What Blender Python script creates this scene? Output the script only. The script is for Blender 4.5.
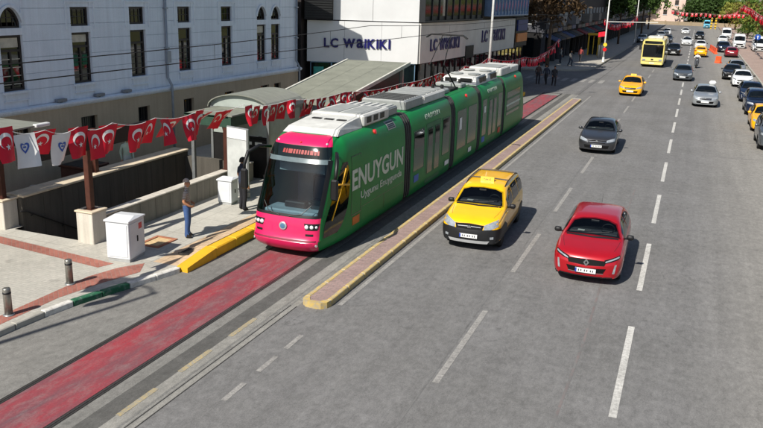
import bpy, bmesh, math, random
import numpy as np
from mathutils import Vector, Matrix
from mathutils.bvhtree import BVHTree
random.seed(7)
for _o in list(bpy.data.objects): bpy.data.objects.remove(_o, do_unlink=True)
SC = bpy.context.scene
COL = SC.collection
R_ = math.radians

# ------------------------------------------------------------------ camera
CAMH = 7.1
ROT = ((0.93014577, 0.36575819, 0.03240038), (0.12833893, -0.24115925, -0.96196223), (-0.34403192, 0.89892333, -0.27125427))
FPX = 782.777
cam = bpy.data.cameras.new('camera'); camo = bpy.data.objects.new('camera', cam); COL.objects.link(camo)
cam.sensor_width = 36.0; cam.lens = FPX * 36.0 / 763.0
cam.clip_start = 0.1; cam.clip_end = 3000
_m = Matrix(((ROT[0][0], -ROT[1][0], -ROT[2][0]), (ROT[0][1], -ROT[1][1], -ROT[2][1]), (ROT[0][2], -ROT[1][2], -ROT[2][2])))
camo.matrix_world = Matrix.Translation((0, 0, CAMH)) @ _m.to_4x4()
SC.camera = camo

# ------------------------------------------------------------------ light
SUN_AZ = R_(73.0)      # direction the light travels, from +X
SUN_EL = R_(44.0)
w = bpy.data.worlds.new('World'); SC.world = w; w.use_nodes = True
nt = w.node_tree; nt.nodes.clear()
sky = nt.nodes.new('ShaderNodeTexSky'); sky.sky_type = 'NISHITA'; sky.sun_disc = False
sky.sun_elevation = SUN_EL
sx, sy = -math.cos(SUN_AZ), -math.sin(SUN_AZ)
sky.sun_rotation = math.atan2(sx, sy)
sky.air_density = 1.0; sky.dust_density = 1.0; sky.ozone_density = 1.0
bg = nt.nodes.new('ShaderNodeBackground'); bg.inputs[1].default_value = 0.073
wo = nt.nodes.new('ShaderNodeOutputWorld')
nt.links.new(sky.outputs[0], bg.inputs[0]); nt.links.new(bg.outputs[0], wo.inputs[0])
sl = bpy.data.lights.new('sun', 'SUN'); sl.energy = 5.0; sl.angle = R_(0.53); sl.color = (1.0, 0.95, 0.87)
so = bpy.data.objects.new('sun', sl); COL.objects.link(so)
so.rotation_euler = Vector((math.cos(SUN_AZ) * math.cos(SUN_EL), math.sin(SUN_AZ) * math.cos(SUN_EL), -math.sin(SUN_EL))).to_track_quat('-Z', 'Y').to_euler()
so.location = (-20, -40, 60)
SC.view_settings.view_transform = 'Standard'; SC.view_settings.look = 'None'
SC.view_settings.gamma = 1.0; SC.view_settings.exposure = 0.42
try: SC.view_settings.use_curve_mapping = False
except Exception: pass
SC.render.engine = 'CYCLES'
SC.cycles.max_bounces = 6; SC.cycles.diffuse_bounces = 3; SC.cycles.glossy_bounces = 3; SC.cycles.transmission_bounces = 4; SC.cycles.transparent_max_bounces = 8

# ------------------------------------------------------------------ pixel -> place
def pray(px, py):
    d = (px - 381.5, py - 214.0, FPX)
    return Vector([sum(ROT[r][k] * d[r] for r in range(3)) for k in range(3)])
def G(px, py, z=0.0):
    d = pray(px, py); t = (z - CAMH) / d.z
    return Vector((d.x * t, d.y * t, z))
def PX(px, py, x):
    d = pray(px, py); t = x / d.x
    return Vector((x, d.y * t, CAMH + d.z * t))

# ------------------------------------------------------------------ materials
def lin(c):
    return tuple(((v / 12.92) if v <= 0.04045 else ((v + 0.055) / 1.055) ** 2.4) for v in c)
def hx(s):
    s = s.lstrip('#'); return lin(tuple(int(s[i:i + 2], 16) / 255 for i in (0, 2, 4)))
MATS = {}
def mat(name, col, rough=0.6, metal=0.0, var=0.12, scale=3.0, bump=0.0, bscale=40.0, coat=0.0, emit=0.0, spec=0.5, alpha=1.0, trans=0.0, detail=4.0, speck=0.0, spscale=200.0, stretch=None, obj_var=0.0, ior=1.45):
    if name in MATS: return MATS[name]
    if isinstance(col, str): col = hx(col)
    m = bpy.data.materials.new(name); m.use_nodes = True; t = m.node_tree; N = t.nodes; L = t.links
    b = N['Principled BSDF']
    b.inputs['Roughness'].default_value = rough; b.inputs['Metallic'].default_value = metal
    b.inputs['Specular IOR Level'].default_value = spec; b.inputs['Coat Weight'].default_value = coat
    b.inputs['Coat Roughness'].default_value = 0.04; b.inputs['IOR'].default_value = ior
    b.inputs['Alpha'].default_value = alpha; b.inputs['Transmission Weight'].default_value = trans
    tc = N.new('ShaderNodeTexCoord'); src = tc.outputs['Object']
    if stretch:
        mp = N.new('ShaderNodeMapping'); mp.inputs['Scale'].default_value = stretch; L.new(src, mp.inputs[0]); src = mp.outputs[0]
    cur = None
    if var > 0:
        n = N.new('ShaderNodeTexNoise'); n.inputs['Scale'].default_value = scale; n.inputs['Detail'].default_value = detail; n.inputs['Roughness'].default_value = 0.6
        L.new(src, n.inputs['Vector'])
        r = N.new('ShaderNodeMapRange'); r.inputs[1].default_value = 0.3; r.inputs[2].default_value = 0.7; r.inputs[3].default_value = 1 - var; r.inputs[4].default_value = 1 + var
        L.new(n.outputs[0], r.inputs[0])
        mx = N.new('ShaderNodeMix'); mx.data_type = 'RGBA'; mx.blend_type = 'MULTIPLY'; mx.inputs[0].default_value = 1.0
        mx.inputs[6].default_value = (*col, 1); L.new(r.outputs[0], mx.inputs[7]); cur = mx.outputs[2]
    if speck > 0:
        n2 = N.new('ShaderNodeTexNoise'); n2.inputs['Scale'].default_value = spscale; n2.inputs['Detail'].default_value = 2
        L.new(tc.outputs['Object'], n2.inputs['Vector'])
        r2 = N.new('ShaderNodeMapRange'); r2.inputs[1].default_value = 0.3; r2.inputs[2].default_value = 0.7; r2.inputs[3].default_value = 1 - speck; r2.inputs[4].default_value = 1 + speck
        L.new(n2.outputs[0], r2.inputs[0])
        mx2 = N.new('ShaderNodeMix'); mx2.data_type = 'RGBA'; mx2.blend_type = 'MULTIPLY'; mx2.inputs[0].default_value = 1.0
        if cur: L.new(cur, mx2.inputs[6])
        else: mx2.inputs[6].default_value = (*col, 1)
        L.new(r2.outputs[0], mx2.inputs[7]); cur = mx2.outputs[2]
    if obj_var > 0:
        oi = N.new('ShaderNodeObjectInfo'); r3 = N.new('ShaderNodeMapRange'); r3.inputs[3].default_value = 1 - obj_var; r3.inputs[4].default_value = 1 + obj_var
        L.new(oi.outputs['Random'], r3.inputs[0])
        mx3 = N.new('ShaderNodeMix'); mx3.data_type = 'RGBA'; mx3.blend_type = 'MULTIPLY'; mx3.inputs[0].default_value = 1.0
        if cur: L.new(cur, mx3.inputs[6])
        else: mx3.inputs[6].default_value = (*col, 1)
        L.new(r3.outputs[0], mx3.inputs[7]); cur = mx3.outputs[2]
    if cur: L.new(cur, b.inputs['Base Color'])
    else: b.inputs['Base Color'].default_value = (*col, 1)
    if bump > 0:
        nb = N.new('ShaderNodeTexNoise'); nb.inputs['Scale'].default_value = bscale; nb.inputs['Detail'].default_value = 3
        L.new(src, nb.inputs['Vector']); bp = N.new('ShaderNodeBump'); bp.inputs['Strength'].default_value = bump; bp.inputs['Distance'].default_value = 0.01
        L.new(nb.outputs[0], bp.inputs['Height']); L.new(bp.outputs[0], b.inputs['Normal'])
    if emit > 0:
        b.inputs['Emission Color'].default_value = (*col, 1); b.inputs['Emission Strength'].default_value = emit
    MATS[name] = m
    return m
def mixnode(t, fac, a, b_, blend='MIX'):
    mx = t.nodes.new('ShaderNodeMix'); mx.data_type = 'RGBA'; mx.blend_type = blend
    for sock, v in ((0, fac), (6, a), (7, b_)):
        if hasattr(v, 'links') or hasattr(v, 'is_linked'): t.links.new(v, mx.inputs[sock])
        elif sock == 0: mx.inputs[0].default_value = v
        else: mx.inputs[sock].default_value = (*v, 1)
    return mx.outputs[2]
def noise(t, vec, scale, detail=4, rough=0.6, lo=0.0, hi=1.0, a=0.3, b_=0.7, stretch=None):
    if stretch:
        mp = t.nodes.new('ShaderNodeMapping'); mp.inputs['Scale'].default_value = stretch; t.links.new(vec, mp.inputs[0]); vec = mp.outputs[0]
    n = t.nodes.new('ShaderNodeTexNoise'); n.inputs['Scale'].default_value = scale; n.inputs['Detail'].default_value = detail; n.inputs['Roughness'].default_value = rough
    t.links.new(vec, n.inputs['Vector'])
    r = t.nodes.new('ShaderNodeMapRange'); r.inputs[1].default_value = a; r.inputs[2].default_value = b_; r.inputs[3].default_value = lo; r.inputs[4].default_value = hi
    t.links.new(n.outputs[0], r.inputs[0]); return r.outputs[0]
def asphalt(name, base, warm, crack=True, streak=0.10, xwarm=None):
    m = bpy.data.materials.new(name); m.use_nodes = True; t = m.node_tree; b = t.nodes['Principled BSDF']
    tc = t.nodes.new('ShaderNodeTexCoord'); v = tc.outputs['Object']
    c = mixnode(t, noise(t, v, 0.35, 5), base, warm)
    if xwarm:
        sp = t.nodes.new('ShaderNodeSeparateXYZ'); t.links.new(v, sp.inputs[0]); ra = t.nodes.new('ShaderNodeMapRange'); ra.interpolation_type = 'SMOOTHSTEP'; ra.inputs[1].default_value = 0.2; ra.inputs[2].default_value = 3.6
        t.links.new(sp.outputs[0], ra.inputs[0]); c = mixnode(t, ra.outputs[0], c, xwarm)
    c = mixnode(t, 1.0, c, noise(t, v, 1.2, 6, lo=1 - streak, hi=1 + streak, stretch=(1.6, 0.06, 1)), 'MULTIPLY')   # wear along the lanes
    c = mixnode(t, 1.0, c, noise(t, v, 0.5, 3, lo=0.94, hi=1.05), 'MULTIPLY')
    c = mixnode(t, 1.0, c, noise(t, v, 40, 4, 0.8, lo=0.72, hi=1.26), 'MULTIPLY')
    c = mixnode(t, 1.0, c, noise(t, v, 9, 6, 0.9, lo=0.68, hi=1.30, stretch=(1, .45, 1)), 'MULTIPLY')
    c = mixnode(t, 1.0, c, noise(t, v, 3.2, 4, 0.7, lo=0.88, hi=1.12), 'MULTIPLY')
    if crack:
        vo = t.nodes.new('ShaderNodeTexVoronoi'); vo.feature = 'DISTANCE_TO_EDGE'; vo.inputs['Scale'].default_value = 0.22
        dm = t.nodes.new('ShaderNodeVectorMath'); dm.operation = 'ADD'
        nn = t.nodes.new('ShaderNodeTexNoise'); nn.inputs['Scale'].default_value = 0.8; nn.inputs['Detail'].default_value = 5
        sc_ = t.nodes.new('ShaderNodeVectorMath'); sc_.operation = 'SCALE'; sc_.inputs['Scale'].default_value = 2.4
        t.links.new(v, nn.inputs['Vector']); t.links.new(nn.outputs['Color'], sc_.inputs[0]); t.links.new(v, dm.inputs[0]); t.links.new(sc_.outputs[0], dm.inputs[1]); t.links.new(dm.outputs[0], vo.inputs['Vector'])
        r = t.nodes.new('ShaderNodeMapRange'); r.inputs[1].default_value = 0.0; r.inputs[2].default_value = 0.006; r.inputs[3].default_value = 0.72; r.inputs[4].default_value = 1.0
        t.links.new(vo.outputs[0], r.inputs[0]); c = mixnode(t, noise(t, v, 0.18, 2, a=0.45, b_=0.6), c, mixnode(t, 1.0, c, r.outputs[0], 'MULTIPLY'))
        # oil drips and patched spots
        c = mixnode(t, noise(t, v, 2.6, 2, lo=0.0, hi=0.4, a=0.67, b_=0.75), c, tuple(x * 0.45 for x in base))
    t.links.new(c, b.inputs['Base Color']); b.inputs['Roughness'].default_value = 0.85; b.inputs['Specular IOR Level'].default_value = 0.3
    nb = t.nodes.new('ShaderNodeTexNoise'); nb.inputs['Scale'].default_value = 120; t.links.new(v, nb.inputs['Vector'])
    bp = t.nodes.new('ShaderNodeBump'); bp.inputs['Strength'].default_value = 0.35; bp.inputs['Distance'].default_value = 0.01
    t.links.new(nb.outputs[0], bp.inputs['Height']); t.links.new(bp.outputs[0], b.inputs['Normal'])
    MATS[name] = m; return m
def paving(name, c1, c2, mortar, bw, bh, rot=0.0, msize=0.012, var=0.12, rough=0.8, offset=0.5):
    m = bpy.data.materials.new(name); m.use_nodes = True; t = m.node_tree; b = t.nodes['Principled BSDF']
    tc = t.nodes.new('ShaderNodeTexCoord'); mp = t.nodes.new('ShaderNodeMapping'); mp.inputs['Rotation'].default_value = (0, 0, rot); t.links.new(tc.outputs['Object'], mp.inputs[0]); v = mp.outputs[0]
    br = t.nodes.new('ShaderNodeTexBrick'); br.inputs['Scale'].default_value = 1.0; br.inputs['Brick Width'].default_value = bw; br.inputs['Row Height'].default_value = bh
    br.inputs['Mortar Size'].default_value = msize; br.inputs['Color1'].default_value = (*c1, 1); br.inputs['Color2'].default_value = (*c2, 1); br.inputs['Mortar'].default_value = (*mortar, 1); br.offset = offset
    br.inputs['Bias'].default_value = 0.0
    t.links.new(v, br.inputs['Vector'])
    c = mixnode(t, 1.0, br.outputs[0], noise(t, v, 0.7, 5, lo=1 - var, hi=1 + var), 'MULTIPLY')
    c = mixnode(t, 1.0, c, noise(t, v, 14, 4, lo=0.9, hi=1.1), 'MULTIPLY')
    c = mixnode(t, noise(t, v, 1.7, 3, lo=0.0, hi=0.45, a=0.6, b_=0.75), c, tuple(x * 0.5 for x in c1))
    t.links.new(c, b.inputs['Base Color']); b.inputs['Roughness'].default_value = rough
    bp = t.nodes.new('ShaderNodeBump'); bp.inputs['Strength'].default_value = 0.6; bp.inputs['Distance'].default_value = 0.01; bp.invert = True
    t.links.new(br.outputs[1], bp.inputs['Height']); t.links.new(bp.outputs[0], b.inputs['Normal'])
    MATS[name] = m; return m
def plaster(name, col, dirt, streak=0.14):
    m = bpy.data.materials.new(name); m.use_nodes = True; t = m.node_tree; b = t.nodes['Principled BSDF']
    tc = t.nodes.new('ShaderNodeTexCoord'); v = tc.outputs['Object']
    c = mixnode(t, noise(t, v, 0.8, 6, a=0.42, b_=0.8, lo=0, hi=0.5), col, dirt)
    c = mixnode(t, 1.0, c, noise(t, v, 2.2, 6, lo=1 - streak, hi=1 + streak * 0.4, stretch=(3, 3, 0.16)), 'MULTIPLY')
    c = mixnode(t, 1.0, c, noise(t, v, 30, 3, lo=0.95, hi=1.04), 'MULTIPLY')
    t.links.new(c, b.inputs['Base Color']); b.inputs['Roughness'].default_value = 0.85; b.inputs['Specular IOR Level'].default_value = 0.25
    nb = t.nodes.new('ShaderNodeTexNoise'); nb.inputs['Scale'].default_value = 25; nb.inputs['Detail'].default_value = 5; t.links.new(v, nb.inputs['Vector'])
    bp = t.nodes.new('ShaderNodeBump'); bp.inputs['Strength'].default_value = 0.15; bp.inputs['Distance'].default_value = 0.02
    t.links.new(nb.outputs[0], bp.inputs['Height']); t.links.new(bp.outputs[0], b.inputs['Normal'])
    MATS[name] = m; return m

# ------------------------------------------------------------------ mesh helpers
def tag(o, label=None, cat=None, group=None, kind=None):
    if label: o['label'] = label
    if cat: o['category'] = cat
    if group: o['group'] = group
    if kind: o['kind'] = kind
    return o
def empty(name, loc=(0, 0, 0), rz=0.0, label=None, cat=None, group=None, parent=None):
    o = bpy.data.objects.new(name, None); COL.objects.link(o); o.location = loc; o.rotation_euler = (0, 0, rz); o.empty_display_size = 0.2
    if parent: o.parent = parent
    return tag(o, label, cat, group)
def link(name, me, parent=None, loc=None, rot=None, scale=None):
    o = bpy.data.objects.new(name, me); COL.objects.link(o)
    if parent: o.parent = parent
    if loc is not None: o.location = loc
    if rot is not None: o.rotation_euler = rot
    if scale is not None: o.scale = scale
    return o
def copy_tree(o, parent=None):
    c = o.copy(); COL.objects.link(c); c.parent = parent
    for ch in list(o.children): copy_tree(ch, c)
    return c
class MB:
    def __init__(s): s.v = []; s.f = []; s.m = []
    def add(s, vs, fs, mi=0):
        k = len(s.v); s.v += [tuple(p) for p in vs]; s.f += [tuple(i + k for i in f) for f in fs]; s.m += [mi] * len(fs); return s
    def box(s, x0, x1, y0, y1, z0, z1, mi=0, bev=0.0):
        if bev > 0:
            b = min(bev, (x1 - x0) * .45, (y1 - y0) * .45, (z1 - z0) * .45)
            vs = []; idx = {}
            for ix, (X, sX) in enumerate(((x0, 1), (x1, -1))):
                for iy, (Y, sY) in enumerate(((y0, 1), (y1, -1))):
                    for iz, (Z, sZ) in enumerate(((z0, 1), (z1, -1))):
                        for a in range(3):
                            p = [X + sX * b, Y + sY * b, Z + sZ * b]; p[a] = (X, Y, Z)[a]
                            idx[(ix, iy, iz, a)] = len(vs); vs.append(tuple(p))
            I = idx; fs = []
            for i in (0, 1):
                q = [I[(i, 0, 0, 0)], I[(i, 1, 0, 0)], I[(i, 1, 1, 0)], I[(i, 0, 1, 0)]]; fs.append(q[::-1] if i == 0 else q)
                q = [I[(0, i, 0, 1)], I[(1, i, 0, 1)], I[(1, i, 1, 1)], I[(0, i, 1, 1)]]; fs.append(q if i == 0 else q[::-1])
                q = [I[(0, 0, i, 2)], I[(1, 0, i, 2)], I[(1, 1, i, 2)], I[(0, 1, i, 2)]]; fs.append(q[::-1] if i == 0 else q)
            for i in (0, 1):
                for j in (0, 1):
                    fs.append([I[(i, j, 0, 0)], I[(i, j, 1, 0)], I[(i, j, 1, 1)], I[(i, j, 0, 1)]] if (i == j) else [I[(i, j, 0, 1)], I[(i, j, 1, 1)], I[(i, j, 1, 0)], I[(i, j, 0, 0)]])
                    fs.append([I[(i, 0, j, 2)], I[(i, 1, j, 2)], I[(i, 1, j, 0)], I[(i, 0, j, 0)]] if (i == j) else [I[(i, 0, j, 0)], I[(i, 1, j, 0)], I[(i, 1, j, 2)], I[(i, 0, j, 2)]])
                    fs.append([I[(0, i, j, 1)], I[(1, i, j, 1)], I[(1, i, j, 2)], I[(0, i, j, 2)]] if (i == j) else [I[(0, i, j, 2)], I[(1, i, j, 2)], I[(1, i, j, 1)], I[(0, i, j, 1)]])
            for ix in (0, 1):
                for iy in (0, 1):
                    for iz in (0, 1):
                        q = [I[(ix, iy, iz, a)] for a in range(3)]
                        fs.append(q if (ix + iy + iz) % 2 == 1 else q[::-1])
            return s.add(vs, fs, mi)
        vs = [(x0, y0, z0), (x1, y0, z0), (x1, y1, z0), (x0, y1, z0), (x0, y0, z1), (x1, y0, z1), (x1, y1, z1), (x0, y1, z1)]
        return s.add(vs, [(0, 3, 2, 1), (4, 5, 6, 7), (0, 1, 5, 4), (1, 2, 6, 5), (2, 3, 7, 6), (3, 0, 4, 7)], mi)
    def tube(s, pts, r, n=8, mi=0, cap=True):
        pts = [Vector(p) for p in pts]; rs = r if isinstance(r, (list, tuple)) else [r] * len(pts)
        vs = []; fs = []; prev = None
        for i, p in enumerate(pts):
            d = (pts[min(i + 1, len(pts) - 1)] - pts[max(i - 1, 0)]).normalized()
            if prev is None:
                a = Vector((0, 0, 1)) if abs(d.z) < 0.9 else Vector((1, 0, 0)); u = d.cross(a).normalized()
            else:
                u = (prev - d * prev.dot(d)).normalized()
            prev = u; v = d.cross(u)
            for k in range(n):
                t = 2 * math.pi * k / n; vs.append(p + (u * math.cos(t) + v * math.sin(t)) * rs[i])
        for i in range(len(pts) - 1):
            for k in range(n):
                k2 = (k + 1) % n; fs.append((i * n + k, i * n + k2, (i + 1) * n + k2, (i + 1) * n + k))
        if cap:
            fs.append(tuple(range(n))[::-1]); fs.append(tuple((len(pts) - 1) * n + k for k in range(n)))
        return s.add(vs, fs, mi)
    def lathe(s, prof, n=20, axis='z', at=(0, 0, 0), mi=0):
        vs = []; fs = []
        for (r, h) in prof:
            for k in range(n):
                t = 2 * math.pi * k / n; c, q = r * math.cos(t), r * math.sin(t)
                p = (c, q, h) if axis == 'z' else ((h, c, q) if axis == 'x' else (q, h, c))
                vs.append((p[0] + at[0], p[1] + at[1], p[2] + at[2]))
        for i in range(len(prof) - 1):
            for k in range(n):
                k2 = (k + 1) % n; fs.append((i * n + k, i * n + k2, (i + 1) * n + k2, (i + 1) * n + k))
        fs.append(tuple(range(n))[::-1]); fs.append(tuple((len(prof) - 1) * n + k for k in range(n)))
        return s.add(vs, fs, mi)
    def prism(s, poly, axis, a, b, mi=0):
        # poly in the two other axes; extruded from a to b along axis
        n = len(poly)
        def P(q, h): return (h, q[0], q[1]) if axis == 'x' else ((q[0], h, q[1]) if axis == 'y' else (q[0], q[1], h))
        vs = [P(q, a) for q in poly] + [P(q, b) for q in poly]
        fs = [tuple(range(n))[::-1], tuple(range(n, 2 * n))] + [(i, (i + 1) % n, n + (i + 1) % n, n + i) for i in range(n)]
        return s.add(vs, fs, mi)
    def quad(s, a, b, c, d, mi=0): return s.add([a, b, c, d], [(0, 1, 2, 3)], mi)
    def mesh(s, name, mats, smooth=False, fix=True):
        me = bpy.data.meshes.new(name); me.from_pydata(s.v, [], s.f)
        for m in (mats if isinstance(mats, (list, tuple)) else [mats]): me.materials.append(m)
        if any(s.m): me.polygons.foreach_set('material_index', s.m)
        if fix:
            bm = bmesh.new(); bm.from_mesh(me); bmesh.ops.recalc_face_normals(bm, faces=bm.faces); bm.to_mesh(me); bm.free()
        if smooth:
            me.polygons.foreach_set('use_smooth', [True] * len(me.polygons))
        me.update(); return me
    def build(s, name, mats, parent=None, smooth=False, loc=None, rot=None, fix=True):
        return link(name, s.mesh(name, mats, smooth, fix), parent, loc, rot)
def bx(name, m, parent, x0, x1, y0, y1, z0, z1, bev=0.0, smooth=False):
    return MB().box(x0, x1, y0, y1, z0, z1, 0, bev).build(name, m, parent, smooth)
def shade_auto(me, ang=35):
    me.polygons.foreach_set('use_smooth', [True] * len(me.polygons))
    try: me.set_sharp_from_angle(angle=R_(ang))
    except Exception: pass
def text_mesh(s, size, m, extrude=0.02, bold=0.0, align='LEFT', width=1.0):
    cu = bpy.data.curves.new('t', 'FONT'); cu.body = s; cu.size = size; cu.extrude = extrude; cu.offset = bold; cu.align_x = align; cu.resolution_u = 3
    o = bpy.data.objects.new('t', cu); COL.objects.link(o)
    dg = bpy.context.evaluated_depsgraph_get(); me = bpy.data.meshes.new_from_object(o.evaluated_get(dg))
    bpy.data.objects.remove(o, do_unlink=True); bpy.data.curves.remove(cu)
    me.materials.clear(); me.materials.append(m)
    if width != 1.0:
        for v in me.vertices: v.co.x *= width
    return me
def pchip(xs, ys):
    xs = list(xs); ys = list(ys); n = len(xs); h = [xs[i + 1] - xs[i] for i in range(n - 1)]; d = [(ys[i + 1] - ys[i]) / h[i] for i in range(n - 1)]
    m = [d[0]] + [0 if d[i - 1] * d[i] <= 0 else 2 * d[i - 1] * d[i] / (d[i - 1] + d[i]) for i in range(1, n - 1)] + [d[-1]]
    def f(x):
        if x <= xs[0]: return ys[0]
        if x >= xs[-1]: return ys[-1]
        i = 0
        while x > xs[i + 1]: i += 1
        t = (x - xs[i]) / h[i]; t2 = t * t; t3 = t2 * t
        return (2 * t3 - 3 * t2 + 1) * ys[i] + (t3 - 2 * t2 + t) * h[i] * m[i] + (-2 * t3 + 3 * t2) * ys[i + 1] + (t3 - t2) * h[i] * m[i + 1]
    return f
def sheet(name, m, poly, z, parent=None, kind=None):
    me = bpy.data.meshes.new(name); me.from_pydata([(p[0], p[1], z) for p in poly], [], [tuple(range(len(poly)))]); me.materials.append(m)
    bm = bmesh.new(); bm.from_mesh(me); bmesh.ops.recalc_face_normals(bm, faces=bm.faces)
    for f in bm.faces:
        if f.normal.z < 0: f.normal_flip()
    bmesh.ops.triangulate(bm, faces=bm.faces); bm.to_mesh(me); bm.free()
    o = link(name, me, parent)
    if kind: o['kind'] = kind
    return o
def rect(x0, x1, y0, y1): return [(x0, y0), (x1, y0), (x1, y1), (x0, y1)]
# ================================================================== THE SETTING
M_road = asphalt('asphalt_road', hx('#696866'), hx('#727170'), xwarm=hx('#83807a'))
M_dark = asphalt('asphalt_dark', hx('#52514e'), hx('#5c5b58'), crack=False)
M_apron = asphalt('asphalt_apron', hx('#6e6d69'), hx('#7c7a75'), crack=True, streak=0.1)
M_conc = asphalt('concrete_strip', hx('#7f7d77'), hx('#8b8983'), crack=True, streak=0.1)
M_pave = paving('sidewalk_pavers', hx('#a3a096'), hx('#aaa69c'), hx('#94918a'), 0.22, 0.11, 0.0, 0.005)
M_slab = paving('sidewalk_slabs', hx('#a9a59b'), hx('#b0ada3'), hx('#8c8980'), 0.8, 0.8, 0.0, 0.008, offset=0.0)
M_brick = paving('red_pavers', hx('#9c6355'), hx('#8a5549'), hx('#8d6d62'), 0.21, 0.105, R_(45), 0.006)
M_medpave = paving('median_pavers', hx('#97807a'), hx('#8a746e'), hx('#7b706b'), 0.22, 0.11, 0.0, 0.008)
M_gutter = mat('gutter_dark', '#2d2c2b', 0.9, var=0.3, scale=8)
M_steel = mat('rail_steel', '#6f6a64', 0.35, 0.8, var=0.2, scale=20)

def worn_paint(name, col, under, lo, hi, scale=14):
    m = bpy.data.materials.new(name); m.use_nodes = True; t = m.node_tree; b = t.nodes['Principled BSDF']
    tc = t.nodes.new('ShaderNodeTexCoord'); v = tc.outputs['Object']
    f = noise(t, v, scale, 8, 0.75, a=lo, b_=hi)
    c = mixnode(t, f, col, under); c = mixnode(t, 1.0, c, noise(t, v, 1.3, 4, lo=0.85, hi=1.1), 'MULTIPLY')
    t.links.new(c, b.inputs['Base Color']); b.inputs['Roughness'].default_value = 0.75
    MATS[name] = m; return m
M_red = bpy.data.materials.new('red_track_paint'); M_red.use_nodes = True
_t = M_red.node_tree; _b = _t.nodes['Principled BSDF']; _tc = _t.nodes.new('ShaderNodeTexCoord'); _v = _tc.outputs['Object']
_c = mixnode(_t, noise(_t, _v, 1.1, 6, 0.65, a=0.36, b_=0.68, stretch=(2.2, 0.35, 1)), hx('#8e2f38'), hx('#64444a'))
_c = mixnode(_t, noise(_t, _v, 2.5, 8, 0.8, lo=0, hi=0.6, a=0.47, b_=0.70, stretch=(2.0, 0.7, 1)), _c, hx('#7f7270'))
_c = mixnode(_t, 1.0, _c, noise(_t, _v, 26, 4, lo=0.82, hi=1.15), 'MULTIPLY')
_t.links.new(_c, _b.inputs['Base Color']); _b.inputs['Roughness'].default_value = 0.8
M_line = worn_paint('lane_paint', hx('#bfbdb7'), hx('#75736f'), 0.44, 0.74)
M_fade = worn_paint('lane_paint_faded', hx('#a4a19b'), hx('#6f6d6a'), 0.32, 0.64)
M_ydash = worn_paint('yellow_paint_faded', hx('#b59c5c'), hx('#86847c'), 0.28, 0.6)
M_kyel = worn_paint('yellow_kerb_paint', hx('#d9a617'), hx('#b88c2c'), 0.5, 0.8, 6)
M_kyelw = worn_paint('yellow_kerb_worn', hx('#c0a45c'), hx('#9c9484'), 0.42, 0.62, 9)
M_kgreen = worn_paint('green_kerb_paint', hx('#1a5a3c'), hx('#75807a'), 0.5, 0.78, 8)
M_kwhite = worn_paint('white_kerb_paint', hx('#cfccc4'), hx('#a09d95'), 0.45, 0.75, 8)
M_kgrey = mat('kerb_concrete', '#9c998f', 0.85, var=0.15, scale=5, bump=0.2, speck=0.06, obj_var=0.08)
M_kblack = worn_paint('black_kerb_paint', hx('#3a3835'), hx('#77736a'), 0.5, 0.8, 8)

# pit of the underpass stair: x -17.8..-15.15, y 16.55..25
PX0, PX1, PY0, PY1 = -17.8, -15.15, 16.55, 25.0
g = MB()
for (a, b, c, d) in ((-1500, PX0, -1500, 1500), (PX1, 1500, -1500, 1500), (PX0, PX1, -1500, PY0), (PX0, PX1, PY1, 1500)):
    g.quad((a, c, -0.03), (b, c, -0.03), (b, d, -0.03), (a, d, -0.03))
tag(g.build('ground', M_apron), kind='structure')
road = sheet('road', M_road, [(-7.85, -30), (6.3, -30), (6.3, 330), (-7.85, 330)], 0.0, kind='structure')
side = sheet('side_street', M_road, [(-60, 62.5), (-7.9, 62.5), (-7.9, 330), (-9.4, 330), (-9.4, 90), (-10.2, 83), (-60, 79.5)], -0.004, kind='structure')
tb = sheet('track_bed', M_conc, [(-8.40, -20), (-7.85, -20), (-7.85, 62.5), (-8.40, 62.5)], 0.0, kind='structure')
sheet('asphalt_band', M_dark, rect(-8.80, -8.40, -20, 62.5), 0.0, tb)
sheet('asphalt_margin', M_apron, rect(-9.08, -8.80, -20, 62.5), 0.0, tb)
sheet('red_lane', M_red, rect(-10.44, -9.22, -20, 61.0), 0.0, tb)
sheet('asphalt_margin', M_apron, rect(-13.2, -10.58, -20, 62.5), -0.001, tb)
for xx in (-10.51, -9.15):
    sheet('rail_groove', M_gutter, rect(xx - 0.07, xx + 0.07, -20, 62.5), -0.006, tb)
    MB().box(xx - 0.055, xx - 0.005, -20, 62.5, -0.03, 0.002).box(xx + 0.03, xx + 0.045, -20, 62.5, -0.03, 0.0).build('rail', M_steel, tb)
sheet('joint_line', M_gutter, rect(-7.865, -7.84, -20, 15.2), 0.003, tb)
sheet('joint_line', M_gutter, rect(-8.02, -8.0, -20, 15.2), 0.003, tb)
y = -2.9
while y < 14.5:
    sheet('yellow_dash', M_ydash, rect(-8.42, -8.31, y, y + 1.05), 0.004, tb); y += 1.78
# lane markings, each dash a piece of the road
for k in range(-1, 34):
    y0 = 13.1 + 6.83 * k; sheet('lane_dash', M_line, rect(-0.575, -0.435, y0, y0 + 4.35), 0.004, road)
for k in range(-1, 26):
    y0 = 13.0 + 6.83 * k; sheet('lane_dash', M_fade, rect(-3.83, -3.70, y0, y0 + 3.9), 0.004, road)
for y0 in (8.9, 10.75, 11.98, 13.1): sheet('edge_dash', M_fade, rect(-7.08, -6.97, y0, y0 + 0.72), 0.004, road)
sheet('edge_line', M_fade, [(-7.04, 15.7), (-6.93, 15.7), (-6.86, 30), (-6.86, 62), (-6.96, 62), (-6.97, 30)], 0.004, road)
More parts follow.
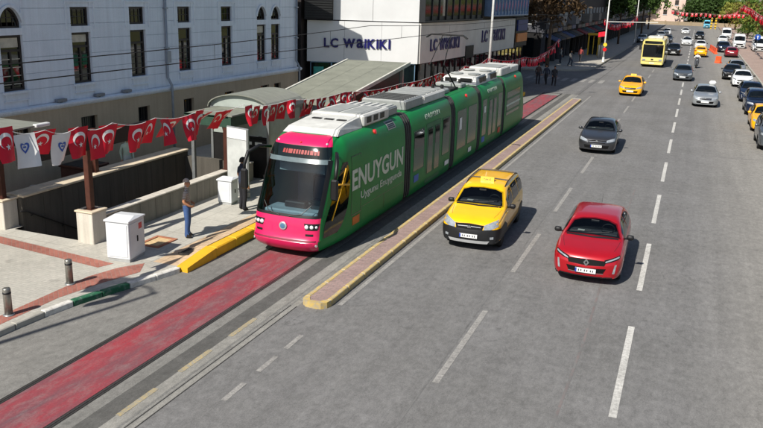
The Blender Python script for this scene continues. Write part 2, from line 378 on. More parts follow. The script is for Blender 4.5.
# tar seams and an old rusty stain line
M_seam = worn_paint('tar_seam', hx('#565553'), hx('#6d6c6a'), 0.33, 0.56, 3); M_stain = worn_paint('rust_stain', hx('#746360'), hx('#6b6a68'), 0.32, 0.55, 2.2)
def strip(name, m, pts, wd, z):
    n = len(pts); sheet(name, m, [(p[0] - wd / 2, p[1]) for p in pts] + [(p[0] + wd / 2, p[1]) for p in reversed(pts)], z, road)
_a, _b = G(601, 284), G(553, 424); strip('stain_line', M_stain, [(_b.x, _b.y - 3), (_b.x, _b.y), ((_a.x + _b.x) / 2 + .05, (_a.y + _b.y) / 2), (_a.x, _a.y), (_a.x + .02, _a.y + 12)], .05, .003)
strip('tar_seam', M_seam, [(-3.93, 0), (-3.9, 12), (-3.95, 25), (-3.9, 60)], .035, .003)
for _k, (_p, _q) in enumerate((((-6.8, 44.0), (5.5, 46.2)), ((1.2, 40.5), (5.4, 41.2)), ((-.2, 92.0), (5.8, 94.0)))):
    sheet('tar_seam', M_seam, [_p, _q, (_q[0], _q[1] + .06), (_p[0], _p[1] + .05)], .0032, road)
# zebra crossing over the side street mouth
for k in range(9):
    x0 = -14.2 + k * 0.82; sheet('crossing_bar', M_fade, rect(x0, x0 + 0.42, 72.6, 75.6), 0.002, side)
# ---- sidewalk (top at 0.12) with kerb line
ZS = 0.12
kline = [(-12.85, -12), (-12.75, 6), (-12.68, 10), (-12.58, 12), (-12.42, 13), (-12.12, 14.1), (-11.82, 15.05), (-11.6, 15.9)]
sw = sheet('sidewalk', M_pave, [(-70, -12)] + kline + [(-11.72, 16.2), (-11.72, 60.5), (-13.2, 62.0), (-70, 62.0), (-70, 25.0), (PX1, 25.0), (PX1, PY0), (PX0, PY0), (PX0, 24.999), (-70, 24.999)], ZS, kind='structure')
sheet('red_paver_band', M_brick, [(-13.2, -12), (-12.9, -12), (-12.86, 8), (-12.86, 13.0), (-12.62, 14.2), (-12.3, 15.2), (-12.62, 15.8), (-13.0, 15.2), (-13.22, 14.4)], ZS + 0.004, sw)
sheet('red_paver_band', M_brick, [(-19.5, 15.62), (-13.45, 15.0), (-13.3, 15.42), (-19.5, 16.02)], ZS + 0.005, sw)
sheet('stair_landing', M_slab, [(-19.5, 16.05), (-15.4, 15.66), (-14.9, 16.5), (-19.5, 16.54)], ZS + 0.004, sw)
sheet('slab_strip', M_slab, [(-14.85, 16.6), (-13.9, 15.75), (-12.55, 15.9), (-12.45, 45), (-14.85, 45)], ZS + 0.003, sw)
# tree pit with brick-coloured frame beside the cabinet
p = MB(); a0, a1, b0, b1 = -13.75, -13.05, 16.95, 17.85
for q in ((a0, a1, b0, b0 + .09), (a0, a1, b1 - .09, b1), (a0, a0 + .09, b0 + .09, b1 - .09), (a1 - .09, a1, b0 + .09, b1 - .09)):
    p.box(q[0], q[1], q[2], q[3], ZS - 0.02, ZS + 0.035)
tp = p.build('tree_pit', mat('pit_frame', '#a06a50', 0.8, var=0.2), None)
tag(tp, 'small square pit with reddish frame and sandy fill behind the white cabinet', 'tree pit')
sheet('sand_fill', mat('sand', '#c0a67c', 0.9, var=0.2, scale=9, bump=0.4), rect(a0 + .08, a1 - .08, b0 + .08, b1 - .08), ZS + 0.012, tp)
# kerb stones along the curve
kb = empty('kerb', (0, 0, 0)); kb['kind'] = 'structure'
def along(poly, step):
    out = []; carry = 0.0
    pts = [Vector((p[0], p[1], 0)) for p in poly]; L = [0]
    for a, b in zip(pts, pts[1:]): L.append(L[-1] + (b - a).length)
    def at(s):
        for i in range(len(L) - 1):
            if s <= L[i + 1] + 1e-9: return pts[i].lerp(pts[i + 1], (s - L[i]) / (L[i + 1] - L[i]))
        return pts[-1]
    n = int(L[-1] / step); st = L[-1] / n
    return [(at(i * st), at((i + 1) * st)) for i in range(n)]
kmesh = {}
for (a, b) in along(kline, 0.75):
    if b.y < 4: continue
    d = b - a; ln = d.length
    mm = M_kgreen if (a.y > 12.45 and b.y < 14.45) else (M_kwhite if a.y > 11.6 else M_kgrey)
    key = (round(ln, 2), mm.name)
    if key not in kmesh: kmesh[key] = MB().box(-0.17, 0.0, 0.006, ln - 0.006, -0.05, 0.135, 0, 0.02).mesh('kerb_stone', mm)
    o = link('kerb_stone', kmesh[key], kb, (a.x + 0.02, a.y, 0), (0, 0, math.atan2(-d.x, d.y)))
# platform edge stones, painted yellow, the first one ramps down
pe = empty('platform_edge', (0, 0, 0)); pe['kind'] = 'structure'
MB().add([(-11.72, 15.95, 0), (-11.40, 15.95, 0), (-11.40, 15.95, 0.13), (-11.72, 15.95, 0.14), (-11.72, 17.3, 0), (-11.40, 17.3, 0), (-11.40, 17.3, 0.28), (-11.72, 17.3, 0.30)],
         [(0, 1, 2, 3), (4, 7, 6, 5), (3, 2, 6, 7), (1, 5, 6, 2), (0, 3, 7, 4), (0, 4, 5, 1)]).build('ramp_stone', M_kyel, pe)
ym = MB().box(-11.72, -11.40, 0.006, 0.994, 0, 0.29, 0, 0.03).mesh('edge_stone', M_kyel)
for k in range(42): link('edge_stone', ym, pe, (0, 17.31 + k * 1.0, 0))
MB().add([(-11.73, 16.0, ZS), (-12.5, 16.0, ZS), (-11.73, 17.4, 0.285), (-12.5, 17.4, ZS + 0.01), (-11.73, 60, 0.285), (-12.5, 60, ZS + 0.01)],
         [(0, 1, 3, 2), (2, 3, 5, 4)]).build('tactile_strip', paving('tactile', hx('#c2a98a'), hx('#b79d7f'), hx('#a08a70'), 0.3, 0.3, 0, 0.012, offset=0.0), pe)
# drain grate
gr = MB()
for i in range(6): gr.box(-12.2 + i * 0.05, -12.17 + i * 0.05, 16.75, 17.15, 0.13, 0.2)
gr.box(-12.23, -11.9, 16.72, 16.75, .13, .2).box(-12.23, -11.9, 17.15, 17.18, .13, .2)
tag(gr.build('drain_grate', mat('grate_iron', '#3a3836', 0.6, 0.5)), 'small dark iron drain grate set beside the yellow platform edge', 'drain grate')
# ---- median island
med = empty('median_island', (0, 0, 0)); med['kind'] = 'structure'
MX0, MX1, MY0, MY1 = -7.82, -7.14, 15.25, 58.5
sheet('median_paving', M_medpave, [(MX0 + .1, MY0 + .25), (MX0 + .22, MY0 + .12), (MX1 - .22, MY0 + .12), (MX1 - .1, MY0 + .25), (MX1 - .1, MY1), (MX0 + .1, MY1)], 0.135, med)
lm = MB().box(0, 0.12, 0.005, 0.995, -0.02, 0.15, 0, 0.015).mesh('kerb_stone', M_kyelw)
lb = MB().box(0, 0.12, 0.005, 0.995, -0.02, 0.15, 0, 0.015).mesh('kerb_stone', [M_kyelw]); 
nk = int(MY1 - MY0 - 0.3)
for k in range(nk):
    yy = MY0 + 0.32 + k * (MY1 - MY0 - 0.32) / nk
    link('kerb_stone', lm, med, (MX0, yy, 0)); link('kerb_stone', lm, med, (MX1 - 0.12, yy, 0))
MB().prism([(MX0, MY0 + .31), (MX0 + .03, MY0 + .14), (MX0 + .14, MY0 + .03), (MX0 + .28, MY0), (MX1 - .28, MY0), (MX1 - .14, MY0 + .03), (MX1 - .03, MY0 + .14), (MX1, MY0 + .31), (MX1 - .12, MY0 + .31), (MX1 - .22, MY0 + .13), (MX0 + .22, MY0 + .13), (MX0 + .12, MY0 + .31)], 'z', -0.02, 0.15).build('kerb_end', M_kyelw, med)
MB().prism([(MX0, MY1 + .005), (MX1, MY1 + .005), (MX1 - .1, MY1 + .35), (MX0 + .1, MY1 + .35)], 'z', -0.02, 0.15).build('kerb_end', M_kgrey, med)
# ---- far sidewalk corner across the side street, and the sidewalk on the right
M_fpave = paving('far_pavers', hx('#a39e93'), hx('#aca79c'), hx('#86827a'), 0.4, 0.4, 0, 0.01, offset=0)
fs = sheet('sidewalk_far', M_fpave, [(-60, 80.5), (-15, 81.2), (-11.2, 84.2), (-9.9, 86.5), (-9.75, 92), (-9.75, 330), (-60, 330)], 0.14, kind='structure')
fk = [(-40, 80.4), (-15, 81.0), (-11.1, 84.0), (-9.75, 86.4), (-9.6, 92), (-9.6, 140)]
fkm = {}
for (a, b) in along(fk, 1.0):
    d = b - a; ln = round(d.length, 2)
    if ln not in fkm: fkm[ln] = MB().box(-0.18, 0.0, 0.006, ln - 0.006, -0.05, 0.16, 0, 0.02).mesh('kerb_stone', M_kgrey)
    link('kerb_stone', fkm[ln], fs, (a.x, a.y, 0), (0, 0, math.atan2(-d.x, d.y)))
M_rp = paving('right_pavers', hx('#a08b80'), hx('#968176'), hx('#8a7d75'), 0.3, 0.15, 0, 0.01)
rs = sheet('sidewalk_right', M_rp, rect(6.45, 14, 30, 330), 0.13, kind='structure')
rkm = MB().box(0, 0.16, 0.005, 0.995, -0.05, 0.15, 0, 0.02).mesh('kerb_stone', M_kgrey)
for k in range(90): link('kerb_stone', rkm, rs, (6.29, 60 + k, 0))
sheet('grass_verge', mat('verge', '#6b6a3c', 0.95, var=0.35, scale=1.5), rect(14, 120, 30, 400), 0.02, None, 'structure')
# ================================================================== UNDERPASS STAIR
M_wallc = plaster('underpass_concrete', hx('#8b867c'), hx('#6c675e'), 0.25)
M_wallin = plaster('shaded_concrete', hx('#57534c'), hx('#45423c'), 0.25)  # darker copy of the wall concrete, shade of the stairwell painted in
M_coping = mat('coping_stone', '#c6b79f', 0.75, var=0.14, scale=4, bump=0.1)
M_pier = plaster('pier_render', hx('#c4beb2'), hx('#9c958a'), 0.2)
M_brown = mat('brown_steel', '#4b2a20', 0.5, 0.2, var=0.25, scale=6)
M_charc = mat('charcoal_metal', '#1d1c1c', 0.55, 0.3, var=0.2, scale=4)
M_tiled = mat('stair_stone', '#8f897f', 0.8, var=0.15)
ST = empty('stair_entrance', (-16.5, 16.55, 0), 0, 'sunken underpass stair with concrete side walls behind the brown posts', 'staircase')
def S(x): return x + 16.5
def T(y): return y - 16.55
def sbx(name, m, x0, x1, y0, y1, z0, z1, bev=0.0, parent=None): return bx(name, m, parent or ST, S(x0), S(x1), T(y0), T(y1), z0, z1, bev)
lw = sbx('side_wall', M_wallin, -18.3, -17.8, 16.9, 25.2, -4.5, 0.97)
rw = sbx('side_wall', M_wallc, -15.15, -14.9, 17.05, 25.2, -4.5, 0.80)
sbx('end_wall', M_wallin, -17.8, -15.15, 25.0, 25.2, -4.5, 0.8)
for k in range(6):
    y0 = 16.92 + k * 1.38; sbx('coping', M_coping, -18.42, -17.75, y0 + .004, y0 + 1.375, 0.97, 1.045, 0.012)
for k in range(6):
    y0 = 17.05 + k * 1.36; sbx('coping', M_pier, -15.19, -14.86, y0 + .004, y0 + 1.355, 0.80, 0.85, 0.01)
for k in range(22):
    sbx('step', M_tiled, -17.8, -15.15, 16.56 + k * 0.3, 16.86 + k * 0.3, -4.5, 0.12 - (k + 1) * 0.165)
sbx('landing', M_tiled, -17.8, -15.15, 23.16, 25.0, -4.5, -3.6)
# wall joints: form-board strips proud of the shaded walls
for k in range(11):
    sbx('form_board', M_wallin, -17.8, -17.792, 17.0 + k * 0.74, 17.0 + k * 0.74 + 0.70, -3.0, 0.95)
for k in range(11):
    sbx('form_board', M_wallc, -14.9, -14.89, 17.1 + k * 0.74, 17.1 + k * 0.74 + 0.71, 0.1, 0.78)
hr = MB().tube([(S(-17.72), T(16.75), 0.62), (S(-17.72), T(17.0), 0.55), (S(-17.72), T(22.5), -2.4)], 0.025, 8)
for k in range(5):
    yy = 17.2 + k * 1.2; zz = 0.55 - (yy - 17.0) * 0.536
    hr.tube([(S(-17.8), T(yy), zz - 0.08), (S(-17.72), T(yy), zz - 0.02)], 0.012, 6)
hr.build('handrail', M_charc, ST, True)
for nm, (x0, x1, y0, y1, h) in (('pier', (-15.36, -14.80, 16.42, 17.0, 1.0)), ('pier', (-18.5, -17.95, 16.35, 16.88, 0.95))):
    pr = sbx(nm, M_pier, x0, x1, y0, y1, 0.1, h, 0.015)
    bx('cap', M_coping, pr, S(x0) - .03, S(x1) + .03, T(y0) - .03, T(y1) + .03, h, h + 0.05, 0.012)
# ---- canopy over the stair: brown posts, dark fascia, grey roof sheet
CP = empty('stair_canopy', (-16.5, 16.6, 0), 0, 'dark fascia canopy on brown steel posts over the underpass stair', 'canopy')
def C(x): return x + 16.5
def D(y): return y - 16.6
for (x, y, z0, z1) in ((-15.08, 16.7, 1.05, 3.2), (-18.2, 16.6, 1.0, 3.4), (-18.1, 20.4, 1.045, 2.5), (-15.02, 23.6, 0.85, 2.7)):
    q = MB().box(C(x) - .085, C(x) + .085, D(y) - .085, D(y) + .085, z0, z1, 0, 0.012).build('post', M_brown, CP)
    MB().box(C(x) - .14, C(x) + .14, D(y) - .14, D(y) + .14, z0, z0 + 0.018).build('base_plate', M_brown, q)
bx('fascia', M_charc, CP, C(-15.02), C(-14.94), D(14.2), D(19.2), 2.74, 3.20)
M_poly = mat('polycarbonate_grey', '#7e8076', 0.45, var=0.15, scale=2.0, stretch=(1, 4, 1))
for k in range(4):
    bx('roof_sheet', M_poly, CP, C(-21.5) + k * 1.42, C(-21.5) + k * 1.42 + 1.40, D(14.2), D(16.15), 3.42, 3.46)
bx('gutter_cap', mat('white_metal', '#cfd0ce', 0.5, 0.1), CP, C(-15.92), C(-15.78), D(15.7), D(16.2), 3.40, 3.49, 0.02)
for x, y in ((-21.2, 14.4), (-21.2, 15.9)):
    bx('post', M_brown, CP, C(x) - .07, C(x) + .07, D(y) - .07, D(y) + .07, 0.12, 3.42)
# floodlight box and dark crate on the plaza behind the ledge
fl = empty('floodlight', (-18.9, 18.7, ZS), R_(35), 'grey boxy floodlight standing on the plaza behind the stone ledge', 'floodlight')
bx('housing', mat('flood_grey', '#9b9890', 0.5, 0.2), fl, -.3, .3, -.12, .14, 0.25, 0.72, 0.03)
bx('lens', mat('flood_glass', '#c9ccc8', 0.15), fl, -.25, .25, -.135, -.122, 0.3, 0.67)
MB().tube([(-.33, 0, .45), (-.33, 0, 0.02), (.33, 0, 0.02), (.33, 0, .45)], 0.02, 6).build('bracket', M_charc, fl)
kc = empty('planter_box', (-19.3, 21.2, ZS), 0, 'reddish brown boxy planter on the plaza by the white building', 'planter')
bx('box', mat('planter_wood', '#4a2c24', 0.7, var=0.2), kc, -.55, .55, -.55, .55, 0, 0.85, 0.02); bx('rim', M_brown, kc, -.6, .6, -.6, .6, 0.85, 0.92, 0.02)
bx('soil', M_gutter, kc, -.5, .5, -.5, .5, 0.92, 0.93)
# ---- vaulted lift house
LH = empty('lift_entrance', (-15.6, 23.6, 0), 0, 'glazed entrance kiosk with rounded translucent roof beside the tram stop', 'kiosk')
M_glassp = mat('frosted_panel', '#9ba39d', 0.25, var=0.12, scale=2)
M_galv = mat('galvanised', '#8d9090', 0.45, 0.6, var=0.15, scale=5)
hx0, hx1, hy0, hy1 = -1.3, 1.15, 2.0, 4.6
for x in (hx0, hx1):
    for y in (hy0, hy1): bx('post', M_galv, LH, x - .05, x + .05, y - .05, y + .05, ZS, 2.75)
bx('glass_panel', M_glassp, LH, hx0 + .06, hx1 - .06, hy0 - .015, hy0 + .015, 1.75, 2.6)
bx('wall_panel', M_charc, LH, hx0 + .06, hx1 - .06, hy0 - .02, hy0 + .02, ZS, 1.72)
bx('glass_panel', M_glassp, LH, hx1 - .015, hx1 + .015, hy0 + .06, hy1 - .06, 0.4, 2.6)
bx('glass_panel', M_glassp, LH, hx0 - .015, hx0 + .015, hy0 + .06, hy1 - .06, 0.4, 2.6)
bx('beam', M_galv, LH, hx0 - .06, hx1 + .06, hy0 - .06, hy1 + .06, 2.62, 2.75)
arc = []; n = 12
for i in range(n + 1):
    t = math.pi * i / n; arc.append(((hx0 + hx1) / 2 - 1.34 * math.cos(t), 2.75 + 0.52 * math.sin(t)))
for i in range(n):
    a, b = arc[i], arc[i + 1]
    MB().prism([a, b, (b[0] * .985, b[1] - .03), (a[0] * .985, a[1] - .03)], 'y', hy0 - .15, hy1 + .15).build('roof_panel', M_poly, LH)
MB().prism(arc, 'y', hy0, hy0 + .03).build('gable', M_glassp, LH)
sb_ = bx('name_board', M_charc, LH, 0.1, 1.1, hy0 - .09, hy0 - .03, 1.32, 1.62)
for _k, (_a, _w) in enumerate(((.16, .16), (.36, .12), (.62, .3))): bx('pale_mark', mat('sign_white', '#d8d8d4', 0.6, var=0), sb_, _a, _a + _w, hy0 - .096, hy0 - .09, 1.42, 1.53)
# ---- long flat roof with green fascia, and the sloping slab beyond
TC = empty('tram_stop_canopy', (-14.8, 24.4, 0), 0, 'long low canopy with dark green fascia beside the tram', 'canopy')
M_gfas = mat('green_fascia', '#2c4538', 0.5, 0.1, var=0.2, scale=3)
M_groof = mat('grey_green_roof', '#77796d', 0.7, var=0.16, scale=1.6, speck=0.1, spscale=30)
bx('fascia', M_gfas, TC, -.04, .04, -0.9, 9.3, 2.38, 2.76)
bx('fascia', M_gfas, TC, -1.9, -.04, -0.9, -.82, 2.38, 2.76)
bx('edge_trim', M_poly, TC, -.06, .10, -0.92, 9.32, 2.76, 2.81)
for k in range(7): bx('roof_panel', M_groof, TC, -1.9, -.07, -0.9 + k * 1.46, -0.9 + k * 1.46 + 1.44, 2.70, 2.75)
for y in (-.6, 4.2, 9.0): bx('post', M_galv, TC, -.25, -.13, y - .06, y + .06, ZS, 2.7); 
for y in (-.6, 4.2, 9.0): bx('post', M_galv, TC, -1.8, -1.68, y - .06, y + .06, ZS, 2.7)
SR = empty('sloping_roof', (-14.4, 33.0, 0), 0, 'broad grey green slab roof sloping down toward the tram stop', 'canopy')
A_ = (-1.75, -4.4, 2.72); B_ = (1.15, -4.4, 2.72); C_ = (1.45, 3.85, 3.86); D_ = (-1.55, 3.35, 3.86)
def slab(mb, q, th):
    vs = [Vector(p) for p in q]; mb.add([*vs, *[v - Vector((0, 0, th)) for v in vs]], [(0, 1, 2, 3), (7, 6, 5, 4), (0, 4, 5, 1), (1, 5, 6, 2), (2, 6, 7, 3), (3, 7, 4, 0)])
def lerp4(s, t):
    a = Vector(A_).lerp(Vector(B_), s); b = Vector(D_).lerp(Vector(C_), s); return a.lerp(b, t)
for i in range(3):
    mb = MB(); s0, s1 = i / 3 + .002, (i + 1) / 3 - .002; slab(mb, [lerp4(s0, 0), lerp4(s1, 0), lerp4(s1, 1), lerp4(s0, 1)], 0.08); mb.build('roof_panel', M_groof, SR)
M_trim = mat('pale_trim', '#b9b8ae', 0.6, var=0.1)
for s0, s1 in ((-.035, -.003), (1.003, 1.035)):
    mb = MB(); q = [lerp4(s0, 0), lerp4(s1, 0), lerp4(s1, 1), lerp4(s0, 1)]; slab(mb, [p + Vector((0, 0, .04)) for p in q], 0.16); mb.build('edge_trim', M_trim, SR)
for s in (.05, .95):
    for t in (.04, .95):
        p = lerp4(s, t); bx('post', M_galv, SR, p.x - .07, p.x + .07, p.y - .07, p.y + .07, ZS, p.z - .09)
MB().add([(1.3, 3.0, ZS), (1.3, 3.0, 3.62), (1.12, -2.5, ZS), (1.12, -2.5, 2.9), (1.2, 3.0, ZS), (1.2, 3.0, 3.62), (1.02, -2.5, ZS), (1.02, -2.5, 2.9)], [(0, 2, 3, 1), (4, 5, 7, 6), (0, 4, 6, 2), (1, 3, 7, 5), (0, 1, 5, 4), (2, 6, 7, 3)]).build('side_panel', M_charc, SR)
# ---- display panel at the platform
DP = empty('display_panel', (-14.15, 22.95, ZS), R_(-14), 'tall pale display panel in a metal frame on the platform', 'display panel')
M_ad = mat('poster_pale', '#b4b7b4', 0.35, var=0.22, scale=1.4)
MB().box(-.52, .52, -.06, .06, 0.0, 0.22, 0, .02).build('base', M_galv, DP)
MB().box(-.52, .52, -.05, .05, 0.22, 2.42, 0, .03).build('frame', M_galv, DP)
bx('poster', M_ad, DP, -.46, .46, -.062, -.052, .3, 2.0); bx('header', mat('header_white', '#d6d7d5', .5, var=.05), DP, -.46, .46, -.064, -.052, 2.02, 2.38)
# ================================================================== BUILDINGS
class Fr:
    def __init__(s, o, u, n, base=(0, 0, 0)):
        s.o = Vector((o[0], o[1], 0)) - Vector((base[0], base[1], 0)); s.u = Vector((u[0], u[1], 0)).normalized(); s.n = Vector((n[0], n[1], 0)).normalized()
    def P(s, a, d, z): p = s.o + s.u * a + s.n * d; return (p.x, p.y, z)
    def box(s, mb, s0, s1, d0, d1, z0, z1, mi=0):
        vs = [s.P(a, d, z) for z in (z0, z1) for (a, d) in ((s0, d0), (s1, d0), (s1, d1), (s0, d1))]
        return mb.add(vs, [(0, 3, 2, 1), (4, 5, 6, 7), (0, 1, 5, 4), (1, 2, 6, 5), (2, 3, 7, 6), (3, 0, 4, 7)], mi)
    def prism(s, mb, poly, d0, d1, mi=0):
        n = len(poly); vs = [s.P(a, d0, z) for a, z in poly] + [s.P(a, d1, z) for a, z in poly]
        return mb.add(vs, [tuple(range(n))[::-1], tuple(range(n, 2 * n))] + [(i, (i + 1) % n, n + (i + 1) % n, n + i) for i in range(n)], mi)
    def part(s, name, m, parent, s0, s1, d0, d1, z0, z1):
        return s.box(MB(), s0, s1, d0, d1, z0, z1).build(name, m, parent)
# ---- white civic building on the left
M_white = plaster('white_stucco', hx('#d7e0ea'), hx('#bcc7d4'), 0.10)
M_beige = plaster('beige_render', hx('#b3a48c'), hx('#998b75'), 0.09)
M_trimw = plaster('white_trim', hx('#d9e1e9'), hx('#b9c3ce'), 0.12)
M_wood = mat('dark_window_wood', '#2c2522', 0.5, var=0.25, scale=10)
M_pane = mat('window_pane', '#141a1c', 0.04, spec=0.8, var=0.35, scale=1.3, coat=0.3)
M_blind = mat('window_blind', '#b9b4a4', 0.7, var=0.2, scale=4)
M_curt = mat('green_curtain', '#1f5b41', 0.8, var=0.3, scale=3)
M_pipe = mat('downpipe', '#8d949c', 0.5, 0.3, var=0.15)
WBo = (-20.14, 38.9)
WB = empty('civic_building', (WBo[0], WBo[1], 0), 0, 'white stuccoed building with beige base and pointed arch windows', 'building')
fw = Fr(WBo, (-0.02520631, -0.99968227), (0.99968227, -0.02520631), WBo)
SLEN = 30.0
# window columns: (s0, s1, arched)
cols = [(1.84, 2.74, True), (3.24, 4.10, True), (6.30, 7.19, False), (9.48, 10.39, False), (12.50, 13.41, False), (15.55, 16.47, False), (18.66, 19.58, True), (21.7, 22.6, False), (24.8, 25.7, False), (27.8, 28.7, True)]
ZL0, ZL1, ZU0, ZU1 = 3.60, 5.40, 5.62, 6.28
CB = 3.04; HC = 0.53
# core walls between and around the openings (0.22 thick, face at d=0)
edges = [0.0] + [e for c in cols for e in c[:2]] + [SLEN]
for i in range(0, len(edges), 2):
    a, b = edges[i], edges[i + 1]
    fw.part('wall', M_white, WB, a, b, -0.30, -0.03, CB, 9.2)
    z = CB + 0.03; k = 0
    while z < 7.2:
        pieces = [(a + (0.0 if i else 0.0), b)] if b - a < 2.6 else ([(a, (a + b) / 2 + (-0.45 if k % 2 else 0.45)), ((a + b) / 2 + (-0.45 if k % 2 else 0.45), b)])
        for (p, q) in pieces:
            if q - p > 0.05: fw.part('stone_course', M_white, WB, p + 0.006, q - 0.006, -0.03, 0.0, z, z + HC - 0.016)
        z += HC; k += 1
    fw.part('upper_wall', M_white, WB, a + .006, b - .006, -0.03, 0.0, z, 9.2)
def arch_pts(a, b, z0, z1, n=8):
    w = b - a; out = []
    for i in range(n + 1):
        t = i / n; ang = t * R_(62); r = w * 1.02
        out.append((b - w * 1.0 - 0 + 0, 0))
    # pointed arch: two arcs centred on the opposite springings
    pts = []
    hgt = z1 - z0
    for i in range(n + 1):
        t = i / n; x = a + (w / 2) * (1 - math.cos(t * math.pi / 2)) * 0.55 + (w / 2) * t * 0.45; zz = z0 + hgt * (0.28 + 0.72 * math.sin(t * math.pi / 2)) if i else z0 + hgt * 0.28
        pts.append((x, zz))
    return pts + [(a + b - x, zz) for x, zz in reversed(pts[:-1])]
for ci, (a, b, arched) in enumerate(cols):
    fw.part('wall', M_white, WB, a, b, -0.30, -0.012, CB, ZL0)
    fw.part('wall', M_white, WB, a, b, -0.30, -0.012, 6.28, 9.2)
    fw.part('spandrel', M_trimw, WB, a, b, -0.30, 0.006, ZL1, ZU0)
    if arched:
        ap = arch_pts(a, b, ZU0, ZU1); mid = len(ap) // 2
        mb = MB(); fw.prism(mb, ap[:mid + 1] + [(a, ZU1)], -0.30, -0.012); fw.prism(mb, [(b, ZU1)] + ap[mid:], -0.30, -0.012); mb.build('arch_wall', M_white, WB)
        mb = MB(); c = (a + b) / 2
        o2 = [(c + (x - c) * 1.22, ZU0 + (zz - ZU0) * 1.12) for x, zz in ap]
        for i in range(len(ap) - 1): fw.prism(mb, [ap[i], ap[i + 1], o2[i + 1], o2[i]], -0.0, 0.045)
        mb.build('hood_mould', M_trimw, WB)
    else:
        mb = MB()
        for (p, q, z0, z1) in ((a - .26, b + .26, 6.44, 6.50), (a - .26, a - .20, 5.50, 6.44), (b + .20, b + .26, 5.50, 6.44)): fw.box(mb, p, q, 0.0, 0.03, z0, z1)
        mb.build('hood_mould', M_trimw, WB)
    # sill and apron under the lower window
    fw.part('sill', M_trimw, WB, a - .07, b + .07, 0.0, 0.10, 3.52, 3.60)
    fw.part('apron', M_trimw, WB, a - .0, b + .0, 0.0, 0.035, 3.31, 3.52); fw.part('apron_lip', M_trimw, WB, a - .05, b + .05, 0.0, 0.06, 3.27, 3.31)
    # lower window
    mb = MB(); F = 0.075
    for (p, q, z0, z1) in ((a, a + F, ZL0, ZL1), (b - F, b, ZL0, ZL1), (a + F, b - F, ZL0, ZL0 + F), (a + F, b - F, ZL1 - F, ZL1), (a + F, b - F, 4.86, 4.94), ((a + b) / 2 - .035, (a + b) / 2 + .035, ZL0 + F, 4.86)):
        fw.box(mb, p, q, -0.18, -0.10, z0, z1)
    wn = mb.build('window', M_wood, WB)
    mb = MB()
    for k in range(4):
        zz = ZL0 + .2 + k * .27; fw.box(mb, a + F, (a + b) / 2 - .035, -0.16, -0.12, zz, zz + .025); fw.box(mb, (a + b) / 2 + .035, b - F, -0.16, -0.12, zz, zz + .025)
    if ci in (6,): mb.build('glazing_bar', M_blind, wn)
    else: mb.build('glazing_bar', M_wood, wn)
    fw.part('pane', M_pane, wn, a + F, b - F, -0.155, -0.145, ZL0 + F, ZL1 - F)
    if ci in (1, 5, 6): fw.part('blind', M_blind, wn, a + F + .02, b - F - .02, -0.143, -0.138, 5.0 if ci != 5 else 5.05, ZL1 - F - .02)
    if ci == 5:
        fw.part('curtain', M_curt, wn, a + F + .02, a + F + .26, -0.143, -0.138, 4.25, 4.6); fw.part('curtain', M_curt, wn, b - F - .28, b - F - .02, -0.143, -0.138, 4.2, 4.62)
    if ci in (2, 1): fw.part('blind', M_blind, wn, a + F + .2, a + F + .38, -0.143, -0.138, 3.75, 4.8)
    # upper window with lattice
    mb = MB()
    if arched:
        ap = arch_pts(a, b, ZU0, ZU1); c = (a + b) / 2; inn = [(c + (x - c) * .84, ZU0 + (zz - ZU0) * .9) for x, zz in ap]
        for i in range(len(ap) - 1): fw.prism(mb, [ap[i], ap[i + 1], inn[i + 1], inn[i]], -0.18, -0.10)
        fw.box(mb, a, b, -0.18, -0.10, ZU0, ZU0 + .06); fw.box(mb, a, a + .07, -.18, -.10, ZU0 + .06, ZU0 + .18); fw.box(mb, b - .07, b, -.18, -.10, ZU0 + .06, ZU0 + .18)
    else:
        for (p, q, z0, z1) in ((a, a + .07, ZU0, ZU1), (b - .07, b, ZU0, ZU1), (a + .07, b - .07, ZU0, ZU0 + .07), (a + .07, b - .07, ZU1 - .07, ZU1)): fw.box(mb, p, q, -0.18, -0.10, z0, z1)
    wn = mb.build('window', M_wood, WB)
    mb = MB()
    for k in (1, 2, 3):
        x = a + (b - a) * k / 4; fw.box(mb, x - .012, x + .012, -0.16, -0.125, ZU0 + .07, ZU1 - (.22 if (arched and k != 2) else .09))
    fw.box(mb, a + .07, b - .07, -0.158, -0.127, 5.93, 5.955)
    mb.build('glazing_bar', M_wood, wn)
    if arched: mb = MB(); fw.prism(mb, arch_pts(a + .02, b - .02, ZU0, ZU1 - .02), -0.155, -0.145); mb.build('pane', M_pane, wn)
    else: fw.part('pane', M_pane, wn, a + .06, b - .06, -0.155, -0.145, ZU0 + .06, ZU1 - .06)
# beige base with little windows
bw = [(1.87, 2.55, 1.58), (3.08, 3.88, 1.6), (6.35, 7.09, 1.7), (9.52, 10.25, 1.7), (12.51, 13.22, 1.75), (15.52, 16.36, 1.8), (18.7, 19.5, 1.8)]
be = [0.0] + [e for c in bw for e in c[:2]] + [SLEN]
for i in range(0, len(be), 2): fw.part('base_wall', M_beige, WB, be[i], be[i + 1], -0.30, 0.05, 0.0, 2.82)
for (a, b, z0) in bw:
    fw.part('base_wall', M_beige, WB, a, b, -0.30, 0.05, 2.38, 2.82); fw.part('base_wall', M_beige, WB, a, b, -0.30, 0.05, 0.0, z0)
    mb = MB()
    for (p, q, z1, z2) in ((a, a + .05, z0, 2.38), (b - .05, b, z0, 2.38), (a + .05, b - .05, z0, z0 + .05), (a + .05, b - .05, 2.33, 2.38)): fw.box(mb, p, q, -.16, -.08, z1, z2)
    for k in (1, 2, 3): x = a + (b - a) * k / 4; fw.box(mb, x - .01, x + .01, -.10, -.08, z0 + .05, 2.33)
    wn = mb.build('window', M_wood, WB); fw.part('pane', M_pane, wn, a + .05, b - .05, -.15, -.14, z0 + .05, 2.33)
mb = MB(); prof = [(-.28, 2.82), (.05, 2.82), (.09, 2.86), (.16, 2.88), (.20, 2.95), (.20, 3.0), (.10, 3.04), (-.28, 3.04)]
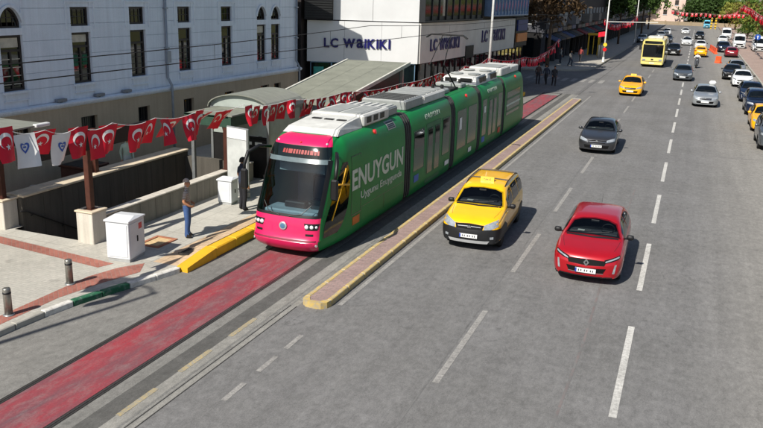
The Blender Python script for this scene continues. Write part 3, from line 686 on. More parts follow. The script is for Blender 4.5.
nn = len(prof); vs = [fw.P(s_, d, z) for s_ in (-0.22, SLEN) for d, z in prof]
mb.add(vs, [tuple(range(nn)), tuple(range(nn, 2 * nn))[::-1]] + [(i, nn + i, nn + (i + 1) % nn, (i + 1) % nn) for i in range(nn)]); mb.build('ledge', M_trimw, WB)
for s_ in (11.28, 0.2):
    pp = MB().tube([fw.P(s_, .26, 0.1), fw.P(s_, .26, 2.85), fw.P(s_ + .02, .26, 3.1), fw.P(s_ + .02, .08, 3.4), fw.P(s_ + .02, .08, 9.2)], .055, 8).build('downpipe', M_pipe, WB, True)
    for z in (1.5, 4.6, 6.2): fw.part('pipe_clip', M_pipe, pp, s_ - .08, s_ + .10, 0.0 if z > 3 else 0.05, .15 if z > 3 else .33, z, z + .05)
fw.part('cable_box', M_pipe, WB, 11.1, 11.35, 0.0, 0.14, 4.02, 4.5)
for s_ in (15.4, 17.3, 13.9): 
    q = fw.part('ledge_lamp', mat('lamp_grey', '#7d828a', .5, .3), WB, s_ - .22, s_ + .22, .03, .17, 3.06, 3.16); fw.part('lamp_foot', M_charc, q, s_ - .05, s_ + .05, .06, .12, 3.035, 3.06)
mb = MB(); fw.box(mb, -0.0, 0.3, -14, -0.30, 0, 9.2); fw.box(mb, 0.3, SLEN, -14, -13.7, 0, 9.2); fw.box(mb, SLEN - .3, SLEN, -13.7, -.30, 0, 9.2); mb.build('end_walls', M_white, WB)
fw.part('backing', M_gutter, WB, 0.3, SLEN - .3, -1.2, -1.1, 0, 9.2)
fw.part('roof', mat('roof_tile', '#8a5a45', .8, var=.2), WB, -.3, SLEN + .3, -14.3, .25, 9.2, 9.42)
# ---- store building with white bands
Lc = (-21.43, 42.66); Cn = (-15.43, 45.48); Fe = (-14.01, 70.89)
LB = empty('store_building', (Cn[0], Cn[1], 0), 0, 'white fronted department store with dark blue lettering behind the tram', 'building')
f1 = Fr(Lc, (0.9050237, 0.42536114), (0.42536114, -0.9050237), Cn); f2 = Fr(Cn, (0.05579645, 0.99844216), (0.99844216, -0.05579645), Cn)
M_panel = mat('white_cladding', '#d3d4d3', 0.45, var=0.05, scale=0.8, spec=0.4, obj_var=0.02)
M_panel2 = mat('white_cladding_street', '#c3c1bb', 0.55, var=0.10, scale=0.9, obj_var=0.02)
M_shop = mat('shop_glass', '#10161a', 0.05, spec=0.7, var=0.4, scale=0.7, coat=0.2)
M_bluegl = mat('blue_glass', '#5f7fa8', 0.08, 0.35, var=0.15, scale=0.6)
M_greygl = mat('dark_glass', '#26302f', 0.07, spec=0.7, var=0.4, scale=0.8)
ft = [(-20.9, 43.2), (-15.6, 45.7), (-14.25, 70.6), (-36, 71), (-36, 43.2)]
HT = 18.5
MB().prism([(x - Cn[0], y - Cn[1]) for x, y in ft], 'z', 0, HT).build('core', M_charc, LB)
for k in range(3): f1.part('band_panel', M_panel, LB, 0.0 + k * 2.21 + .006, 2.21 + k * 2.21 - .006, -.1, .14, 3.06, 5.44)
for (a, b) in ((1.53, 3.86), (3.88, 6.62)):
    for z in (5.50, 8.0, 10.2): f1.part('wall_panel', M_panel, LB, a, b, -.1, .06, z, z + 2.48 if z < 10 else HT)
for z in (6.2, 7.2, 8.2, 9.2, 10.2): f1.part('wall_panel', M_charc, LB, -0.13, 1.5, -.1, .0, z + .9, z + 1.88)
# louvred box on the upper floor, left
bxx = f1.part('louvre_box', M_charc, LB, -0.15, 1.52, .05, .55, 5.50, 7.6)
for k in range(14): f1.part('louvre', mat('louvre_metal', '#2b2c2c', .5, .4), bxx, -.10, 1.47, .55, .575, 5.6 + k * .14, 5.69 + k * .14)
# shop windows under the band
for k in range(5):
    a = .25 + k * 1.26; w_ = f1.part('shop_window', M_shop, LB, a, a + 1.18, -.05, .02, 0.5, 3.0)
    mb = MB()
    for (p, q, z0, z1) in ((a - .04, a, .45, 3.05), (a + 1.18, a + 1.22, .45, 3.05), (a, a + 1.18, .45, .5), (a, a + 1.18, 3.0, 3.05)): f1.box(mb, p, q, -.05, .06, z0, z1)
    mb.build('frame', mat('shop_frame', '#6d8ba5', .4, .2), w_)
    if k in (0, 1): f1.part('window_poster', mat('teal_print', '#3c9a8b', .6, var=.35, scale=4), w_, a + .15, a + .75, .024, .028, 1.4, 2.75)
f1.part('plinth', M_kgrey, LB, 0.1, 6.6, -.05, .08, 0.0, .44)
# street side
for k in range(10): f2.part('band_panel', M_panel2, LB, .03 + k * 2.11, .03 + k * 2.11 + 2.1, -.1, .14, 3.06, 5.44)
def mullion_bay(s0, s1, z0, z1, n, glass, fr_, d=.35):
    bay = f2.part('window_bay', fr_, LB, s0, s1, .06, d - .05, z0, z1)
    st = (s1 - s0) / n
    for k in range(n): f2.part('pane', glass, bay, s0 + k * st + .06, s0 + (k + 1) * st - .06, d - .05, d - .02, z0 + .35, z1 - .3)
    for k in range(n + 1): f2.part('mullion', fr_, bay, max(s0, s0 + k * st - .05), min(s1, s0 + k * st + .05), d - .05, d + .04, z0 + .1, z1)
    f2.part('bottom_rail', fr_, bay, s0, s1, d - .05, d + .06, z0, z0 + .1)
mullion_bay(-.05, 11.3, 5.5, 8.2, 9, M_greygl, mat('bay_frame', '#26282a', .5, .3))
mullion_bay(12.6, 23.2, 5.7, 8.2, 12, M_bluegl, mat('bay_frame_blue', '#6d87a8', .4, .3), .6)
f2.part('upper_wall', M_panel2, LB, 0, 25, -.1, .05, 8.25, HT); f2.part('upper_wall', M_charc, LB, 11.32, 12.55, -.1, .05, 5.46, 8.2)
f2.part('vent', M_charc, LB, 8.5, 10.2, .14, .2, 2.9, 3.75)
for k in range(11):
    a = .3 + k * 2.2; w_ = f2.part('shop_window', M_shop, LB, a, a + 2.05, -.05, .02, .4, 3.0)
    mb = MB()
    for (p, q, z0, z1) in ((a - .06, a, .35, 3.05), (a + 2.05, a + 2.11, .35, 3.05), (a, a + 2.05, .35, .4), (a, a + 2.05, 3.0, 3.05), (a + 1.0, a + 1.05, .4, 3.0)): f2.box(mb, p, q, -.05, .07, z0, z1)
    mb.build('frame', M_charc, w_)
f2.part('wall_panel', M_charc, LB, 21.3, 25.2, -.1, .16, 3.1, 5.5)
f2.part('shop_sign', mat('blue_sign', '#1c2f6b', .5), LB, 21.6, 24.8, .16, .28, 4.4, 5.3); f2.part('shop_sign', mat('orange_sign', '#c97a3a', .5), LB, 21.6, 24.8, .16, .28, 3.5, 4.2)
# lettering
M_navy = mat('navy_letters', '#17145c', 0.4, var=0.05)
def logo(fr, s0, s1, z0, z1, parent, m, d, bold=.03):
    cap = z1 - z0; chars = [('L', 1, 0), ('C', 1, 0), (' ', 1, 0), ('w', 1.42, 1), ('a', 1.42, 1), ('I', 1, 0), ('K', 1, 0), ('I', 1, 0), ('K', 1, 0), ('I', 1, 0)]
    meshes = []; x = 0
    for ch, sc_, lo in chars:
        if ch == ' ': x += cap * .45; continue
        me = text_mesh(ch, cap / 0.70 * (sc_ * .97 if lo else 1), m, 0.03, bold * cap)
        xs = [v.co.x for v in me.vertices]; zs = [v.co.y for v in me.vertices]
        wd = max(xs) - min(xs); ky = cap / (max(zs) - min(zs)); z_ = min(zs); mn = min(xs)
        for v in me.vertices: v.co.x = v.co.x - mn + x; v.co.y = (v.co.y - z_) * ky
        meshes.append(me); x += wd + cap * .14
    k = (s1 - s0) / (x - cap * .14)
    ang = math.atan2(fr.u.y, fr.u.x)
    for me in meshes:
        for v in me.vertices: v.co.x *= k
        link('letter', me, parent, fr.P(s0, d, z0), (R_(90), 0, ang))
logo(f1, 1.0, 4.95, 3.9, 4.45, LB, M_navy, .18, .05)
logo(f2, 1.65, 7.05, 3.72, 4.45, LB, M_navy, .18)
logo(f2, 12.1, 18.1, 3.85, 4.7, LB, M_navy, .18)
# ---- dark annexe between the two
AN = empty('annexe', (-22.5, 42.0, 0), 0, 'narrow dark brown annexe wall between the white building and the store', 'building')
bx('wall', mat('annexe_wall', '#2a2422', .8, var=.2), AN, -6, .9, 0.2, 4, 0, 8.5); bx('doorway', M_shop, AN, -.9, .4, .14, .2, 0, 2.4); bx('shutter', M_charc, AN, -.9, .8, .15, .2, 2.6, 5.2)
# ---- row of shaded street buildings further along
def street_building(name, label, x, y0, y1, h, wallc, floors, n, trim, awn, end=True):
    B = empty(name, (x, y0, 0), 0, label, 'building', None)
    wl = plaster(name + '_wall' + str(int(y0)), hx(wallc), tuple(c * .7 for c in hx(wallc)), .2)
    L = y1 - y0
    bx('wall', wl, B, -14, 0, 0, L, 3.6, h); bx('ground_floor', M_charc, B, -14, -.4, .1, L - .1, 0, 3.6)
    st = L / n; fh = (h - 3.8) / floors
    fm = MB().box(0, .10, 0, 1.5, 0, .09).box(0, .10, 0, 1.5, 1.51, 1.6).box(0, .10, 0, .09, .09, 1.51).box(0, .10, 1.41, 1.5, .09, 1.51).box(0, .10, .71, .79, .09, 1.51).mesh('window', mat('window_white', '#b9bbba', .5))
    pm = MB().box(0.01, .04, .09, 1.41, .09, 1.51).mesh('pane', M_pane)
    bm_ = MB().box(0, 1.0, 0, st * .8, -.12, 0).box(.94, 1.0, 0, st * .8, .0, .95).box(0, .94, 0, .06, 0, .95).box(0, .94, st * .8 - .06, st * .8, 0, .95).mesh('balcony', mat(trim + '_trim', trim, .6, var=.1))
    for f in range(floors):
        for k in range(n):
            yy = k * st + (st - 1.5) / 2; zz = 3.9 + f * fh + .55
            if k % 3 == 1: link('balcony', bm_, B, (0, k * st + st * .1, zz - .1))
            w_ = link('window', fm, B, (0, yy, zz)); link('pane', pm, w_)
    for k in range(n):
        s_ = bx('shopfront', M_shop, B, -.4, -.32, k * st + .2, (k + 1) * st - .2, .3, 3.0); bx('pillar', wl, B, -.4, 0, k * st - .15 if k else 0, k * st + .15, 0, 3.6)
        a_ = hx(awn[k % len(awn)])
        mm = mat('awning_' + awn[k % len(awn)], awn[k % len(awn)], .7, var=.12)
        MB().prism([(-.3, 3.45), (1.2, 2.85), (1.2, 2.7), (-.3, 3.3)], 'y', k * st + .25, (k + 1) * st - .25).build('awning', mm, B)
        bx('sign_board', mat('board_' + awn[(k + 1) % len(awn)], awn[(k + 1) % len(awn)], .5, var=.1), B, 0.0, .12, k * st + .25, (k + 1) * st - .25, 3.5, 3.95)
    if end:
        for f in range(floors):
            for k in range(3):
                w_ = link('window', fm, B, (-3.0 - k * 3.2, 0, 4.4 + f * fh), (0, 0, R_(-90))); link('pane', pm, w_)
        for k in range(4): bx('shop_window', M_shop, B, -1.2 - k * 3.2 - 2.4, -1.2 - k * 3.2, .02, .1, .4, 3.0)
    bx('cornice', wl, B, -14.2, .25, -.2, L + .2, h, h + .3)
    return B
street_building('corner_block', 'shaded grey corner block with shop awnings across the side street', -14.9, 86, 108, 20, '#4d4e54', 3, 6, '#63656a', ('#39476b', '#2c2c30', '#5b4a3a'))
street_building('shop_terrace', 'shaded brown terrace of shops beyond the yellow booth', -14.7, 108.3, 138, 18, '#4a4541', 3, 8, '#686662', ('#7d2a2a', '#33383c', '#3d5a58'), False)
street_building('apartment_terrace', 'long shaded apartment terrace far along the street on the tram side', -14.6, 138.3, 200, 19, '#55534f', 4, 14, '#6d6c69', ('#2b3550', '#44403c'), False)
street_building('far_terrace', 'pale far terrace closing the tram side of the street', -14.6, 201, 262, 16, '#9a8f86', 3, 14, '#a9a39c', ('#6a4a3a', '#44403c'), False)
# pinkish building closing the view
PBm = plaster('pink_render', hx('#cdb5a8'), hx('#b8a094'), .1)
PB = empty('pink_building', (-14.5, 292, 0), 0, 'tall pinkish building closing the far end of the road between trees', 'building')
bx('wall', PBm, PB, -5, 10, 0, 14, 0, 16); 
for i in range(4):
    for k in range(4):
        w_ = bx('window', M_wood, PB, -3.6 + i * 3.4, -2.4 + i * 3.4, -.08, 0, 3.2 + k * 3.2, 4.9 + k * 3.2); bx('sill', M_trimw, w_, -3.7 + i * 3.4, -2.3 + i * 3.4, -.16, 0, 3.08 + k * 3.2, 3.19 + k * 3.2)
bx('roof', MATS['roof_tile'], PB, -5.4, 10.4, -.4, 14.4, 16, 16.4)
OW = empty('boundary_wall', (0, 286, 0), 0, 'low sandy wall across the far end of the road under the trees', 'wall')
for k in range(14): bx('wall_panel', mat('ochre_wall', '#8d7e68', .85, var=.15), OW, -22 + k * 4 + .02, -18.02 + k * 4, 0, .4, 0, 1.2)
for k in range(15): bx('pillar', mat('ochre_pillar', '#8a7a62', .85, var=.15), OW, -22.25 + k * 4, -21.75 + k * 4, -.1, .5, 0, 1.4)
# ================================================================== TRAM
TX, TY = -9.8, 18.0
TR = empty('tram', (TX, TY, 0), 0, 'green articulated tram with pink front and white roof units at the platform', 'tram')
M_green = mat('tram_green', '#14763a', 0.42, var=0.10, scale=1.2, coat=0.0, spec=0.35)
M_green2 = mat('tram_green_film', '#226540', 0.45, var=0.12, scale=1.5, spec=0.35)
M_gglass = mat('tram_green_glass', '#1c4632', 0.16, spec=0.45, var=0.35, scale=1.6)
M_dglass = mat('tram_dark_glass', '#0c1514', 0.05, spec=0.7, var=0.3, scale=1.2)
M_wsc = mat('tram_windscreen', '#10222c', 0.035, spec=0.9, var=0.55, scale=1.1, coat=0.5)
M_pink = mat('tram_pink', '#cc1b56', 0.30, var=0.05, scale=2, coat=0.5)
M_black = mat('black_plastic', '#111112', 0.45, var=0.2, scale=6)
M_bell = mat('bellows_rubber', '#3a3b3a', 0.8, var=0.2, scale=9)
M_roofw = mat('roof_unit_white', '#bebeb9', 0.55, var=0.14, scale=2.5)
M_roofg = mat('roof_unit_grey', '#8b8e8c', 0.55, var=0.15, scale=3)
M_under = mat('underbody', '#1b1b1b', 0.8, var=0.2)
M_lettw = mat('letter_pale', '#b9c4b6', 0.5, var=0.12, scale=3)
M_redl = mat('red_lamp', '#c81f22', 0.25, var=0.05, coat=0.5)
M_amber = mat('amber_panel', '#c2661f', 0.4, var=0.2)
M_lens = mat('clear_lens', '#d5dadd', 0.12, var=0.05, coat=0.5)
hwf = pchip([.20, .34, .6, 1.2, 2.3, 2.75, 3.0, 3.14, 3.22], [1.06, 1.17, 1.2, 1.2, 1.19, 1.15, 1.07, .96, .80])
yff = pchip([.20, .34, .52, .60, .72, .95, 1.22, 1.6, 2.1, 2.6, 2.78, 2.98, 3.08, 3.16, 3.22], [.30, .12, .03, .09, .12, .15, .22, .42, .66, .92, 1.01, 1.12, 1.22, 1.36, 1.62])
_q = [0, .16, .3, .45, .55, .62, .68, .76, .85, .93, 1.0]
_qx = pchip(_q, [0, .22, .42, .64, .775, .845, .88, .92, .962, .988, 1.0]); _qy = pchip(_q, [0, .005, .025, .07, .15, .28, .50, .90, 1.40, 1.80, 2.2])
def FP(q, z, off=0.0):
    """cab skin: q runs from the nose (0) round the corner (about .6) and back along the tapering side (1)"""
    a = abs(q); k = max(0.0, min(1.0, (a - .60) / .40)); k = k * k * (3 - 2 * k); f = 0.0 if a < .45 else (1.0 if a > .66 else (a - .45) / .21)
    x = hwf(z) * _qx(a) + off * f; yb = yff(z) * (1 - k) + _qy(a) - off * (1 - f)
    return Vector((math.copysign(x, q) if q else 0.0, yb, z))
def fpatch(mb, th0, th1, z0, z1, off, n=14, m=8, top_in=0.0, bot_in=0.0, mi=0):
    vs = []
    for j in range(m + 1):
        v = j / m; z = z0 + (z1 - z0) * v; k = bot_in * (1 - v) + top_in * v
        for i in range(n + 1):
            t = th0 + k + (th1 - th0 - 2 * k) * i / n; vs.append(FP(t, z, off))
    W = n + 1
    mb.add(vs, [(j * W + i, j * W + i + 1, (j + 1) * W + i + 1, (j + 1) * W + i) for j in range(m) for i in range(n)], mi); return mb
def xth(f):
    lo, hi = 0.0, 1.0; t = abs(f)
    for _ in range(30):
        m_ = (lo + hi) / 2
        if _qx(m_) < t: lo = m_
        else: hi = m_
    return math.copysign(lo, f)
ZL = [.20, .27, .34, .43, .52, .56, .60, .72, .85, .95, 1.05, 1.13, 1.22, 1.4, 1.6, 1.9, 2.1, 2.35, 2.56, 2.63, 2.75, 2.87, 2.98, 3.03, 3.08, 3.12, 3.16, 3.19, 3.22]
QW = .575
LB1 = 6.5
QS = sorted(set([i / 22 for i in range(-22, 23)] + [QW, -QW, .60, -.60, .64, -.64]))
def cab_shell(length, glass_hole=True):
    mb = MB(); rows = []
    for z in ZL:
        ring = [FP(q, z) for q in QS]
        rows.append([Vector((ring[0].x, length, z))] + ring + [Vector((ring[-1].x, length, z))])
    W = len(rows[0]); fs = []; ms = []
    for j in range(len(rows) - 1):
        zc = (ZL[j] + ZL[j + 1]) / 2
        for i in range(W - 1):
            qc = (QS[i - 1] + QS[i]) / 2 if 1 <= i < W - 2 else 1.0
            if glass_hole and abs(qc) < QW and 1.22 < zc < 2.56: continue
            fs.append((j * W + i, j * W + i + 1, (j + 1) * W + i + 1, (j + 1) * W + i))
            ms.append(1 if (abs(qc) < .615 and (zc < 1.22 or zc > 2.98)) else (2 if (abs(qc) < QW + .02 and zc > 1.2) else 0))
    T_ = (len(rows) - 1) * W
    mb.v = [tuple(p) for r in rows for p in r]; mb.f = fs; mb.m = ms
    for f in (tuple(range(T_, T_ + W)), tuple(range(W))[::-1], tuple(j * W for j in range(len(rows))) + tuple(j * W + W - 1 for j in reversed(range(len(rows))))): mb.f.append(f); mb.m.append(0)
    return mb
def spanel(mb, y0, y1, z0, z1, off, side=1, n=4, mi=0):
    vs = []
    for j in range(n + 1):
        z = z0 + (z1 - z0) * j / n
        for y in (y0, y1): vs.append((side * (hwf(z) + off), y, z))
    mb.add(vs, [(2 * j, 2 * j + 1, 2 * j + 3, 2 * j + 2) if side > 0 else (2 * j, 2 * j + 2, 2 * j + 3, 2 * j + 1) for j in range(n)], mi); return mb
def sframe1(y0, y1, z0, z1, t, off, side):
    mb = MB()
    for a in ((y0, y0 + t, z0, z1), (y1 - t, y1, z0, z1), (y0 + t, y1 - t, z0, z0 + t), (y0 + t, y1 - t, z1 - t, z1)): spanel(mb, *a, off, side, 3)
    return mb
def cab_module(rear=False):
    me = cab_shell(LB1 if not rear else 6.2, not rear).mesh('cab_module', [M_green, M_pink, M_black] if not rear else [M_green, M_green, M_black]); shade_auto(me, 40)
    return link('cab_module', me, TR)
def smooth_patch(mb, name, m, parent): o = mb.build(name, m, parent, True, fix=False); return o
# ---- leading cab
c1 = cab_module()
# see-through windscreen with the driver's desk behind it
M_glz = bpy.data.materials.new('clear_windscreen'); M_glz.use_nodes = True; _t = M_glz.node_tree; _t.nodes.clear(); _o = _t.nodes.new('ShaderNodeOutputMaterial'); _tr = _t.nodes.new('ShaderNodeBsdfTransparent'); _tr.inputs[0].default_value = (.72, .86, .90, 1); _gl = _t.nodes.new('ShaderNodeBsdfGlossy'); _gl.inputs['Roughness'].default_value = .02; _fr = _t.nodes.new('ShaderNodeFresnel'); _fr.inputs[0].default_value = 1.6; _mx = _t.nodes.new('ShaderNodeMixShader')
_t.links.new(_fr.outputs[0], _mx.inputs[0]); _t.links.new(_tr.outputs[0], _mx.inputs[1]); _t.links.new(_gl.outputs[0], _mx.inputs[2]); _t.links.new(_mx.outputs[0], _o.inputs[0])
smooth_patch(fpatch(MB(), -QW, QW, 1.22, 2.56, .004, 22, 12), 'windscreen', M_glz, c1)
smooth_patch(fpatch(MB(), -QW, QW, 2.66, 2.97, .007, 22, 4), 'destination_screen', M_dglass, c1)
for sg in (-1, 1): smooth_patch(fpatch(MB(), *sorted((sg * (QW - .035), sg * (QW + .035))), 1.18, 2.64, .008, 3, 12), 'windscreen_edge', M_black, c1)
smooth_patch(fpatch(MB(), -QW, QW, 1.17, 1.245, .009, 22, 2), 'wiper_sill', M_black, c1)
smooth_patch(fpatch(MB(), -QW, QW, 2.54, 2.66, .006, 22, 2), 'screen_reflection', mat('reflection_grey', '#5c6a6e', .2, var=.2), c1)  # pale strip over the windscreen, a reflection painted as flat colour
M_dash = mat('desk_grey', '#6d7a80', .6, var=.15); M_int = mat('cab_interior', '#6f7a7c', .7, var=.15)
bx('desk', M_dash, c1, -.82, .82, .55, 1.25, .95, 1.24, .04); bx('cab_floor', M_int, c1, -.95, .95, .5, 3.0, .5, .56); bx('rear_partition', M_int, c1, -1.0, 1.0, 2.95, 3.0, .56, 2.7)
bx('driver_seat', M_black, c1, -.25, .25, 2.0, 2.5, .95, 1.1, .04); bx('seat_back', M_black, c1, -.25, .25, 2.42, 2.56, 1.1, 1.85, .05); bx('console', M_black, c1, -.35, .3, .85, 1.1, 1.24, 1.42, .03); bx('screen', M_dglass, c1, .42, .72, .95, 1.0, 1.24, 1.5); bx('sun_visor', M_int, c1, -.7, .7, 1.25, 1.3, 2.2, 2.5)
# dot-matrix letters on the destination screen
M_led = mat('led_red', '#8a1f1c', 0.5, emit=0.06, var=0)
mb = MB(); _x = -.30
for _w in (.05, .04, .10, .05, .05, .04, .06, .05, .04, .07, .05, .04):
    fpatch(mb, _x, _x + _w * .8, 2.76, 2.87, .013, 2, 1); _x += _w * .8 + .016
mb.build('led_text', M_led, c1, fix=False)
# front lower features
smooth_patch(fpatch(MB(), -.615, .615, .545, .585, .010, 18, 1), 'bumper_seam', mat('seam_dark', '#6d0f2a', .5), c1)
for sgn in (-1, 1):
    a, b = sorted((xth(.50 * sgn), xth(.82 * sgn)))
    h = smooth_patch(fpatch(MB(), a, b, .86, 1.04, .010, 6, 3, .0, .03), 'headlight', M_black, c1)
    for f_, r in ((.57, .062), (.68, .056), (.77, .04)):
        p = FP(xth(f_ * sgn), .95, .012); q = FP(xth(f_ * sgn), .95, .035); mb = MB().tube([p, q], [r, r * .85], 14); mb.build('lens', M_lens, h, True)
    a, b = sorted((xth(.55 * sgn), xth(.72 * sgn)))
    smooth_patch(fpatch(MB(), a, b, .70, .76, .010, 4, 1), 'fog_light', M_black, c1)
    p = FP(xth(.8 * sgn), .44, .0); MB().tube([p, FP(xth(.8 * sgn), .44, .03)], .035, 10).build('tow_cap', mat('pale_grey', '#a9a9a6', .5), c1)
em = MB().lathe([(.115, 0), (.115, -.02), (.1, -.03)], 24, 'y', (0, .13, .92)).build('emblem', mat('emblem_grey', '#b7bcbf', .35, .5), c1)
MB().lathe([(.075, -.031), (.06, -.036)], 20, 'y', (0, .13, .92)).build('emblem_center', mat('emblem_blue', '#4a6f8c', .4), em)
for sgn in (-1, 1):   # wipers
    MB().tube([FP(xth(.12 * sgn), 1.2, .03), FP(xth(.42 * sgn), 1.27, .035), FP(xth(.6 * sgn), 1.5, .03)], .012, 6).build('wiper', M_black, c1)
# marker lamps on the pink visor
for f_ in (-.72, 0, .72):
    p = FP(xth(f_), 3.05, 0); MB().tube([p, FP(xth(f_), 3.07, .05)], [.035, .02], 10).build('marker_lamp', M_redl if f_ == 0 else M_lens, c1)
# side glazing of the cab, swooping up from the bumper
for side in (1, -1):
    mb = MB(); n = 14; vs = []; q0 = pchip([.58, .8, 1.3, 2.0, 2.55], [.655, .655, .69, .735, .80]); q1 = pchip([.58, .8, 1.3, 2.0, 2.55], [.80, .86, .925, .945, .90])
    for j in range(n + 1):
        z = .60 + (2.52 - .60) * j / n
        for i in range(7): vs.append(FP(side * (q0(z) + (q1(z) - q0(z)) * i / 6), z, .007))
    mb.add(vs, [(j * 7 + i, j * 7 + i + 1, (j + 1) * 7 + i + 1, (j + 1) * 7 + i) for j in range(n) for i in range(6)])
    sw_ = mb.build('cab_side_window', M_dglass, c1, True)
    MB().tube([FP(side * .74, 1.0, .015), FP(side * .80, 1.7, .015), FP(side * .86, 2.35, .015)], .018, 6).build('grab_rail', mat('yellow_rail', '#d9a21a', .4), sw_)
    MB().tube([FP(side * .76, 1.95, .014), FP(side * .93, 1.85, .014)], .03, 6).build('grab_rail', mat('yellow_rail', '#d9a21a', .4), sw_)
    bx('side_marker', M_amber, c1, *(sorted((side * 1.19, side * 1.212))), 2.12, 2.62, .56, .80)
for sd in (1, -1): sframe1(2.02, 2.72, .86, 2.62, .025, .006, sd).build('cab_door_frame', M_gglass, c1)
# lettering on both sides
def side_text(s, y0, y1, z0, cap, parent, m, name='lettering', bold=.012):
    me0 = text_mesh(s, cap / .70, m, .003, bold)
    xs = [v.co.x for v in me0.vertices]; k = (y1 - y0) / (max(xs) - min(xs)); mn = min(xs)
    for v in me0.vertices:
        u = (v.co.x - mn) * k; z = z0 + v.co.y; v.co = (hwf(z) + .008 + v.co.z, y0 + u, z)
    me0.update(); link(name, me0, parent)
    me1 = me0.copy()
    for v in me1.vertices: v.co = (-v.co.x, y0 + y1 - v.co.y, v.co.z)
    link(name, me1, parent)
side_text('ENUYGUN', 2.05, 6.3, 1.62, .58, c1, M_lettw, 'lettering', .02)
side_text('Uygunu Enuygunda', 2.7, 6.2, 1.24, .22, c1, M_lettw, 'lettering', .004)
def side_bits(parent, items):
    for it in items:
        for side in (1, -1):
            if it[0] == 'lamp':
                z = 3.02; x = hwf(z); MB().tube([(side * (x - .02), it[1], z), (side * (x + .05), it[1], z + .02)], [.085, .07], 14).build('side_lamp', M_redl, parent, True)
            if it[0] == 'vent':
                z0 = 2.92; mb = MB(); spanel(mb, it[1], it[2], z0, 3.17, .012, side, 3); v_ = mb.build('roof_vent', M_roofg, parent)
                mb = MB()
                for k in range(4): spanel(mb, it[1] + .06, it[2] - .06, z0 + .03 + k * .055, z0 + .06 + k * .055, .018, side, 1)
                mb.build('slot', M_black, v_)
side_bits(c1, [('lamp', 4.0), ('vent', 5.05, 5.75)])
for (y0, y1, z0, z1) in ((2.75, 4.6, .32, .98), (4.64, 6.4, .32, .98)):   # skirt panels
    for sd in (1, -1): sframe1(y0, y1, z0, z1, .012, .003, sd).build('skirt_panel', M_gglass, c1)
# ---- intermediate modules
def module(y0, y1):
    prof = [(hwf(z), z) for z in (.24, .34, .6, 1.2, 2.3, 2.55, 2.75, 2.9, 3.0, 3.08, 3.14, 3.19, 3.22)]
    poly = prof + [(-x, z) for x, z in reversed(prof)]
    mb = MB(); n = len(poly); ys = [y0, y0 + .04, y1 - .04, y1]; sc_ = [.985, 1, 1, .985]
    vs = [(x * k, y, z) for y, k in zip(ys, sc_) for x, z in poly]
    fs = [(j * n + i, j * n + (i + 1) % n, (j + 1) * n + (i + 1) % n, (j + 1) * n + i) for j in range(3) for i in range(n)] + [tuple(range(n)), tuple(range(3 * n, 4 * n))]
    mb.add(vs, fs); me = mb.mesh('module', M_green); shade_auto(me, 40); return link('module', me, TR)
def window(parent, y0, y1, z0=1.10, z1=2.52, m=None, top=False):
    for sd in (1, -1):
        w_ = spanel(MB(), y0, y1, z0, z1, .006, sd).build('window', m or M_gglass, parent)
        sframe1(y0 - .03, y1 + .03, z0 - .03, z1 + .03, .035, .010, sd).build('frame', M_green2, w_)
        if top: spanel(MB(), y0 + .05, y1 - .05, z1 - .62, z1 - .05, .011, sd).build('open_pane', M_dglass, w_)
def door(parent, y0, y1):
    for sd in (1, -1):
        d = sframe1(y0, y1, .36, 2.60, .045, .012, sd).build('door', M_green2, parent); mid = (y0 + y1) / 2
        for a, b in ((y0 + .05, mid - .015), (mid + .015, y1 - .05)):
            spanel(MB(), a, b, .40, 2.56, .008, sd).build('door_leaf', M_green2, d)
            spanel(MB(), a + .12, b - .12, .75, 2.42, .013, sd).build('door_glass', M_gglass, d)
            spanel(MB(), a + .17, b - .17, 1.75, 2.36, .017, sd).build('upper_glass', M_dglass, d)
def bellows(y0, y1):
    b = empty('gangway', (0, 0, 0), parent=TR); n = 7; st = (y1 - y0) / n
    for k in range(n):
        s_ = .985 if k % 2 == 0 else .955; prof = [(hwf(z) * s_, z) for z in (.34, .6, 1.2, 2.3, 2.75, 3.0, 3.14, 3.2)]
        MB().prism([(x, z) for x, z in prof] + [(-x, z) for x, z in reversed(prof)], 'y', y0 + k * st + .004, y0 + (k + 1) * st - .004).build('bellows_fold', M_bell, b)
m2 = module(7.2, 11.95)
window(m2, 7.42, 8.55, top=True); door(m2, 8.80, 10.55); window(m2, 10.8, 11.75, top=True)
side_text('ENUYGUN', 8.75, 10.45, 2.78, .17, m2, M_lettw, 'lettering', 0)
m3 = module(12.6, 16.2)
window(m3, 12.85, 14.2, .95, 2.55); window(m3, 14.5, 15.9, .95, 2.55); side_bits(m3, [('lamp', 14.4)])
m4 = module(16.8, 21.05)
window(m4, 17.0, 17.75, .9, 2.55); door(m4, 18.05, 19.8); window(m4, 20.05, 20.85, .9, 2.55)
side_text('ENUYGUN', 18.0, 19.75, 2.78, .17, m4, M_lettw, 'lettering', 0)
M_blue = mat('blue_sticker', '#2f62b5', .5, var=.1); M_whst = mat('white_sticker', '#d9dad6', .5, var=.1); M_reds = mat('red_sticker', '#c2342b', .5, var=.1)
for par, y0, y1, z0, z1, mm in ((m2, 7.5, 8.0, .70, .95, M_blue), (m2, 11.2, 11.75, .62, .80, M_whst), (m3, 14.7, 15.2, .55, .75, M_whst), (m4, 17.0, 17.55, .60, .85, M_blue), (m4, 20.2, 20.7, .58, .84, M_reds), (m3, 13.1, 13.45, 1.75, 2.25, M_whst), (m4, 17.2, 17.5, 1.95, 2.25, M_whst)):
    for sd in (1, -1): spanel(MB(), y0, y1, z0, z1, .016, sd, 2).build('sticker', mm, par)
for a, b in ((6.5, 7.2), (11.95, 12.6), (16.2, 16.8), (21.05, 21.65)): bellows(a, b)
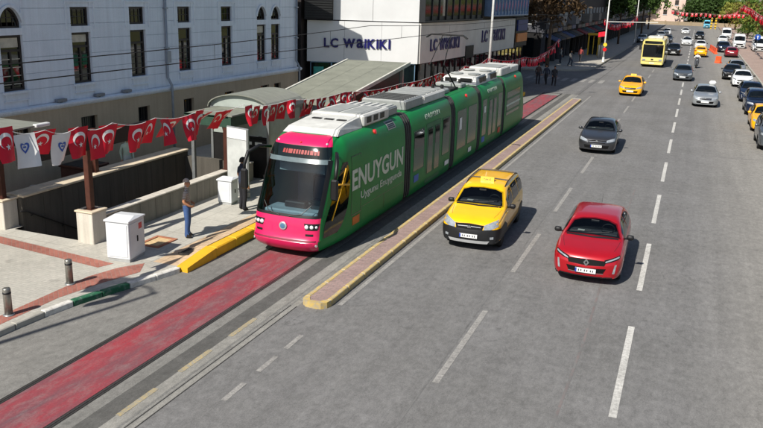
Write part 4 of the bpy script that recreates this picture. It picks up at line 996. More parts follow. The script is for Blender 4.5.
# ---- trailing cab: the same shell turned round
c5 = cab_module(True); c5.rotation_euler = (0, 0, math.pi); c5.location = (0, 27.8, 0)
smooth_patch(fpatch(MB(), -QW, QW, 1.22, 2.56, .006, 18, 10), 'windscreen', M_wsc, c5)
window(c5, 2.6, 5.8, 1.2, 2.4, M_gglass); side_bits(c5, [('lamp', 3.6)])
for k in range(3):
    for sd in (1, -1): spanel(MB(), 2.4, 5.9, 1.35 + k * .32, 1.45 + k * .32, .011, sd).build('print_stripe', M_lettw if k == 1 else M_green2, c5)
# ---- running gear
for yc in (3.6, 14.4, 24.2):
    bg_ = empty('bogie', (0, yc, 0), parent=TR); bx('bogie_frame', M_under, bg_, -.95, .95, -1.5, 1.5, .16, .5)
    for y in (-.9, .9):
        for s_ in (-1, 1): MB().lathe([(.30, -.06), (.30, .05), (.34, .055), (.34, .07)], 20, 'x', (s_ * .73, y, .302)).build('wheel', M_steel, bg_, True)
# ---- roof units
def runit(name, m, x0, x1, y0, y1, z0, z1, bev=.05, slope=0): 
    if slope:
        mb = MB().add([(x0, y0, z0), (x1, y0, z0), (x1, y1, z0), (x0, y1, z0), (x0 + .12, y0 + slope, z1 - .06), (x1 - .12, y0 + slope, z1 - .06), (x1 - .1, y1, z1), (x0 + .1, y1, z1), (x0 + .05, y0 + slope * .3, z0 + (z1 - z0) * .5), (x1 - .05, y0 + slope * .3, z0 + (z1 - z0) * .5)],
                      [(0, 8, 9, 1), (8, 4, 5, 9), (4, 7, 6, 5), (1, 9, 5, 6, 2), (0, 3, 7, 4, 8), (2, 6, 7, 3)]); return mb.build(name, m, TR)
    return bx(name, m, TR, x0, x1, y0, y1, z0, z1, bev)
u = runit('roof_fairing', M_roofw, -.86, .86, 1.72, 3.5, 3.2, 3.50, slope=.9)
for x in (-.5, -.1, .3): bx('vent_slot', M_black, u, x, x + .28, 2.85, 3.0, 3.43, 3.485)
u = runit('air_conditioner', M_roofw, -.88, .88, 3.56, 5.7, 3.2, 3.56)
for k in range(2): bx('grille', M_roofg, u, -.7 + k * .75, -.05 + k * .75, 3.75, 5.5, 3.555, 3.575)
for k in range(3): bx('side_slot', M_black, u, .878, .89, 3.8 + k * .55, 4.15 + k * .55, 3.3, 3.48)
u = runit('equipment_box', M_roofg, -.8, .8, 5.8, 6.7, 3.2, 3.5)
for k in range(6): bx('rib', M_roofw, u, -.74 + k * .26, -.64 + k * .26, 5.82, 6.68, 3.5, 3.53)
u = runit('resistor_box', M_roofg, -.82, .82, 7.4, 9.3, 3.2, 3.56)
for k in range(7): bx('rib', M_under, u, -.7, .7, 7.5 + k * .26, 7.6 + k * .26, 3.555, 3.575)
u = runit('converter_box', M_roofw, -.84, .84, 9.4, 12.0, 3.2, 3.52)
for k in range(4): bx('hatch', M_roofg, u, -.7, .7, 9.5 + k * .62, 10.0 + k * .62, 3.52, 3.54)
for y0 in (12.6, 15.2):
    u = runit('insulated_box', M_roofg, -.6, .6, y0, y0 + .8, 3.2, 3.42)
    for k in range(3): MB().lathe([(.05, 3.42), (.08, 3.46), (.05, 3.5), (.08, 3.54), (.05, 3.58)], 10, 'z', (-.4 + k * .4, y0 + .4, 0)).build('insulator', M_kblack if False else M_under, u, True)
for y0 in (16.8, 18.9):
    u = runit('air_conditioner', M_roofw, -.86, .86, y0, y0 + 1.95, 3.2, 3.60, slope=.35)
    for k in range(2):
        f_ = MB().lathe([(.30, 3.59), (.30, 3.63), (.27, 3.635)], 20, 'z', (-.42 + k * .84, y0 + 1.2, 0)).build('fan_ring', M_roofg, u, True); MB().lathe([(.26, 3.62), (.05, 3.63)], 16, 'z', (-.42 + k * .84, y0 + 1.2, 0)).build('fan', M_black, f_)
    for k in range(2): bx('grille', M_black, u, -.65 + k * .72, -.1 + k * .72, y0 + .06, y0 + .1, 3.3, 3.5)
    for k in range(2): bx('side_grille', M_black, u, .82, .872, y0 + .65 + k * .65, y0 + 1.1 + k * .65, 3.28, 3.52)
u = runit('equipment_box', M_roofw, -.85, .85, 21.7, 23.9, 3.2, 3.62)
u2 = runit('roof_fairing', M_roofw, -.85, .85, 24.0, 25.9, 3.2, 3.56)
for k in range(3): bx('hatch', M_roofg, u, -.7, .7, 21.8 + k * .7, 22.4 + k * .7, 3.62, 3.64)
# pantograph reaching the contact wire
pg = empty('pantograph', (0, 14.2, 3.2), parent=TR)
bx('base_frame', M_under, pg, -.55, .55, -.5, .7, .0, .12)
for s_ in (-1, 1):
    MB().tube([(s_ * .45, .6, .12), (s_ * .30, -.75, 1.15)], .03, 6).build('lower_arm', M_under, pg); MB().tube([(s_ * .30, -.75, 1.15), (s_ * .18, .45, 2.28)], .022, 6).build('upper_arm', M_under, pg)
MB().tube([(-.9, .40, 2.16), (-.7, .42, 2.29), (.7, .42, 2.29), (.9, .40, 2.16)], .03, 8).build('contact_strip', M_under, pg)
MB().tube([(-.9, .54, 2.16), (-.7, .52, 2.29), (.7, .52, 2.29), (.9, .54, 2.16)], .03, 8).build('contact_strip', M_under, pg)
# mirrors on hooked arms
for s_ in (-1, 1):
    a = MB().tube([(s_ * 1.02, 1.32, 2.82), (s_ * 1.20, .95, 2.88), (s_ * 1.36, .62, 2.74), (s_ * 1.40, .48, 2.42), (s_ * 1.38, .46, 2.25)], [.045, .05, .055, .05, .04], 8).build('mirror_arm', M_black, TR, True)
    mb = MB().box(s_ * 1.38 - .11, s_ * 1.38 + .11, .38, .50, 1.72, 2.30, 0, .045); m_ = mb.build('mirror', M_black, a); bx('mirror_glass', mat('mirror_glass', '#8d9aa3', .03, 1.0, var=0), m_, s_ * 1.38 - .085, s_ * 1.38 + .085, .50, .504, 1.77, 2.25)
# ---- overhead line
OL = empty('contact_wire', (0, 0, 0), 0, 'thin black overhead wire running above the tram track', 'wire')
MB().tube([(TX, -6 + k * 6, 5.58) for k in range(14)], .011, 5).build('wire', M_under, OL)
mw = [(TX, -6 + k * 3, 5.86 + .22 * ((k % 10) - 5) ** 2 / 25) for k in range(27)]
MB().tube(mw, .010, 5).build('carrier_wire', M_under, OL)
for k in range(1, 26, 2): MB().tube([(TX, mw[k][1], 5.58), mw[k]], .005, 4).build('dropper', M_under, OL)
# ================================================================== VEHICLES
M_tyre = mat('tyre_rubber', '#161616', 0.85, var=0.15); M_rim = mat('alloy_rim', '#9a9da0', 0.3, 0.8, var=0.1); M_rimd = mat('dark_rim', '#4a4c4e', 0.4, 0.7, var=0.1)
M_cglass = mat('car_glass', '#0b1013', 0.04, spec=0.5, var=0.5, scale=1.8)
M_grille = mat('car_grille', '#0b0b0c', 0.75, var=0.2, spec=.2); M_chrome = mat('chrome', '#c9ccce', 0.12, 0.95, var=0.05)
M_lamp = mat('headlamp', '#9aa0a5', 0.10, 0.3, var=0.25, scale=9, coat=0.8); M_tail = mat('tail_lamp', '#8f1216', 0.15, var=0.1, coat=0.8)
M_plate = mat('number_plate', '#d4d5d3', 0.5, var=0.05); M_trimk = mat('black_trim', '#17181a', 0.55, var=0.15); M_silv = mat('skid_silver', '#c5c7c8', 0.35, 0.5, var=0.08)
M_pblue = mat('plate_blue', '#1f3f9a', .5, var=0); M_ink = mat('plate_ink', '#3a3c42', .6, var=0)
M_clear = bpy.data.materials.new('car_windscreen'); M_clear.use_nodes = True; _t = M_clear.node_tree; _t.nodes.clear(); _o = _t.nodes.new('ShaderNodeOutputMaterial'); _tr = _t.nodes.new('ShaderNodeBsdfTransparent'); _tr.inputs[0].default_value = (.60, .68, .70, 1); _gl = _t.nodes.new('ShaderNodeBsdfGlossy'); _gl.inputs['Roughness'].default_value = .02; _fr = _t.nodes.new('ShaderNodeFresnel'); _fr.inputs[0].default_value = 1.5; _mx = _t.nodes.new('ShaderNodeMixShader')
_t.links.new(_fr.outputs[0], _mx.inputs[0]); _t.links.new(_tr.outputs[0], _mx.inputs[1]); _t.links.new(_gl.outputs[0], _mx.inputs[2]); _t.links.new(_mx.outputs[0], _o.inputs[0])
M_seat = mat('car_seat', '#2d2e32', .8, var=.2); M_shelf = mat('dash_grey', '#3a3b3e', .7, var=.15); M_paper = mat('paper_slip', '#c9c7bf', .7, var=.1)
def cabin(c, root):
    zb = c.sp['ws'][1][2][1] + .02; zt = c.sp['ws'][0][2][1]; y0 = c.sp['cowl']; w0 = c.sp['ws'][1][4][0]
    for sx in (-1, 1):
        st = bx('front_seat', M_seat, root, sx * .36 - .23, sx * .36 + .23, y0 + 1.05, y0 + 1.2, zb - .02, zb + .16, .04); bx('headrest', M_seat, st, sx * .36 - .12, sx * .36 + .12, y0 + 1.08, y0 + 1.18, zb + .16, min(zb + .30, zt - .05), .03)
    bx('dashboard', M_shelf, root, -w0 * .86, w0 * .86, y0 + .16, y0 + .5, zb - .03, zb + .022, .02); bx('instrument_hood', M_trimk, root, .20, .50, y0 + .32, y0 + .5, zb + .02, zb + .07, .02)
    mb = MB(); n = 18; pts = []
    for k in range(n + 1): a = 2 * math.pi * k / n; pts.append((.36 + .17 * math.cos(a), y0 + .62 - .05 * math.sin(a), zb + .04 + .15 * math.sin(a)))
    mb.tube(pts, .014, 6); mb.build('steering_wheel', M_trimk, root, True)
    bx('rear_view_mirror', M_trimk, root, -.11, .11, y0 + .46, y0 + .49, zt - .10, zt - .04, .01); bx('dash_paper', M_paper, root, -.42, -.24, y0 + .2, y0 + .34, zb + .023, zb + .027)
    for sx in (-1, 1): bx('rear_seat', M_seat, root, sx * .34 - .3, sx * .34 + .3, c.sp['L'] - 1.25, c.sp['L'] - 1.1, zb - .02, zb + .12, .04)
def paint(name, c, metal=0.0):
    return mat('paint_' + name, c, 0.28, metal, var=0.06, scale=2.0, coat=0.7)
WHEELS = {}
def wheel_mesh(r, wd, rim):
    k = (r, wd, rim.name)
    if k in WHEELS: return WHEELS[k]
    t = MB().lathe([(r * .66, -wd / 2), (r * .93, -wd / 2), (r * .99, -wd * .36), (r, -wd * .2), (r, wd * .2), (r * .99, wd * .36), (r * .93, wd / 2), (r * .66, wd / 2)], 26, 'x').mesh('tyre', M_tyre, True)
    q = MB().lathe([(r * .66, -wd * .42), (r * .67, wd * .46), (r * .62, wd * .46), (r * .58, wd * .30), (r * .14, wd * .22)], 26, 'x').mesh('rim', M_trimk, True)
    sp = MB()
    for i in range(5):
        a = 2 * math.pi * i / 5
        for da in (-.16, .16):
            c, s_ = math.cos(a + da * .4), math.sin(a + da * .4); c2, s2 = math.cos(a + da * 1.6), math.sin(a + da * 1.6)
            sp.tube([(wd * .38, c * r * .10, s_ * r * .10), (wd * .44, c2 * r * .63, s2 * r * .63)], [r * .07, r * .06], 5)
    sp.lathe([(r * .64, wd * .40), (r * .665, wd * .48), (r * .62, wd * .48)], 24, 'x'); sp.lathe([(r * .13, wd * .34), (r * .12, wd * .46)], 12, 'x')
    s_ = sp.mesh('spokes', rim)
    WHEELS[k] = (t, q, s_); return WHEELS[k]
class Car:
    """lofted body: front at y=0, rear at y=L, x across, z up"""
    def __init__(s, sp):
        s.sp = sp; L = sp['L']
        s.w = pchip(*zip(*sp['plan'])); s.top = pchip(*zip(*sp['top'])); s.belt = pchip(*zip(*sp['belt'])); s.sill = pchip(*zip(*sp['sill']))
        s.tum = sp.get('tum', .34)
        ys = sorted(set([0.0, .03, .08, .16, .28, .42, .6, L - .03, L - .08, L - .18, L - .32, L - .5] + [round(.6 + (L - 1.1) * i / 34, 3) for i in range(35)] + [p[0] for p in sp['top'] if 0 < p[0] < L]))
        rows = [s.section(y) for y in ys]; n = len(rows[0]); mb = MB(); vs = [p for r in rows for p in r]; fs = []
        for j in range(len(rows) - 1):
            for i in range(n): fs.append((j * n + i, j * n + (i + 1) % n, (j + 1) * n + (i + 1) % n, (j + 1) * n + i))
        for j, sgn in ((0, -1), (len(rows) - 1, 1)):
            ring = rows[j]; cz = sum(p[2] for p in ring) / n; prev = [j * n + i for i in range(n)]
            for k in (.7, .38, .12):
                cur = []
                for p in ring:
                    x = p[0] * k; z = cz + (p[2] - cz) * k; y_ = ys[j] + (s.bow(x, ys[j])) + sgn * .035 * (1 - k * k); cur.append(len(vs)); vs.append((x, y_, z))
                for i in range(n): fs.append((prev[i], prev[(i + 1) % n], cur[(i + 1) % n], cur[i]))
                prev = cur
            fs.append(tuple(prev))
        mb.v = [tuple(v) for v in vs]; mb.f = fs; mb.m = [0] * len(fs)
        me = mb.mesh('body', [bpy.data.materials.get('paint_' + sp['paint']), M_trimk], True)
        s.bvh = BVHTree.FromPolygons([v.co[:] for v in me.vertices], [p.vertices[:] for p in me.polygons])
        # wheel arches
        tmp = bpy.data.objects.new('tmp', me); COL.objects.link(tmp); cut = []
        r = sp['r'] + .045
        cm = MB()
        for y in sp['axles']:
            for sd in (-1, 1): cm.lathe([(r, sd * (s.w(y) - .27)), (r, sd * (s.w(y) + .2))], 28, 'x', (0, y, sp['r'] + .01))
        if sp.get('cabin'):
            A = [(a * .955, b - .018) for a, b in sp['ws'][0]]; B = [(a * .955, b + .022) for a, b in sp['ws'][1]]
            poly = A + B[::-1]; cm.prism(poly, 'y', sp['cowl'] - .12, L - 1.0)
        cm.m = [1] * len(cm.f)
        co = bpy.data.objects.new('cut', cm.mesh('cut', [M_trimk, M_trimk])); COL.objects.link(co)
        md = tmp.modifiers.new('b', 'BOOLEAN'); md.operation = 'DIFFERENCE'; md.object = co; md.solver = 'EXACT'
        dg = bpy.context.evaluated_depsgraph_get(); res = bpy.data.meshes.new_from_object(tmp.evaluated_get(dg))
        if len(res.polygons) < 100: res = me
        s.mesh = res; s.mesh.name = 'body'; shade_auto(s.mesh, 38); s.clad = sp.get('clad')
        while len(s.mesh.materials) > 1 and s.mesh.materials[-1] is None: s.mesh.materials.pop()
        bpy.data.objects.remove(tmp, do_unlink=True); bpy.data.objects.remove(co, do_unlink=True)
        # the arch liners, and grey cladding where the model has it
        while len(s.mesh.materials) < 2: s.mesh.materials.append(M_trimk)
        s.mesh.materials[1] = M_trimk
        for p in s.mesh.polygons:
            c = p.center
            if p.material_index > 1: p.material_index = 1
            if s.clad and ((c.y < .34 and c.z < .64) or c.z < .36 or (c.y > L - .3 and c.z < .6)): p.material_index = 1
    def bow(s, x, y):
        L = s.sp['L']; k = s.sp.get('bow', .22); w0 = s.sp['W'] / 2
        f = max(0, 1 - y / 1.0); r = max(0, 1 - (L - y) / 1.0)
        return k * abs(x / w0) ** 2.6 * f * f - k * .75 * abs(x / w0) ** 2.6 * r * r
    def section(s, y):
        w, zt, zb, zs = s.w(y), s.top(y), s.belt(y), s.sill(y); zb = min(zb, zt - .015); D = zt - zb
        xr = max(.25 * w, .925 * w - s.tum * max(0, D - .03)); r = min(.11, .34 * D)
        h = zb - zs
        half = [(0, zs), (.55 * w, zs), (.91 * w, zs + .01), (.965 * w, zs + .10 * h + .02), (.992 * w, zs + .38 * h), (w, zs + .62 * h), (.985 * w, zs + .86 * h), (.955 * w, zb - .015), (.93 * w, zb + .02 * D + .004)]
        a = half[-1]; c = (xr, zt - r)
        half += [(a[0] + (c[0] - a[0]) * t + .035 * math.sin(t * math.pi) * min(1, D / .4), a[1] + (c[1] - a[1]) * t) for t in (.33, .68)]
        half += [c, (xr * .93, zt - r * .45), (xr * .78, zt - r * .16), (xr * .45, zt - r * .03), (0, zt)]
        pts = [(x, z) for x, z in half] + [(-x, z) for x, z in reversed(half[1:-1])]
        return [(x, y + s.bow(x, y), z) for x, z in pts]
    def hit(s, view, a, b):
        if view == 'front': o, d = (a, -2, b), (0, 1, 0)
        elif view == 'rear': o, d = (a, s.sp['L'] + 2, b), (0, -1, 0)
        elif view == 'right': o, d = (3, a, b), (-1, 0, 0)
        elif view == 'left': o, d = (-3, a, b), (1, 0, 0)
        elif view == 'top': o, d = (a, b, 4), (0, 0, -1)
        h = s.bvh.ray_cast(Vector(o), Vector(d)); d = Vector(d)
        if h[0] is None: h = s.bvh.find_nearest(Vector(o) + d * (3 if view in ('left', 'right') else 2)); return h[0], h[1]
        n = h[1]; 
        if n.dot(d) > 0: n = -n
        return h[0], n
    def decal(s, name, m, parent, view, A, B, off=.006, n=10, mrows=4):
        """surface patch between polylines A and B given in the view's plane"""
        def samp(P, t):
            if len(P) == 1: return P[0]
            f = t * (len(P) - 1); i = min(int(f), len(P) - 2); k = f - i
            return (P[i][0] + (P[i + 1][0] - P[i][0]) * k, P[i][1] + (P[i + 1][1] - P[i][1]) * k)
        vs = []
        for j in range(mrows + 1):
            v = j / mrows
            for i in range(n + 1):
                a, b = samp(A, i / n), samp(B, i / n); p, nn = s.hit(view, a[0] + (b[0] - a[0]) * v, a[1] + (b[1] - a[1]) * v); vs.append(p + nn * off)
        W = n + 1; mb = MB().add(vs, [(j * W + i, j * W + i + 1, (j + 1) * W + i + 1, (j + 1) * W + i) for j in range(mrows) for i in range(n)])
        me = mb.mesh(name, m, True, fix=False)
        # orient outward
        if len(me.polygons):
            pc = me.polygons[len(me.polygons) // 2]; c = pc.center; h = s.bvh.find_nearest(c)
            dirs = {'front': (0, -1, 0), 'rear': (0, 1, 0), 'right': (1, 0, 0), 'left': (-1, 0, 0), 'top': (0, 0, 1)}[view]
            if pc.normal.dot(Vector(dirs)) < 0: me.flip_normals()
        return link(name, me, parent)
PROTO = {}
def mirror_pts(P): return [(-a, b) for a, b in P]
def build_car(key, sp, root):
    c = Car(sp); L, W = sp['L'], sp['W']; P = bpy.data.materials.get('paint_' + sp['paint'])
    body = link('body', c.mesh, root)
    if sp.get('front_only'): pass
    # glazing
    c.decal('windscreen', M_clear if sp.get('cabin') else M_cglass, root, 'front', sp['ws'][0], sp['ws'][1], .006, 18, 10)
    if 'rw' in sp: c.decal('rear_window', M_cglass, root, 'rear', sp['rw'][0], sp['rw'][1], .006, 12, 6)
    for vw in ('right', 'left'):
        for A, B in sp['side']: c.decal('side_window', M_cglass, root, vw, A, B, .006, 8, 5)
        for y in sp.get('doors', ()):
            z0 = c.sill(y) + .08; z1 = c.belt(y) - .03
            c.decal('door_gap', M_trimk, root, vw, [(y - .006, z0), (y - .006, z1)], [(y + .006, z0), (y + .006, z1)], .003, 6, 1)
        for y in sp.get('handles', ()):
            z = c.belt(y) - .15; c.decal('door_handle', P if sp.get('body_handles', True) else M_trimk, root, vw, [(y, z + .015), (y + .19, z + .02)], [(y, z - .015), (y + .19, z - .01)], .028, 4, 2)
        if sp.get('sillk', True): c.decal('sill_trim', M_trimk, root, vw, [(sp['axles'][0] + .42, c.sill(1.5) + .11), (sp['axles'][1] - .42, c.sill(1.5) + .11)], [(sp['axles'][0] + .42, c.sill(1.5) + .03), (sp['axles'][1] - .42, c.sill(1.5) + .03)], .005, 8, 1)
    # front and rear details: (name, material, view, A, B, off, mirror)
    for d in sp['bits']:
        nm, m, vw, A, B, off, mir = d[:7]; n_, k_ = (d[7] if len(d) > 7 else (8, 3))
        c.decal(nm, m or P, root, vw, A, B, off, n_, k_)
        if mir: c.decal(nm, m or P, root, vw, mirror_pts(A), mirror_pts(B), off, n_, k_)
    # number plates with stand-in characters
    for vw, z, sgn in (('front', sp['plate'][0], -1), ('rear', sp['plate'][1], 1)):
        p, n_ = c.hit(vw, 0, z); y = p.y + sgn * .03
        pl = bx('number_plate', M_plate, root, -.26, .26, min(y, y - sgn * .028), max(y, y - sgn * .028), z - .056, z + .056)
        if sp.get('hi', True):
            yy = y + sgn * .002; sx = -.26 if sgn < 0 else .22
            bx('blue_strip', M_pblue, pl, sx, sx + .04, min(yy, y), max(yy, y), z - .055, z + .055)
            for k, (x0, x1) in enumerate(((-.19, -.15), (-.13, -.09), (-.04, 0.0), (.02, .06), (.11, .15), (.165, .205))): bx('plate_mark', M_ink, pl, x0 + .006, x1 - .006, min(yy, y), max(yy, y), z - .028, z + .028)
    # mirrors
    for sd in (-1, 1):
        y, z = sp['mirror']; x = c.w(y) * .95
        mb = MB(); n = 10; vs = []
        for i in range(6):
            v = i / 5; ph = v * math.pi
            for k in range(n):
                a = 2 * math.pi * k / n; rr = math.sin(ph) ** .6 if 0 < v < 1 else .02
                vs.append((sd * (x + .11 + .10 * -math.cos(ph)), y + .06 * rr * math.cos(a), z + .075 * rr * math.sin(a)))
        mb.add(vs, [(i * n + k, i * n + (k + 1) % n, (i + 1) * n + (k + 1) % n, (i + 1) * n + k) for i in range(5) for k in range(n)])
        m_ = mb.build('mirror', sp.get('mirror_mat') or P, root, True)
        bx('mirror_stalk', M_trimk, m_, *sorted((sd * (x - .06), sd * (x + .06))), y - .025, y + .025, z - .06, z - .02)
        bx('mirror_glass', M_cglass, m_, *sorted((sd * (x + .03), sd * (x + .19))), y + .058, y + .062, z - .05, z + .05)
    t, q, s_ = wheel_mesh(sp['r'], sp.get('tw', .2), sp.get('rim', M_rim))
    for y in sp['axles']:
        for sd in (-1, 1):
            w_ = link('wheel', t, root, (sd * (c.w(y) - sp.get('tw', .2) / 2 - .05), y, sp['r']), (0, 0, 0 if sd > 0 else math.pi)); link('rim', q, w_); link('spokes', s_, w_)
            # dark liner behind the wheel
    lin_ = MB()
    lin_.box(-W / 2 + .26, W / 2 - .26, .45, L - .45, .17, .34); lin_.build('underbody', M_trimk, root)
    for f in sp.get('extra', ()): f(c, root)
    return c
def wipers(c, root):
    for x0, x1 in ((-.12, .42), (-.58, -.06)):
        y0 = c.sp['cowl']; pts = []
        for k in range(4):
            x = x0 + (x1 - x0) * k / 3; p, n_ = c.hit('front', x, c.top(y0) + .045 + .015 * k); pts.append(p + n_ * .014)
        MB().tube(pts, .007, 5).build('wiper', M_trimk, root)
def antenna(c, root):
    y = c.sp['ant']; z = c.top(y); MB().tube([(0, y, z - .01), (0, y + .16, z + .26)], [.006, .003], 5).build('antenna', M_trimk, root)
def emblem_diamond(c, root):
    z = c.sp['emb']; p, n_ = c.hit('front', 0, z - .08); y = min(p.y, c.hit('front', 0, z)[0].y) - .016
    MB().add([(0, y, z + .10), (.075, y, z), (0, y, z - .10), (-.075, y, z), (0, y, z + .045), (.030, y, z), (0, y, z - .045), (-.030, y, z)], [(0, 1, 5, 4), (1, 2, 6, 5), (2, 3, 7, 6), (3, 0, 4, 7)]).build('emblem', M_chrome, root, fix=False)
def emblem_round(c, root):
    z = c.sp['emb']; p, n_ = c.hit('front', 0, z); MB().lathe([(.06, 0), (.055, -.02)], 16, 'y', (0, p.y + .004, z)).build('emblem', M_chrome, root)
def taxi_sign(c, root):
    y = c.sp['sign']; z = c.top(y); s_ = MB().prism([(-.07, 0), (.07, 0), (.05, .13), (-.05, .13)], 'x', -.21, .21).build('taxi_sign', mat('taxi_lamp', '#e4c34a', .35, var=.05), root, False, (0, y, z - .012))
    for sg, rz in ((-1, 0), (1, math.pi)):
        link('lettering', text_mesh('TAKSİ', .085, M_ink, .002, .001, 'CENTER'), s_, (0, sg * .066, .028), (R_(90) - R_(9), 0, rz))
def roof_rails(c, root):
    a, b = c.sp['rails']
    for sd in (-1, 1):
        pts = []
        for k in range(7):
            y = a + (b - a) * k / 6; p, n_ = c.hit('top', sd * c.sp['railx'], y); pts.append(p + Vector((0, 0, .045 if 0 < k < 6 else .0)))
        MB().tube(pts, .018, 6).build('roof_rail', M_trimk, root, True)
    for k in (.25, .8):
        y = a + (b - a) * k; z = c.top(y); MB().tube([(-c.sp['railx'], y, z + .015), (0, y, z + .035), (c.sp['railx'], y, z + .015)], .016, 6).build('roof_bar', M_trimk, root)
def fender_black(c, root): pass
def profile(L, hood0, hood1, cowl, wtop, rtop, rend, zr, tail, zh0, zh1):
    return [(0, zh0 - .10), (.05, zh0 - .03), (.14, zh0), (hood0, zh0 + (zh1 - zh0) * .45), (cowl, zh1), (cowl + .12, zh1 + .06), (wtop, zr - .035), (wtop + .35, zr - .005), ((wtop + rtop) / 2 + .1, zr), (rtop, zr - .03)] + tail
# --- hatchback
paint('ruby', '#a80f1d', .25); paint('taxi', '#f0b400', 0); paint('taxi2', '#eda800', 0); paint('graphite', '#3b3c3f', .5); paint('silver', '#a6abae', .55); paint('slate', '#5b6166', .5); paint('white', '#d9dbdb', 0); paint('black', '#121315', .2); paint('navy', '#16233c', .3); paint('maroon', '#7e1626', .2); paint('busyellow', '#dccb78', 0); paint('cyan', '#63b3cf', 0)
def spec_hatch(pn, **k):
    L, W = 4.05, 1.79
    sp = dict(L=L, W=W, paint=pn, r=.315, tw=.205, axles=(.84, 3.42), bow=.20, tum=.40,
        plan=[(0, .77), (.1, .83), (.35, .882), (.8, .897), (2.0, .895), (3.4, .893), (3.8, .85), (4.0, .77), (4.05, .72)],
        top=[(0, .60), (.04, .70), (.12, .78), (.35, .855), (.7, .925), (1.02, .985), (1.12, 1.03), (1.72, 1.385), (2.0, 1.435), (2.5, 1.445), (3.1, 1.415), (3.5, 1.355), (3.66, 1.28), (3.92, .95), (4.0, .88), (4.05, .62)],
        belt=[(0, .60), (.12, .70), (.5, .80), (1.0, .89), (2.0, .925), (3.2, .99), (3.7, .98), (4.05, .80)], sill=[(0, .22), (.3, .20), (.8, .20), (3.3, .20), (3.8, .24), (4.05, .30)],
        ws=([(-.575, 1.295), (-.36, 1.355), (0, 1.376), (.36, 1.355), (.575, 1.295)], [(-.735, 1.005), (-.4, 1.015), (0, 1.02), (.4, 1.015), (.735, 1.005)]), cowl=1.1,
        rw=([(-.5, 1.30), (0, 1.33), (.5, 1.30)], [(-.60, 1.02), (0, 1.02), (.60, 1.02)]),
        side=[([(1.42, 1.12), (1.75, 1.30), (2.25, 1.355)], [(1.30, .955), (1.8, .955), (2.28, .965)]), ([(2.33, 1.355), (2.8, 1.345), (3.18, 1.27)], [(2.35, .97), (2.8, .99), (3.28, 1.07)])],
        doors=(1.22, 2.30, 3.22), handles=(2.02, 3.0), mirror_mat=M_trimk, mirror=(1.45, .99), plate=(.40, .72), emb=.615, ant=3.35,
        bits=[('grille', M_grille, 'front', [(-.50, .675), (0, .69), (.50, .675)], [(-.45, .56), (0, .535), (.45, .56)], .007, False),
              ('headlight', M_grille, 'front', [(.44, .70), (.62, .755), (.79, .805)], [(.44, .615), (.62, .665), (.80, .735)], .008, True),
              ('lamp_strip', M_lamp, 'front', [(.47, .672), (.62, .728), (.775, .785)], [(.47, .64), (.62, .695), (.785, .755)], .013, True),
              ('lower_grille', M_grille, 'front', [(-.50, .485), (0, .47), (.50, .485)], [(-.44, .36), (0, .345), (.44, .36)], .006, False),
              ('daylight_strip', M_lamp, 'front', [(.70, .60), (.745, .60)], [(.655, .36), (.71, .36)], .010, True, (2, 5)),
              ('chrome_line', M_chrome, 'front', [(-.44, .355), (0, .338), (.44, .355)], [(-.44, .338), (0, .32), (.44, .338)], .010, False),
              ('splitter', M_trimk, 'front', [(-.68, .265), (0, .255), (.68, .265)], [(-.66, .225), (0, .225), (.66, .225)], .010, False),
              ('bonnet_gap', M_trimk, 'top', [(-.64, .42), (-.70, .7), (-.745, 1.02)], [(-.632, .42), (-.692, .7), (-.737, 1.02)], .002, True, (8, 1)),
              ('cowl', M_trimk, 'top', [(-.68, 1.06), (0, 1.02), (.68, 1.06)], [(-.68, 1.12), (0, 1.085), (.68, 1.12)], .004, False),
              ('tail_light', M_tail, 'rear', [(.50, .99), (.80, .99)], [(.54, .86), (.82, .84)], .008, True),
              ('rear_bumper', M_trimk, 'rear', [(-.62, .46), (.62, .46)], [(-.6, .33), (.6, .33)], .008, False)],
        extra=(wipers, antenna, emblem_diamond), cabin=False)
    sp.update(k); return sp
